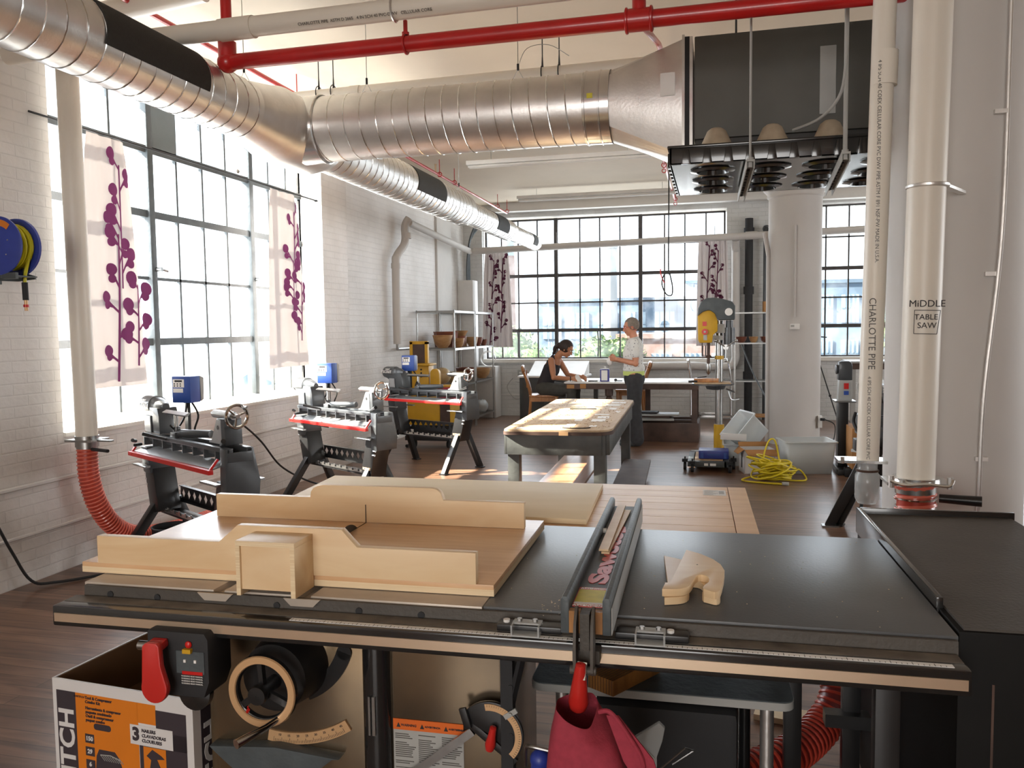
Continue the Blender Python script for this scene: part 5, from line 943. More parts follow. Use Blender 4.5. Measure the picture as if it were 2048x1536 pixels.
def bowl(x, y, z, r, h, mt, label, group, tilt=(0, 0, 0), cat='bowl', name='wooden_bowl'):
    m = M(); m.lathe([(.001, 0), (r*.45, 0), (r*.8, h*.35), (r, h), (r*.93, h), (r*.74, h*.4), (r*.4, h*.12), (.001, h*.12)], (0, 0, 0), seg=26)
    o = solo(m, name, mt, label, cat, (0, 0, 0), group=group); lift = r*.45*math.sin(abs(R_(tilt[0]))) if tilt[0] else 0; o.location = (x, y, z+lift); o.rotation_euler = [R_(a) for a in tilt]; return o
G1, G2 = 'turned wood on the middle rack shelf', 'turned wood on the lower rack shelf'
for a in ((-3.95, 11.50, .15, .19, 'bowl', 'big round wooden bowl in front at the near end of the middle rack shelf'), (-3.78, 11.75, .09, .14, 'bowl', 'tan wooden bowl beside the near rack post, middle shelf'), (-3.86, 12.05, .11, .17, 'bowld', 'dark wooden bowl behind the near rack post, middle shelf'), (-3.80, 12.5, .10, .15, 'bowl', 'small tan bowl on the middle shelf of the farther rack'), (-3.83, 12.85, .11, .14, 'bowld', 'dark open bowl on the middle shelf of the farther rack'), (-3.80, 13.15, .07, .10, 'bowld', 'smallest dark bowl at the far end of the middle shelf')):
    bowl(a[0], a[1], 1.245, a[2], a[3], a[4], a[5], G1)
m = M(); m.lathe([(.001, 0), (.17, 0), (.19, .22), (.2, .24), (.16, .24), (.14, .05), (.001, .05)], (-4.03, 11.9, 1.246), seg=9); solo(m, 'wooden_bowl', 'bowld', 'wide rough reddish wooden blank at the wall end of the middle shelf', 'bowl', (-4.03, 11.9, 1.246), group=G1)
m = M(); m.lathe([(.001, 0), (.12, 0), (.11, .08), (.05, .14), (.12, .25), (.10, .25), (.03, .15), (.001, .14)], (-4.0, 12.55, 1.246), seg=20); solo(m, 'wooden_bowl', 'bowl', 'flared wooden vase standing behind the bowls on the middle shelf', 'vase', (-4.0, 12.55, 1.246), group=G1)
for a in ((-3.9, 11.85, .14, .17, 'bowll', 'pale rounded bowl on the lower rack shelf near end'), (-3.95, 12.6, .16, .2, 'bowld', 'dark brown bowl on the lower shelf of the farther rack'), (-3.82, 13.1, .15, .17, 'bowl', 'wide tan bowl at the far end of the lower rack shelf')):
    bowl(a[0], a[1], .70, a[2], a[3], a[4], a[5], G2)
m = M(); m.sphere((-3.98, 11.55, .83), .13, (1, 1, .95), 20); solo(m, 'wooden_ball', 'bowll', 'big pale turned wooden ball on the lower rack shelf', 'ball', (-3.98, 11.55, .70))
random.seed(4)
for k, (x, y, r, lb) in enumerate(((-3.9, 12.75, .09, 'reddish bag of offcuts on the bottom rack shelf'), (-3.82, 13.05, .11, 'pale plastic bag of scraps on the bottom rack shelf'))):
    m = M(); m.sphere((x, y, .14+r*.9), r, (1, 1, .95), 12); bmesh.ops.transform(m.bm, matrix=Matrix.Identity(4), verts=m.bm.verts)
    for v in m.bm.verts: v.co += Vector((random.uniform(-1, 1), random.uniform(-1, 1), random.uniform(-1, 1)))*.014
    solo(m, 'scrap_bag', 'bowld' if k == 0 else 'frost', lb, 'bag', (x, y, .14), ang=60)
for k, (x, y) in enumerate(((-3.86, 12.42), (-3.86, 12.52))):
    m = M(); m.lathe([(.001, 0), (.045, 0), (.045, .17), (.02, .21), (.02, .24), (.001, .24)], (x, y, .14), seg=16); solo(m, 'plastic_bottle', 'frost', ('clear plastic bottle, left of two on the bottom rack shelf', 'clear plastic bottle, right of two on the bottom rack shelf')[k], 'bottle', (x, y, .14), group='bottles on the bottom shelf')
m = M(); m.box(-4.0, -3.72, 12.95, 13.3, .90, .93); m.box(-3.98, -3.74, 12.98, 13.28, .70, .90)
m = M(); m.box(-4.02, -3.66, 13.38, 13.74, 0, .88); solo(m, 'storage_box', 'plaster', 'tall white box on the floor behind the farther chrome rack', 'box', (-4.1, 13.5, 0), bev=.01)
m = M(); m.torus((-3.80, 13.45, 1.005), .12, .006, 'Y', 30, 5, rot=(0, 10, 20)); m.torus((-3.82, 13.5, 1.01), .13, .006, 'Y', 30, 5, rot=(0, -20, 8)); solo(m, 'coiled_wire', 'galv', 'loose coil of pale wire by the far window corner', 'wire', (-3.73, 13.48, .97))
t = thing('wall_outlet', 'gray electrical box on the far wall left of the sewing chair', 'outlet', (-3.3, 13.78, .73))
m = M(); m.box(-3.36, -3.26, 13.74, 13.78, .67, .80); put(m, 'box', 'lgray', t, bev=.004)
m = M(); m.box(-3.33, -3.29, 13.737, 13.74, .74, .77); m.box(-3.33, -3.29, 13.737, 13.74, .69, .72); put(m, 'sockets', 'paper', t)
m = M(); m.tube(smoothpath([(-3.45, 13.76, .66), (-3.55, 13.74, .5), (-3.4, 13.74, .3), (-3.2, 13.74, .38), (-3.22, 13.74, .55), (-3.4, 13.75, .6)]), .006, 6); put(m, 'gray_cable', 'lgray', t)

# ---------------------------------------------------------------- long paint-stained table and its surroundings
tb = thing('paint_table', 'long white-topped table with chipped brown frame at the far window', 'table', (-1.1, 11.3, 0))
m = M(); m.box(-2.02, -.22, 10.9, 11.8, .765, .785); put(m, 'top', 'white', tb, bev=.002)
m = M(); m.box(-2.0, -.24, 10.905, 10.93, .69, .765); m.box(-2.0, -.24, 11.77, 11.795, .69, .765); m.box(-.27, -.24, 10.93, 11.77, .69, .765); m.box(-2.0, -1.97, 10.93, 11.77, .69, .765); put(m, 'apron', 'brown', tb)
m = M(); m.box(-1.80, -1.72, 10.9, 10.906, .70, .76); m.box(-1.98, -1.88, 10.9, 10.906, .70, .75); put(m, 'bare_patch', 'card', tb, label='bare wood patches')
for x, y in ((-1.97, 10.95), (-1.70, 11.7)):
    m = M(); m.box(x-.03, x+.03, y-.03, y+.03, 0, .69); put(m, 'leg', 'benchp', tb)
for x, y in ((-.29, 10.96), (-.29, 11.74), (-.96, 11.74)):
    m = M(); m.box(x-.035, x+.035, y-.035, y+.035, 0, .69); put(m, 'leg', 'brown', tb)
m = M(); m.lathe([(.055, .69), (.055, .60), (.03, .585), (.045, .56), (.05, .53), (.03, .49), (.038, .45), (.03, .2), (.03, 0)], (-1.42, 11.0, 0), seg=16); put(m, 'turned_leg', 'brown', tb, label='dark turned leg')
m = M(); m.box(-1.02, -.23, 10.87, 10.90, 0, .25); m.box(-1.02, -.23, 11.68, 11.71, 0, .25); m.box(-.26, -.23, 10.9, 11.68, 0, .25); m.box(-1.02, -.99, 10.9, 11.68, 0, .25); m.box(-1.02, -.23, 11.28, 11.31, .2, .25); m.box(-1.0, -.25, 10.9, 11.68, .01, .02)
solo(m, 'floor_crate', 'brown', 'brown divided crate on the floor under the long table', 'crate', (-.62, 11.3, 0), bev=.002)
random.seed(8)
for k, (x, y, z, w_, l, mt, lb) in enumerate(((-.85, 11.2, .25, .5, .25, 'brown', 'dark board at the bottom of the stack in the floor crate'), (-.80, 11.15, .275, .45, .5, 'lgray', 'gray board second from the bottom of the crate stack'), (-.85, 11.25, .30, .5, .4, 'brown', 'brown board in the middle of the crate stack'), (-.78, 11.2, .325, .56, .32, 'lgray', 'pale gray board near the top of the crate stack'), (-.95, 11.2, .35, .34, .2, 'blackm', 'short black board on top of the crate stack'))):
    m = M(); m.cbox((x, y, z+.011), (w_, l, .02), (0, 0, random.uniform(-6, 6))); solo(m, 'stacked_board', mt, lb, 'board', (x, y, z), group='boards stacked in the crate', bev=.002)
t = thing('solvent_can', 'blue metal can with white label and cap on the long table', 'can', (-1.48, 11.05, .785))
m = M(); m.box(-1.545, -1.425, 11.02, 11.10, .786, .955); put(m, 'body', 'purple', t, bev=.005)
m = M(); m.box(-1.527, -1.443, 11.0185, 11.0205, .80, .94); put(m, 'label', 'paper', t, label='white can label')
m = M(); m.cyl((-1.48, 11.06, .955), (-1.48, 11.06, .99), .014, seg=12); m.box(-1.52, -1.44, 11.05, 11.07, .955, .962); put(m, 'cap', 'white', t)
m = M(); m.sphere((-1.33, 11.0, .81), .022, (1, 1, .9), 12); m.bar((-1.31, 11.0, .80), (-1.24, 10.99, .80), .012, .012); solo(m, 'black_knob_tool', 'black', 'black knobbed tool right of the blue can', 'tool', (-1.3, 11, .785))
m = M(); m.tube(smoothpath([(-1.70, 11.0, .792), (-1.66, 10.98, .795), (-1.62, 11.0, .792), (-1.58, 11.02, .793)]), .008, 6); solo(m, 'dark_glove', 'blackm', 'small dark strap lying left of the blue can', 'strap', (-1.65, 11, .785))
m = M(); m.quad([(-1.72, 11.1, .787), (-1.55, 11.08, .787), (-1.56, 11.35, .787), (-1.74, 11.36, .787)]); solo(m, 'paper_sheet', 'paper', 'white sheet lying flat behind the dark strap', 'paper', (-1.65, 11.2, .786))
m = M(); m.rings([[(-1.86+.075*f_*math.cos(a), 11.02+.05*f_*math.sin(a), z+.006*math.sin(3*a)) for a in [2*math.pi*k/14 for k in range(14)]] for f_, z in ((1, .787), (.9, .80), (.62, .835), (.35, .865), (.1, .875))]); solo(m, 'white_cloth', 'paper', 'crumpled white cloth held by the seated person', 'cloth', (-1.86, 11.02, .786), ang=60)
# gray cabinet with white top behind the seated woman
t = thing('cabinet', 'dark gray metal cabinet with a white top behind the seated person', 'cabinet', (-2.6, 12.5, 0))
m = M(); m.box(-2.98, -2.15, 12.3, 12.9, .0, .76); put(m, 'body', 'toolb', t, bev=.006)
m = M(); m.box(-3.0, -1.95, 12.25, 12.95, .76, .785); put(m, 'top', 'white', t)
m = M(); m.prism([(12.3, .785), (12.35, .785), (12.9, .99), (12.9, .785)], 'X', -2.86, -1.98); put(m, 'sloped_board', 'white', t)
for k in range(2): m = M(); m.box(-2.93+.4*k, -2.58+.4*k, 12.293, 12.30, .12, .70); put(m, 'door', 'lathe', t)
def wooden_chair(name, label, F, mt='orange_w'):
    t = thing(name, label, 'chair', (0, 0, 0), F)
    m = M(); m.prism([(-.20, -.19), (.21, -.22), (.21, .22), (-.20, .19)], 'Z', .57, .60); put(m, 'seat', mt, t, bev=.006)
    for x, y in ((.18, -.19), (.18, .19)): m = M(); m.bar((x, y, 0), (x, y, .57), .04); put(m, 'leg', mt, t, bev=.004)
    for y in (-.17, .17): m = M(); m.tube(smoothpath([(-.24, y, 0), (-.19, y, .35), (-.18, y, .60), (-.22, y*1.02, .78), (-.27, y*.92, .92)]), .02, 8); put(m, 'back_post', mt, t)
    m = M(); m.tube(smoothpath([(-.27, -.16, .92), (-.285, -.11, .975), (-.28, 0, .99), (-.285, .11, .975), (-.27, .16, .92)]), .024, 8); m.prism([(-.10, .70), (.10, .70), (.12, .76), (-.12, .76)], 'X', -.235, -.215); put(m, 'back_rail', mt, t)
    m = M(); m.lathe([(.001, -.01), (.07, -.008), (.10, 0), (.11, .01)], (-.235, 0, .84), 'X', 20); put(m, 'back_plaque', mt, t)
    m = M(); m.box(-.18, .19, -.19, -.17, .51, .57); m.box(-.18, .19, .17, .19, .51, .57); m.box(.17, .19, -.19, .19, .51, .57); put(m, 'seat_rail', mt, t)
    return t
wooden_chair('wooden_chair', 'wooden chair with curved open back that the seated person sits on', LF(-2.36, 11.15, 12))
wooden_chair('wooden_chair', 'wooden chair behind the long table, its back showing beside the standing person', Matrix.Translation((-1.25, 12.25, 0)) @ Matrix.Rotation(R_(180), 4, 'Z'))
# wire cart behind the table
t = thing('wire_cart', 'chrome wire cart with a hooped handle behind the long table', 'cart', (-.1, 12.9, 0))
for x in (-.39, .20):
    for y in (12.7, 13.1): m = M(); m.cyl((x, y, .1), (x, y, .70), .012, seg=10); put(m, 'post', 'chrome', t)
    m = M(); m.cyl((x, 12.7, .045), (x+.025, 12.7, .045), .045, seg=16); put(m, 'caster', 'rubber', t)
    m = M(); m.tube(smoothpath([(x, 12.7, .70), (x-.03, 12.7, .92), (x-.05, 12.75, 1.0), (x-.05, 13.05, 1.0), (x-.03, 13.1, .92), (x, 13.1, .70)]), .014, 8); put(m, 'handle', 'chrome', t)
for z in (.70, .17): m = M(); wire_shelf(m, -.40, .21, 12.68, 13.12, z); put(m, 'wire_shelf', 'chrome', t)
# shelf at the black stack
t = thing('metal_shelf', 'narrow steel shelf unit in front of the black stack pipe', 'shelf', (.6, 13.0, 0))
for x in (.255, .95):
    for y in (12.85, 13.2): m = M(); m.box(x-.012, x+.012, y-.012, y+.012, 0, 1.34 if x < .5 else 1.75); put(m, 'post', 'steel', t)
for z, mt in ((1.72, 'steel'), (1.26, 'steel'), (.685, 'steel'), (.15, 'card')): m = M(); m.box(.245, .96, 12.84, 13.21, z-.02, z); put(m, 'shelf', mt, t)
for k, (x, y, r, mt, lb) in enumerate(((.35, 13.0, .09, 'bowld', 'reddish shallow dish at the left of the far shelf by the black pipe'), (.53, 12.95, .07, 'bowl', 'pale wooden dish in the middle of the far shelf by the black pipe'), (.72, 13.0, .10, 'bowld', 'reddish dish at the right of the far shelf, next to the column'))): bowl(x, y, 1.261, r, .09, mt, lb, 'dishes on the shelf by the black pipe')
m = M(); m.tube(smoothpath([(.35, 12.6, 1.24), (.45, 12.3, .95), (.6, 11.8, .62), (.72, 11.2, .42)]), .010, 7); solo(m, 'slack_cord', 'cord', 'black cord sloping from the far shelf down to the middle column', 'cord', (.5, 12, .8))

# ---------------------------------------------------------------- drill press
t = thing('drill_press', 'tall yellow and gray floor drill press', 'drill press', (.02, 9.65, 0))
DX, DY = .02, 9.65
m = M(); m.cyl((DX, DY, .38), (DX, DY, 1.58), .042, seg=28); put(m, 'column', 'steel', t)
m = M(); m.cyl((DX, DY, .03), (DX, DY, .39), .058, seg=28); m.cyl((DX, DY, 1.14), (DX, DY, 1.18), .052, seg=24); put(m, 'column_collar', 'yellow', t)
m = M(); m.box(-.30, .22, 9.42, 9.9, 0, .05); put(m, 'base', 'lgray', t, bev=.01)
prof = [(-.215, 1.37), (-.20, 1.33), (-.06, 1.33), (-.05, 1.42), (.0, 1.46), (.0, 1.58), (-.03, 1.66), (-.08, 1.70), (-.215, 1.70), (-.22, 1.62)]
m = M(); m.prism(prof, 'Y', 9.50, 9.68); hd = put(m, 'head', 'yellow', t, bev=.012)
m = M(); m.prism([(-.222, 1.63), (-.215, 1.72), (-.18, 1.80), (-.12, 1.835), (-.03, 1.838), (.06, 1.82), (.16, 1.79), (.19, 1.74), (.19, 1.585), (.0, 1.585), (-.03, 1.66), (-.09, 1.70), (-.16, 1.68)], 'Y', 9.47, 9.72); put(m, 'belt_cover', 'steel_gray', t, bev=.02)
m = M(); m.cyl((.12, 9.45, 1.675), (.12, 9.47, 1.675), .042, seg=24); put(m, 'round_sticker', 'white', t, label='round pale sticker')
m = M(); m.box(-.165, -.12, 9.495, 9.50, 1.52, 1.57); m.cyl((-.14, 9.48, 1.455), (-.14, 9.50, 1.455), .034, seg=20); put(m, 'stop_button', 'redp', hd, label='red stop button and indicator')
m = M(); m.cyl((-.14, 9.472, 1.455), (-.14, 9.481, 1.455), .012, seg=14); m.box(-.155, -.115, 9.496, 9.50, 1.36, 1.42); put(m, 'switch_plate', 'lgray', hd)
m = M(); m.cyl((.13, 9.6, 1.31), (.13, 9.6, 1.50), .062, seg=24); m.cyl((.13, 9.6, 1.50), (.13, 9.6, 1.58), .04, seg=18); put(m, 'motor', 'lathe', t)
m = M(); m.box(-.05, .08, 9.56, 9.64, 1.44, 1.54); m.box(-.05, .06, 9.57, 9.64, 1.36, 1.41); put(m, 'motor_bracket', 'lgray', t)
m = M(); m.cyl((-.10, 9.59, 1.05), (-.10, 9.59, 1.34), .018, seg=14); m.cyl((-.10, 9.59, 1.16), (-.10, 9.59, 1.19), .05, .02, seg=14); m.cyl((-.17, 9.56, 1.18), (-.17, 9.56, 1.34), .006, seg=8); m.bar((-.21, 9.57, 1.16), (-.04, 9.57, 1.16), .014, .012); put(m, 'quill_assembly', 'brown', t)
m = M(); m.lathe([(.012, 1.10), (.025, 1.09), (.03, 1.03), (.022, .985), (.008, .97), (.001, .96)], (-.10, 9.59, 0), seg=18); put(m, 'chuck', 'steel', t)
m = M()
for a in (-60, 60, 180): m.cyl((.09, 9.50, 1.28), (.09+.13*math.sin(R_(a)), 9.46, 1.28+.15*math.cos(R_(a))), .007, seg=8); m.sphere((.09+.13*math.sin(R_(a)), 9.46, 1.28+.15*math.cos(R_(a))), .018, (1, 1, 1), 10)
m.cyl((.09, 9.49, 1.28), (.09, 9.56, 1.28), .03, seg=16); put(m, 'feed_handles', 'steel', t)
m = M(); m.cyl((-.05, 9.58, .85), (-.05, 9.58, .868), .235, seg=40); m.lathe([(.12, .85), (.10, .80), (.05, .79), (.001, .79)], (-.02, 9.62, 0), seg=20); tbp = put(m, 'table', 'lathe', t)
m = M(); m.cbox((-.06, 9.56, .876), (.40, .30, .014), (0, 0, 4)); put(m, 'wood_table_pad', 'bench', tbp, label='plywood pad')
m = M(); m.cyl((.10, 9.60, .80), (.19, 9.52, .77), .01, seg=10); m.tube(smoothpath([(.12, 9.6, .79), (.15, 9.58, .70), (.18, 9.56, .68), (.24, 9.54, .69)]), .008, 8); put(m, 'crank', 'steel', t)
m = M(); m.cbox((-.12, 9.53, .905), (.27, .09, .045), (0, 0, -6)); solo(m, 'wood_block', 'orange_w', 'orange-brown wood block lying on the drill press table', 'wood block', (-.12, 9.53, .883), bev=.002)
m = M(); m.tube([(-.32, 9.5, .89), (-.22, 9.5, .895)], .012, 8); m.tube([(-.22, 9.5, .935), (-.12, 9.53, .945)], .006, 6); solo(m, 'hand_tool', 'blackm', 'dark handled tool poking off the drill press table', 'tool', (-.26, 9.5, .883))

# ---------------------------------------------------------------- things on the floor by the middle column
t = thing('mobile_base', 'low gray rolling machine base on four casters', 'dolly', (-.08, 9.05, 0))
m = M(); m.box(-.26, .10, 8.68, 8.74, .05, .11); m.box(-.30, .16, 9.36, 9.42, .05, .11); m.box(-.30, -.24, 8.68, 9.42, .05, .11); m.box(.07, .13, 8.68, 9.42, .05, .11); put(m, 'frame', 'toolb', t, bev=.004)
m = M(); m.box(-.23, .06, 8.75, 9.35, .09, .11); put(m, 'deck', 'bench', t)
for x, y in ((-.33, 8.8), (-.25, 8.66), (.13, 8.66), (.17, 8.9)):
    m = M(); m.cyl((x-.015, y, .04), (x+.015, y, .04), .04, seg=16); m.cbox((x, y, .10), (.06, .06, .03)); m.cyl((x, y, .1), (x, y, .14), .008, seg=8); put(m, 'caster', 'blackm', t)
m = M(); m.box(-.13, -.09, 8.677, 8.68, .065, .09); m.box(-.07, -.01, 8.677, 8.68, .065, .09); put(m, 'white_labels', 'paper', t)
t = thing('tool_case', 'blue plastic tool case lying on the rolling base', 'tool case', (-.04, 8.95, .11))
m = M(); m.box(-.19, .12, 8.84, 9.08, .112, .20); put(m, 'shell', 'bluer', t, bev=.01)
m = M(); m.box(-.10, .03, 8.832, 8.84, .15, .165); m.box(-.17, -.14, 8.832, 8.84, .12, .18); m.box(.07, .10, 8.832, 8.84, .12, .18); put(m, 'latches', 'blue', t)
t = thing('carton', 'small white carton with open brown flaps beside the yellow cord', 'cardboard box', (.4, 8.75, 0))
F = LF(.40, 8.78, 12); m = M(); m.X = F; w2_, d2_ = .155, .12
m.box(-w2_, w2_, -d2_, -d2_+.006, 0, .25); m.box(-w2_, w2_, d2_-.006, d2_, 0, .25); m.box(-w2_, -w2_+.006, -d2_, d2_, 0, .25); m.box(w2_-.006, w2_, -d2_, d2_, 0, .25); m.box(-w2_, w2_, -d2_, d2_, 0, .005); put(m, 'body', 'boxw', t)
m = M(); m.X = F; m.quad([(-w2_, -d2_, .25), (w2_, -d2_, .25), (w2_+.02, -d2_-.05, .19), (-w2_+.03, -d2_-.05, .19)]); m.quad([(-w2_, -d2_, .25), (-w2_, d2_, .25), (-w2_-.06, d2_-.03, .20), (-w2_-.06, -d2_+.03, .20)]); m.quad([(w2_, -d2_, .25), (w2_, d2_, .25), (w2_+.04, d2_, .22), (w2_+.04, -d2_, .22)]); m.quad([(-w2_, d2_, .25), (w2_, d2_, .25), (w2_, d2_+.05, .29), (-w2_, d2_+.05, .29)]); fl = put(m, 'flaps', 'card', t, label='brown open flaps'); md = fl.modifiers.new('t', 'SOLIDIFY'); md.thickness = .004
m = M(); m.X = F
for k in range(3): m.prism([(-.09+.08*k, .13), (-.05+.08*k, .14), (-.055+.08*k, .105), (-.08+.08*k, .10), (-.075+.08*k, .12)], 'Y', -d2_-.001, -d2_)
m.box(-w2_-.001, -w2_, -.03, .01, .05, .2); put(m, 'black_print', 'inkb', t)
def bin_(name, label, F, w_, d, h, lid=True):
    t = thing(name, label, 'storage bin', (0, 0, 0), F, group='frosted plastic bins')
    def ring(s_, z, e=0): return [(x*s_+0, y*s_, z) for x, y in rrect(-w_/2-e, w_/2+e, -d/2-e, d/2+e, .03, 3)]
    m = M(); m.rings([ring(.86, 0), ring(1, h)], cap=False); m.prism([(p[0], p[1]) for p in ring(.86, 0)], 'Z', 0, .003); o = put(m, 'tub', 'frost', t); md = o.modifiers.new('t', 'SOLIDIFY'); md.thickness = .003
    m = M(); m.rings([ring(1, h-.012, .0), ring(1, h-.012, .015), ring(1, h, .015), ring(1, h, 0)], close=True); put(m, 'rim', 'frost', t)
    return t
bin_('storage_bin', 'frosted plastic bin standing on the floor behind the yellow cord', LF(.90, 8.92, 10), .50, .40, .33)
bin_('storage_bin', 'frosted plastic bin tipped open on its side, on top of the pile', Matrix.Translation((.30, 9.30, .15)) @ Matrix.Rotation(R_(20), 4, 'Z') @ Matrix.Rotation(R_(-50), 4, 'Y') @ Matrix.Translation((.16, 0, 0)), .34, .42, .26)
bin_('storage_bin', 'frosted plastic bin under the tipped one behind the small carton', LF(.24, 9.28, 0), .34, .40, .24)
m = M(); m.cbox((.17, 9.02, .33), (.27, .03, .07), (0, 2, 0)); solo(m, 'white_board', 'white', 'white strip of board across the pile by the drill press', 'board', (.17, 9.02, .3), bev=.002)
random.seed(21); P = []
for k in range(24):
    cx_, cy_ = .53+random.gauss(0, .025), 8.36+random.gauss(0, .03); rx, ry = random.uniform(.07, .20), random.uniform(.07, .17); ph = random.uniform(0, 6); tx, ty = random.uniform(-.35, .35), random.uniform(-.3, .3); z0 = .03+.0065*k
    for j in range(14):
        a = ph+2*math.pi*j/14; P.append((cx_+rx*math.cos(a), cy_+ry*math.sin(a), max(.012, z0+tx*rx*math.cos(a)+ty*ry*math.sin(a))))
P += [(.45, 8.45, .2), (.50, 8.5, .36), (.56, 8.5, .37), (.60, 8.5, .2), (.62, 8.35, .1), (.7, 8.3, .06), (.78, 8.42, .10), (.85, 8.4, .02), (.8, 8.28, .012), (.6, 8.3, .012)]
P = [(.62, 8.06, .012), (.45, 8.1, .012), (.28, 8.16, .012), (.26, 8.26, .02)]+P
m = M(); m.tube(smoothpath(P, 4), .0085, 7); t = solo(m, 'extension_cord', 'ycord', 'tangled yellow extension cord heaped on the floor', 'cord', (.53, 8.36, 0), ang=80)
m = M(); m.cyl((.60, 8.05, .02), (.66, 8.04, .02), .018, seg=10); put(m, 'plug', 'lgray', t)

# ---------------------------------------------------------------- machines on the right behind the near column
t = thing('belt_sander', 'narrow upright gray sander on a black pedestal', 'sander', (1.27, 8.95, 0))
m = M(); m.box(1.20, 1.30, 8.88, 9.02, .06, .74); m.box(1.18, 1.34, 8.7, 9.1, 0, .06); m.box(1.24, 1.4, 8.62, 8.72, .0, .09); put(m, 'pedestal', 'black', t, bev=.006)
m = M(); m.prism([(1.20, .74), (1.335, .74), (1.335, .95), (1.21, .95)], 'Y', 8.90, 9.02); put(m, 'control_housing', 'lgray', t, bev=.006)
m = M(); m.prism([(1.20, .95), (1.335, .95), (1.335, 1.10), (1.325, 1.13), (1.30, 1.145), (1.235, 1.145), (1.205, 1.13)], 'Y', 8.90, 9.02); m.cyl((1.18, 8.95, 1.06), (1.2, 8.95, 1.06), .05, seg=16); put(m, 'belt_housing', 'lathe', t, bev=.008)
m = M(); m.box(1.255, 1.30, 8.893, 8.90, .86, .92); put(m, 'red_switch', 'redp', t, label='red switch'); m = M(); m.box(1.255, 1.30, 8.893, 8.90, .80, .84); put(m, 'blue_sticker', 'blue', t, label='blue sticker')
m = M(); m.box(1.16, 1.36, 8.8, 9.04, .73, .745); put(m, 'table', 'steel', t)
t = thing('disc_sander', 'round disc sander with a tilted guard on the far bench at right', 'sander', (1.48, 8.4, .6))
m = M(); m.cyl((1.47, 8.45, .89), (1.50, 8.42, .89), .115, seg=32); put(m, 'disc', 'steel', t)
m = M(); m.cyl((1.50, 8.5, .89), (1.62, 8.6, .89), .07, seg=24); m.box(1.40, 1.7, 8.4, 8.7, .55, .80); put(m, 'motor', 'lathe', t, bev=.01)
m = M(); m.tube(smoothpath([(1.35, 8.4, 1.0), (1.30, 8.35, .92), (1.34, 8.3, .82), (1.40, 8.3, .88)]), .012, 8); m.bar((1.42, 8.3, .72), (1.52, 8.28, .95), .03, .02); put(m, 'bracket', 'lgray', t)
t = thing('work_table', 'gray topped work table at the far right window', 'table', (1.7, 12.3, 0))
m = M(); m.box(1.75, 2.8, 12.0, 12.7, .985, 1.01); put(m, 'top', 'lgray', t); m = M(); m.box(1.78, 2.78, 12.02, 12.05, .90, .985); put(m, 'apron', 'brown', t)
for x in (1.82, 2.7): m = M(); m.box(x-.03, x+.03, 12.05, 12.11, 0, .9); put(m, 'leg', 'lgray', t)
m = M(); m.box(1.28, 1.55, 8.5, 9.0, .10, .50); m.box(1.33, 1.37, 8.45, 8.5, 0, .45)
solo(m, 'low_stand', 'card', 'brown wooden stand on the floor behind the sander', 'stand', (1.4, 8.7, 0), bev=.004)
lt4 = clone(lt, LF(1.52, 6.9, 70) @ off, 'gray wood lathe at the right, mostly hidden behind the near column and pipe')
for ch in list(lt4.children):
    if ch.name.split('.')[0] in ('control_box', 'control_post', 'cable'):
        for g in list(ch.children): bpy.data.objects.remove(g)
        bpy.data.objects.remove(ch)
t = thing('tool_stand', 'black splayed steel stand with a gray shelf right of the yellow cord', 'stand', (1.0, 6.4, 0))
m = M(); m.prism([(.0, .0), (.075, .0), (.20, .26), (.36, .26), (.42, .55), (.26, .58)], 'X', -.03, .03)
bmesh.ops.transform(m.bm, matrix=Matrix.Translation((.79, 6.5, 0)) @ Matrix.Rotation(R_(-100), 4, 'Z'), verts=m.bm.verts); m.bar((1.05, 6.5, .5), (1.35, 6.3, .46), .04, .10); put(m, 'leg_frame', 'black', t, bev=.003)
m = M(); m.cbox((.83, 6.47, .006), (.12, .08, .012)); put(m, 'foot', 'steel', t)
m = M(); m.prism([(.98, 6.55), (1.30, 6.2), (1.42, 6.3), (1.10, 6.7)], 'Z', .56, .58); put(m, 'shelf', 'lgray', t)
m = M()
for k in range(3): m.prism([(0, .58), (.05, .58), (.03, .66)], 'X', 0, .004) if False else m.bar((1.04+.05*k, 6.5-.05*k, .58), (1.02+.05*k, 6.5-.05*k, .67), .04, .006)
put(m, 'hooks', 'lathe', t)
m = M(); m.box(1.01, 1.14, 6.45, 6.6, .70, .85); m.box(.97, 1.12, 6.3, 6.42, .60, .685); put(m, 'motor_box', 'lathe', t, bev=.008)
m = M(); m.tube(smoothpath([(1.0, 6.5, .86), (.98, 6.45, .80), (1.0, 6.4, .74), (1.03, 6.4, .72)]), .012, 8); m.tube(smoothpath([(1.08, 6.3, .6), (1.04, 6.25, .4), (1.0, 6.2, .2), (1.0, 6.2, .02)]), .012, 8); m.bar((1.06, 6.4, .86), (1.16, 6.4, 1.02), .03, .015); put(m, 'arms', 'blackm', t)
t = thing('camera_tripod', 'black tripod standing behind the middle column', 'tripod', (1.35, 11.7, 0))
m = M(); m.cyl((1.30, 11.7, .85), (1.30, 11.7, 1.40), .012, seg=8); m.cyl((1.30, 11.7, 1.36), (1.42, 11.65, 1.35), .008, seg=8); m.sphere((1.30, 11.7, 1.39), .03, (1, 1, 1), 10); put(m, 'center_post', 'black', t)
for a, b_ in ((1.62, 11.45), (1.15, 11.5), (1.35, 12.05)):
    m = M(); m.cyl((1.30, 11.7, 1.12), (a, b_, .02), .008, seg=8); m.sphere((1.30+(a-1.3)*.5, 11.7+(b_-11.7)*.5, .57), .018, (1, 1, 1), 8); m.sphere((a, b_, .02), .02, (1, 1, 1), 8); put(m, 'leg', 'blackm', t)
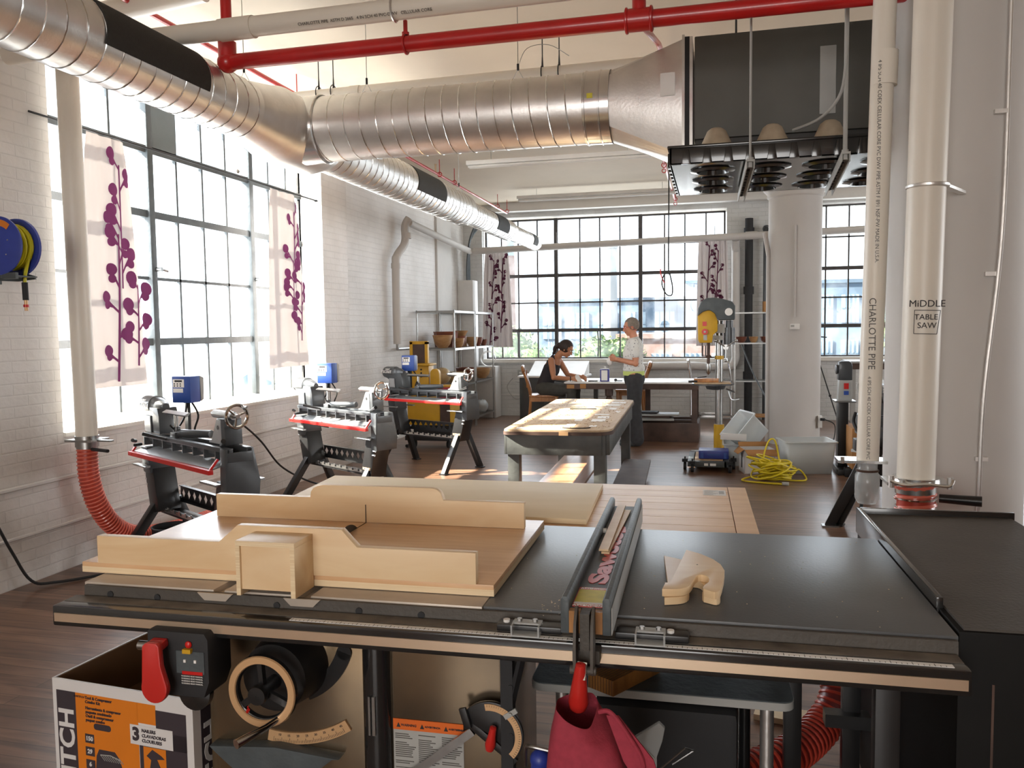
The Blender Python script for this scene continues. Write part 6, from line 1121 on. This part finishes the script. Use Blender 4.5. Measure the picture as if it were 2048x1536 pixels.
# black case standing on the floor strip behind the saw, window-side
# ================================================================ people
def limb(m, pts, rs):
    P = [Vector(p) for p in pts]; Q, Rr = [], []
    for i in range(len(P)-1):
        for k in range(4): t_ = k/4; Q.append(P[i].lerp(P[i+1], t_)); Rr.append(rs[i]*(1-t_)+rs[i+1]*t_)
    Q.append(P[-1]); Rr.append(rs[-1]); m.tube(Q, Rr, 14); m.sphere(P[0], rs[0], seg=12); m.sphere(P[-1], rs[-1], seg=12)
    for p, r in zip(P[1:-1], rs[1:-1]): m.sphere(p, r*.99, seg=12)
def hand(m, wrist, fw, side, curl=50, sgn=1):
    """palm, four fingers of different length curling, thumb from the side; fw forward, side = towards the thumb"""
    w_ = Vector(wrist); f = Vector(fw).normalized(); s_ = Vector(side); s_ = (s_-f*s_.dot(f)).normalized(); n = f.cross(s_)*sgn
    pc = w_+f*.045; m.bm.verts.ensure_lookup_table()
    for k in range(4): limb(m, [w_+f*.01+s_*(.012-.008*k), w_+f*.08+s_*(.027-.018*k)], [.014, .0115])
    for k, L in enumerate((.068, .075, .070, .055)):
        p = w_+f*.082+s_*(.028-.0185*k); pts = [p]; a = 0
        for j in range(3): a += R_(curl*(.5, .8, .6)[j]); p = p+(f*math.cos(a)+n*math.sin(a))*L*(.45, .32, .23)[j]; pts.append(p)
        limb(m, pts, [.0092, .0085, .0078, .0065])
    b_ = w_+f*.03+s_*.025; limb(m, [b_, b_+s_*.022+f*.02+n*.006, b_+s_*.026+f*.045+n*.02, b_+s_*.018+f*.062+n*.03], [.013, .011, .0095, .008])
def head(m, c, f, up):
    """skull, jaw, nose, brow, ears; c = centre, f = facing"""
    c = Vector(c); f = Vector(f).normalized(); up = Vector(up); up = (up-f*up.dot(f)).normalized(); l = up.cross(f)
    mt = Matrix((f, l, up)).transposed().to_4x4(); mt.translation = c; old = m.X; m.X = old @ mt
    m.sphere((-.012, 0, .022), .088, (1.06, .84, 1.02), 24); m.sphere((.03, 0, -.03), .06, (.95, .92, 1.15), 20); m.sphere((.048, 0, -.082), .024, (1, 1.2, .8), 14); m.sphere((.0, 0, -.06), .052, (1, .95, .9), 16)
    m.tube([(.076, 0, .022), (.094, 0, -.012), (.104, 0, -.026), (.08, 0, -.034)], [.007, .010, .0125, .008], 10)
    m.sphere((.072, 0, .035), .018, (.8, 2.3, .6), 12); m.sphere((.076, 0, -.055), .014, (.8, 1.6, .7), 12)
    for s_ in (-1, 1): m.sphere((-.004, .076*s_, -.006), .018, (.8, .35, 1.5), 12); m.sphere((.05, .03*s_, -.03), .026, (.9, .9, 1), 12)
    m.X = old; return mt
def remesh(o, vox, it=4):
    r = o.modifiers.new('skin', 'REMESH'); r.mode = 'VOXEL'; r.voxel_size = vox; r.use_smooth_shade = True
    s_ = o.modifiers.new('soft', 'SMOOTH'); s_.factor = .6; s_.iterations = it
def face_bits(t, mt, hairm, frame):
    for s_ in (-1, 1):
        m = M(); m.X = mt; m.sphere((.072, .031*s_, .012), .0115, (.7, 1, .75), 12); put(m, 'eye', 'white', t)
        m = M(); m.X = mt; m.sphere((.0790, .031*s_, .012), .005, (.6, 1, 1), 10); put(m, 'iris', 'blackm', t)
        m = M(); m.X = mt; m.tube([(.084, .014*s_, .030), (.084, .032*s_, .036), (.074, .050*s_, .030)], .0032, 6); put(m, 'eyebrow', hairm, t)
    m = M(); m.X = mt; m.sphere((.0855, 0, -.056), .008, (.45, 2.3, .55), 12); put(m, 'mouth', 'pink', t)

# ---- standing person (local: x forward, y left)
PF = Matrix.Translation((-1.03, 10.50, 0)) @ Matrix.Rotation(R_(186), 4, 'Z')
t = thing('person', 'standing person with short gray hair, speckled white top and dark trousers, holding a white cloth', 'person', (0, 0, 0), PF)
m = M()
limb(m, [(0, 0, .90), (.01, 0, 1.02), (.015, 0, 1.18), (0, 0, 1.30)], [.125, .105, .115, .10]); m.sphere((0, 0, 1.27), .1, (1, 1.5, .9), 16); m.sphere((0, 0, .90), .12, (1, 1.3, .9), 16)
limb(m, [(-.01, 0, 1.32), (.015, 0, 1.42), (.03, 0, 1.47)], [.058, .05, .05])
for s_ in (-1, 1): limb(m, [(0, .09*s_, .88), (.015, .095*s_, .48), (-.02, .095*s_, .09)], [.09, .06, .038]); limb(m, [(-.04, .095*s_, .05), (.06, .10*s_, .045), (.14, .11*s_, .03)], [.04, .038, .028])
AR = [[(-.01, .175, 1.315), (-.015, .215, 1.06), (.215, .12, 1.115)], [(-.01, -.175, 1.315), (.02, -.21, 1.06), (.235, -.06, 1.10)]]
for a in AR: limb(m, a, [.052, .040, .026])
hand(m, AR[0][2], (.85, -.35, .10), (.1, .2, 1), 75, 1); hand(m, AR[1][2], (.85, .25, .12), (.0, .2, 1), 75, -1)
mt = head(m, (.045, -.0, 1.515), (.93, .22, -.18), (.1, 0, 1)); bo = put(m, 'body', 'skinf', t); remesh(bo, .0062)
face_bits(t, mt, 'hairg', PF)
m = M(); m.X = mt; m.sphere((-.022, 0, .030), .0935, (1.04, .87, 1.03), 24)
bmesh.ops.delete(m.bm, geom=[v for v in m.bm.verts if ((mt.inverted() @ v.co).x > .055 and (mt.inverted() @ v.co).z < .065) or (mt.inverted() @ v.co).z < -.045], context='VERTS'); put(m, 'hair', 'hairg', t, ang=80)
m = M(); m.X = mt; m.tube(smoothpath([(.078, .06, .012), (.03, .085, .010), (-.005, .083, .005)]), .0022, 6); m.torus((.083, .031, .010), .018, .0016, 'X', 18, 5); m.torus((.083, -.031, .010), .018, .0016, 'X', 18, 5); m.tube(smoothpath([(-.005, .084, .005), (-.04, .075, -.05), (-.085, .03, -.09), (-.09, -.02, -.09)]), .0022, 6); put(m, 'glasses', 'redh', t, label='glasses on a red cord')
m = M(); limb(m, [(.005, 0, .985), (.012, 0, 1.06), (.018, 0, 1.18), (.0, 0, 1.28)], [.142, .124, .132, .116]); m.sphere((0, 0, 1.27), .112, (1, 1.53, .92), 18); limb(m, [(-.008, 0, 1.32), (0, 0, 1.36)], [.085, .062])
for s_ in (-1, 1): limb(m, [(-.01, .11*s_, 1.325), (-.01, .172*s_, 1.31), (-.012, .205*s_, 1.18)], [.07, .072, .062])
sh = put(m, 'shirt', 'speck', t); remesh(sh, .009, 5)
m = M(); m.rings([[(.008+(.136+e)*math.cos(a)*1.0, (.152+e)*math.sin(a), z) for a in [2*math.pi*k/28 for k in range(28)]] for z, e in ((.905, .0), (.96, .002))], cap=False); m.prism([(-.13, .93), (-.02, .93), (-.03, .86), (-.10, .84)], 'Y', .150, .156) if False else None; put(m, 'lime_band', 'lime', t, label='pale lime waistband')
m = M(); limb(m, [(0, 0, .89), (0, 0, .86)], [.135, .138]); m.sphere((0, 0, .875), .132, (1, 1.2, .7), 16)
for s_ in (-1, 1): limb(m, [(-.005, .085*s_, .86), (.005, .10*s_, .50), (-.03, .10*s_, .09)], [.108, .088, .092])
tr = put(m, 'trousers', 'trous2', t); remesh(tr, .010, 5)
for s_ in (-1, 1): m = M(); limb(m, [(-.05, .10*s_, .045), (.06, .105*s_, .045), (.155, .115*s_, .035)], [.045, .045, .036]); put(m, 'shoe', 'toolb', t)
wc = PF @ Vector((.31, .03, 1.10)); m = M()
m.rings([[(.038*f_*math.cos(a), .03*f_*math.sin(a), z+.004*math.sin(3*a)) for a in [2*math.pi*k/14 for k in range(14)]] for f_, z in ((.2, -.07), (.8, -.05), (1.1, -.015), (.9, .02), (.3, .035))])
o = solo(m, 'white_cloth', 'paper', 'small white cloth in the hands of the standing person', 'cloth', (0, 0, 0), ang=70); o.location = wc

# ---- seated person (faces right)
QF = Matrix.Translation((-2.33, 11.12, 0)) @ Matrix.Rotation(R_(-6), 4, 'Z')
t = thing('person', 'seated person with dark tied hair and black tank top leaning over the table', 'person', (0, 0, .6), QF)
m = M()
limb(m, [(0, 0, .69), (.035, 0, .82), (.10, 0, .97), (.15, 0, 1.06)], [.12, .098, .108, .09]); m.sphere((.14, 0, 1.06), .088, (1, 1.5, .85), 16); m.sphere((0, 0, .69), .115, (1, 1.35, .9), 16)
limb(m, [(.17, 0, 1.09), (.22, 0, 1.16), (.265, 0, 1.20)], [.052, .046, .046])
for s_ in (-1, 1): limb(m, [(.02, .09*s_, .685), (.40, .10*s_, .66), (.36, .10*s_, .10)], [.088, .062, .040]); limb(m, [(.33, .10*s_, .05), (.45, .10*s_, .045), (.53, .10*s_, .03)], [.038, .036, .028])
limb(m, [(.15, -.17, 1.075), (.19, -.20, .845), (.41, -.09, .825)], [.048, .037, .025]); limb(m, [(.15, .17, 1.075), (.28, .19, .86), (.50, .05, .845)], [.048, .037, .025])
hand(m, (.41, -.09, .825), (.95, .2, -.12), (.1, .6, .8), 65, -1); hand(m, (.50, .05, .845), (.9, -.25, -.2), (0, -.5, .9), 70, 1)
mt = head(m, (.315, 0, 1.225), (.86, 0, -.50), (.5, 0, .86)); bo = put(m, 'body', 'skin', t); remesh(bo, .0062)
face_bits(t, mt, 'hairb', QF)
m = M(); m.X = mt; m.sphere((-.022, 0, .030), .098, (1.05, .9, 1.03), 24)
bmesh.ops.delete(m.bm, geom=[v for v in m.bm.verts if ((mt.inverted() @ v.co).x > .05 and (mt.inverted() @ v.co).z < .07) or (mt.inverted() @ v.co).z < -.055], context='VERTS')
m.sphere((-.115, 0, .0), .038, (1, 1, 1.1), 14); m.tube(smoothpath([(-.10, 0, -.01), (-.15, 0, -.05), (-.135, 0, -.11), (-.13, .0, -.16)]), [.03]*4+[.028]*8+[.02]*5+[.01]*2, 10) ; put(m, 'hair', 'hairb', t, ang=80)
m = M(); limb(m, [(.0, 0, .70), (.035, 0, .82), (.10, 0, .955), (.12, 0, .99)], [.130, .109, .118, .108]); m.sphere((.115, 0, .98), .105, (1, 1.28, .8), 16)
for s_ in (-1, 1): limb(m, [(.16, .085*s_, 1.02), (.15, .10*s_, 1.135), (.08, .085*s_, 1.05)], [.028, .024, .03])
tk = put(m, 'tank_top', 'tank', t); remesh(tk, .008, 3)
m = M(); m.sphere((0, 0, .685), .13, (1, 1.35, .8), 18)
for s_ in (-1, 1): limb(m, [(.02, .09*s_, .68), (.41, .10*s_, .655), (.37, .10*s_, .12)], [.102, .080, .072])
tr = put(m, 'trousers', 'trous', t); remesh(tr, .010, 5)
m = M(); m.torus((.395, -.097, .826), .029, .006, 'X', 20, 6, rot=(0, 0, 25)); put(m, 'wristband', 'blackm', t)
for s_ in (-1, 1): m = M(); limb(m, [(.32, .10*s_, .05), (.43, .10*s_, .045), (.54, .10*s_, .033)], [.045, .043, .034]); put(m, 'shoe', 'blackm', t)
# ================================================================ curtains, hose reel
def curtain(name, label, P, w_, z0, z1, folds, amp, F, mtp, prints, top_w=.6, group=None):
    """P(s, d): s along the wall (0..w), d depth; cloth gathered at the top"""
    t = thing(name, label, 'curtain', (0, 0, z1), None, group)
    def pt(u, v, off=0):
        k = top_w+(1-top_w)*(1-v)**.7 if v < 1 else top_w
        s_ = w_*(.5+(u-.5)*k)+F*(1-v); d = amp*math.sin(2*math.pi*folds*u+.5)*(.5+.5*(1-v))+amp*.4*math.sin(2*math.pi*folds*2.3*u+2*v)
        x, y = P(s_, d+off); return (x, y, z0+(z1-z0)*v)
    m = M(); nu, nv = 60, 14; G = [[m.bm.verts.new(pt(i/nu, j/nv)) for i in range(nu+1)] for j in range(nv+1)]
    for j in range(nv):
        for i in range(nu): m.bm.faces.new((G[j][i], G[j][i+1], G[j+1][i+1], G[j+1][i]))
    BASE[t.name] = Vector((0, 0, z1)); o = put(m, 'cloth', 'cur', t, ang=80)
    m = M()
    def strip(p, q, wd):
        n = 8; a = Vector(p); b = Vector(q); d = (b-a).normalized(); nn = Vector((-d.y, d.x))*wd
        L = [a.lerp(b, k/n) for k in range(n+1)]; A = [m.bm.verts.new(pt(l.x+nn.x/w_, l.y+nn.y/(z1-z0), .009)) for l in L]; B = [m.bm.verts.new(pt(l.x-nn.x/w_, l.y-nn.y/(z1-z0), .009)) for l in L]
        for k in range(n): m.bm.faces.new((A[k], A[k+1], B[k+1], B[k]))
    def dot(c, r):
        V = [m.bm.verts.new(pt(c[0]+r*math.cos(2*math.pi*k/16)/w_/.8, c[1]+r*math.sin(2*math.pi*k/16)/(z1-z0), .010)) for k in range(16)]; cc = m.bm.verts.new(pt(c[0], c[1], .010))
        for k in range(16): m.bm.faces.new((V[k], V[(k+1) % 16], cc))
    for pr_ in prints:
        x, y, dx, dy, r = pr_
        strip((x, y), (x+dx, y+dy), .009)
        if r: dot((x+dx, y+dy), r)
    put(m, 'branch_print', mtp, t, ang=80); return t
br = []
def branch(x, y0, y1, seed, r=.035):
    random.seed(seed); out = []; n = 6; yy = y0
    for k in range(n):
        y2 = y0+(y1-y0)*(k+1)/n; out.append((x, yy, .015, y2-yy, 0)); x += .015; yy = y2
        s_ = random.choice((-1, 1)); dx, dy = s_*random.uniform(.08, .2), random.uniform(.04, .09); out.append((x, yy-.02, dx, dy, r)); out.append((x+dx*.4, yy-.02+dy*.4, dx*.5, dy*.1, r*.7))
    return out
PL = lambda s_, d: (-4.13+d, s_)
m = M(); m.cyl((-4.066, 4.2, 2.875), (-4.066, 7.9, 2.875), .007, seg=8); m.cyl((-4.085, 7.88, 2.875), (-4.06, 7.88, 2.875), .012, seg=8); solo(m, 'curtain_rod', 'blackm', 'thin dark curtain wire across the left window', 'rod', (-4.12, 6, 2.905))
curtain('curtain', 'white curtain with plum berry branches at the near end of the left window', lambda s_, d: (-4.06+d, 4.50+s_), .66, 1.15, 2.86, 1.5, .014, 0, 'plum', branch(.55, .02, .62, 3, .042)+branch(.66, .40, .9, 5, .045)+branch(.84, .08, .42, 9, .05), .55, 'plum print curtains on the left window')
curtain('curtain', 'white curtain with plum berry branches at the far end of the left window', lambda s_, d: (-4.10+d, 6.85+s_), .80, 1.17, 2.87, 1.5, .014, .05, 'plum', branch(.62, .30, .62, 13, .042)+branch(.80, .15, .5, 15, .045)+branch(.72, .5, .9, 12, .042), .6, 'plum print curtains on the left window')
m = M(); m.cyl((-3.99, 13.62, 2.88), (.16, 13.62, 2.93), .006, seg=6); m.cyl((-3.97, 13.62, 2.88), (-3.97, 13.8, 2.88), .006, seg=6); m.cyl((.15, 13.62, 2.93), (.15, 13.8, 2.93), .006, seg=6); solo(m, 'curtain_rod', 'steel', 'thin curtain rod across the far window behind the white pipe', 'rod', (-1.9, 13.62, 2.9))
t = curtain('curtain', 'white gathered curtain with dark berry print at the left of the far window', lambda s_, d: (-3.95+s_, 13.62-d), .55, 1.20, 2.86, 5, .03, 0, 'plumd', branch(.25, .0, .45, 23, .03)+branch(.62, .15, .55, 25, .03)+branch(.30, .5, .9, 27, .028)+branch(.66, .5, .92, 29, .028), .7, 'dark print curtains on the far window')
t = curtain('curtain', 'white gathered curtain with dark berry print at the right of the far window', lambda s_, d: (-.34+s_, 13.62-d), .52, 1.20, 2.90, 5, .03, 0, 'plumd', branch(.3, .3, .95, 33, .026)+branch(.6, .3, .9, 35, .026)+branch(.5, .2, .5, 37, .028), .85, 'dark print curtains on the far window')
t = thing('chain_pull', 'thin bead chain with a ball hanging before the left window', 'chain', (-4.0, 6.55, 2.9))
m = M(); m.cyl((-4.02, 6.36, 2.92), (-4.02, 6.36, 3.65), .003, seg=5); m.sphere((-4.02, 6.36, 2.9), .02, (1, 1, 1), 10); put(m, 'chain', 'steel', t)

t = thing('hose_reel', 'blue air hose reel with yellow hose on the left brick wall', 'hose reel', (-4.08, 3.8, 2.02))
RX_, RZ_ = -3.875, 2.015
m = M(); m.lathe([(.001, 3.735), (.15, 3.735), (.162, 3.74), (.162, 3.748), (.05, 3.75), (.001, 3.75)], (RX_, 0, RZ_), 'Y', 48); put(m, 'front_disc', 'bluer', t)
m = M(); m.lathe([(.001, 3.86), (.162, 3.86), (.164, 3.875), (.15, 3.88), (.001, 3.88)], (RX_, 0, RZ_), 'Y', 48); put(m, 'rear_disc', 'bluer', t)
m = M(); Q = []
for k in range(24*8): a = 2*math.pi*k/24; Q.append((RX_+(.118+.002*(k//48))*math.cos(a), 3.757+.095*(.5-.5*math.cos(math.pi*k/96)), RZ_+(.118+.002*(k//48))*math.sin(a)))
m.tube(Q, .0105, 8); m.tube(smoothpath([(RX_+.115, 3.84, RZ_), (RX_+.10, 3.84, RZ_-.08), (RX_+.075, 3.84, RZ_-.16), (RX_+.07, 3.84, RZ_-.22)]), .010, 8); put(m, 'yellow_hose', 'hose', t, label='yellow air hose')
m = M(); m.cyl((RX_+.07, 3.84, RZ_-.20), (RX_+.072, 3.84, RZ_-.30), .016, seg=14); m.cyl((RX_+.07, 3.84, RZ_-.12), (RX_+.07, 3.84, RZ_-.2), .010, seg=8) ; put(m, 'hose_stop', 'blackm', t)
m = M(); m.cyl((RX_+.072, 3.84, RZ_-.30), (RX_+.073, 3.84, RZ_-.36), .010, seg=12); put(m, 'brass_fitting', 'tan', t); m = M(); m.cyl((RX_+.0725, 3.84, RZ_-.325), (RX_+.0725, 3.84, RZ_-.34), .015, seg=12); put(m, 'red_ring', 'redp', t, label='red ring')
m = M(); m.prism([(-4.08, RZ_-.10), (RX_-.0, RZ_-.02), (RX_+.05, RZ_-.15), (RX_+.09, RZ_-.16), (RX_+.10, RZ_-.18), (RX_-.02, RZ_-.19), (-4.08, RZ_-.18)], 'Y', 3.885, 3.895); m.box(RX_-.03, RX_+.11, 3.76, 3.89, RZ_-.172, RZ_-.165); m.box(RX_+.02, RX_+.11, 3.74, 3.76, RZ_-.185, RZ_-.15); m.box(-4.08, -4.065, 3.74, 3.94, RZ_-.2, RZ_+.05); m.cyl((RX_, 3.75, RZ_), (RX_, 3.9, RZ_), .03, seg=14); put(m, 'bracket', 'toolb', t)
m = M()
for a in (20, 80, 140, 200, 260, 320): m.sphere((RX_+.08*math.cos(R_(a)), 3.734, RZ_+.08*math.sin(R_(a))), .005, (1, 1, 1), 8)
m.cyl((RX_, 3.728, RZ_), (RX_, 3.737, RZ_), .02, seg=16); put(m, 'rivets', 'galv2', t)
m = M(); n = 10; m.prism([(RX_+.11*math.cos(R_(50+40*k/n)), RZ_+.11*math.sin(R_(50+40*k/n))) for k in range(n+1)]+[(RX_+.145*math.cos(R_(90-40*k/n)), RZ_+.145*math.sin(R_(90-40*k/n))) for k in range(n+1)], 'Y', 3.733, 3.7352); put(m, 'orange_sticker', 'boxo', t, label='orange sticker')

# ================================================================ the city outside
m = M(); m.box(-180, 160, 15, 260, -8.3, -8); m.box(-180, -5.5, -60, 15, -8.3, -8); struct(m, 'ground_outside', 'grd')
def building(x0, x1, y0, y1, z1, mt, label, rows, cols, axis='Y', wmt='facade', gm='bldg', group=None):
    t = thing('building', label, 'building', ((x0+x1)/2, (y0+y1)/2, -8), group=group)
    m = M(); m.box(x0, x1, y0, y1, -8, z1); m.box(x0-.1, x1+.1, y0-.1, y1+.1, z1, z1+.25); put(m, 'walls', mt, t)
    zb = z1-.8
    for r in range(rows):
        for c_ in range(cols):
            za = zb-3.1*r-1.9; 
            if axis == 'Y':
                w_ = (x1-x0)/cols; a = x0+w_*(c_+.16); b = x0+w_*(c_+.84); m = M(); m.box(a, b, y0-.06, y0-.01, za, za+1.9); wd = put(m, 'window', gm, t)
                m = M()
                for k in range(1, 4): m.box(a+(b-a)*k/4-.03, a+(b-a)*k/4+.03, y0-.09, y0-.05, za, za+1.9)
                m.box(a, b, y0-.09, y0-.05, za+.95, za+1.02); put(m, 'glazing_bars', 'bld', wd)
            else:
                w_ = (y1-y0)/cols; a = y0+w_*(c_+.16); b = y0+w_*(c_+.84); m = M(); m.box(x1+.01, x1+.06, a, b, za, za+1.9); put(m, 'window', gm, t)
    return t
building(-13.0, -.6, 60, 72, 3.4, 'bld', 'long bluish brick factory seen through the far window', 3, 6)
building(-2.6, -1.3, 72.5, 75, 5.2, 'bld', 'small roof tower behind the long bluish factory', 1, 1)
building(6.3, 9.6, 60, 72, 4.35, 'bld', 'bluish office block seen through the right far window', 2, 2)
building(10.6, 16, 62, 74, 3.0, 'bldw', 'pale low block right of the bluish office block', 2, 3)
building(-5.2, 1.0, 44, 52, 0.9, 'bldr', 'low reddish building in front of the long factory', 2, 4)
building(-40, -14, 75, 90, 1.2, 'bldw', 'pale wide building far left beyond the far window', 2, 8)
for k, (x0, x1, y0, y1, z) in enumerate(((-12, -7, 30, 36, -.9), (-6, 1, 28, 34, -.7), (2, 6.5, 30, 35, -.6), (7, 14, 33, 38, -.3))):
    t = thing('low_roof', ('flat pale roof below the far window at its left end', 'flat pale roof below the middle of the far window', 'flat pale roof below the right end of the far window', 'flat pale roof below the right far window')[k], 'roof', ((x0+x1)/2, y0, -8), group='flat roofs beyond the far windows')
    m = M(); m.box(x0, x1, y0, y1, -8, z); put(m, 'walls', 'bldw', t)
    m = M(); m.box(x0-.1, x1+.1, y0-.1, y1+.1, z, z+.2); put(m, 'parapet', 'white', t)
    for q in range(2): m = M(); m.box(x0+1+1.8*q, x0+1.6+1.8*q, y0+1, y0+1.6, z+.2, z+.7); put(m, 'roof_vent', 'bldg', t)
def chimney(x, y, r, z, mt, label):
    t = thing('chimney', label, 'chimney', (x, y, -8)); m = M(); m.lathe([(r*1.25, -8), (r, z), (r*1.15, z+.05), (r*1.15, z+.5), (r*.8, z+.5)], (x, y, 0), seg=16); put(m, 'stack', mt, t); m = M(); m.lathe([(r*1.03, z-1.6), (r*1.02, z-.5)], (x, y, 0), seg=16); put(m, 'bands', 'bldg', t)
chimney(-7.5, 59, .48, 7.1, 'bldw', 'tall pale factory chimney behind the middle of the far window')
chimney(-11.5, 45, .38, 7.2, 'bldr', 'tall reddish chimney near the left end of the far window')
def tree(x, y, z, r, label, seed):
    random.seed(seed); t = thing('tree', label, 'tree', (x, y, -8), group='trees beyond the far window')
    m = M(); m.cyl((x, y, -8), (x, y, z-r*.4), .22, .12, 8); put(m, 'trunk', 'brown', t)
    m = M()
    for k in range(520):
        a, b_ = random.uniform(0, 6.28), math.acos(random.uniform(-1, 1)); rr = r*random.uniform(.55, 1); c_ = (x+rr*math.sin(b_)*math.cos(a), y+rr*math.sin(b_)*math.sin(a), z+rr*math.cos(b_)*.8); s_ = r*.13
        v = [Vector(c_)+Vector((random.uniform(-1, 1), random.uniform(-1, 1), random.uniform(-1, 1)))*s_ for _ in range(3)]; m.bm.faces.new([m.bm.verts.new(p) for p in v])
    for v in range(1): m.sphere((x, y, z), r*.72, (1, 1, .8), 12)
    put(m, 'crown', 'leaf', t, smooth=False)
for k, a in enumerate(((-9.6, 38, .6, 1.3, 'green tree rising highest at the left of the far window'), (-8.2, 36, .0, 1.1, 'shorter tree just right of the highest green tree'), (-6.0, 42, .1, 1.4, 'green tree behind the seated person'), (-4.7, 43, .1, 1.2, 'green tree left of the standing person'), (-11.5, 39, -.2, 1.3, 'green tree at the far left edge of the far window'), (10.2, 50, 1.2, 1.6, 'tree right of the bluish office block'))): tree(*a, 40+k)
# beyond the left window: pale roofs
for k, (x0, x1, y0, y1, z) in enumerate(((-22, -14, 7, 14, -.6), (-34, -24, 15, 30, .2), (-22, -14, 18, 26, -1.0), (-48, -36, 2, 14, 1.2))):
    t = thing('rooftop', ('pale house roof nearest beyond the left window', 'long pale roof in the distance beyond the left window', 'low white roof at the far side beyond the left window', 'tallest pale block farthest beyond the left window')[k], 'roof', ((x0+x1)/2, (y0+y1)/2, -8), group='pale roofs beyond the left window')
    m = M(); m.box(x0, x1, y0, y1, -8, z); put(m, 'walls', 'bldw', t)
    m = M(); m.prism([(y0-.3, z), (y1+.3, z), ((y0+y1)/2, z+1.3)], 'X', x0-.3, x1+.3); put(m, 'roof', 'bldg', t)
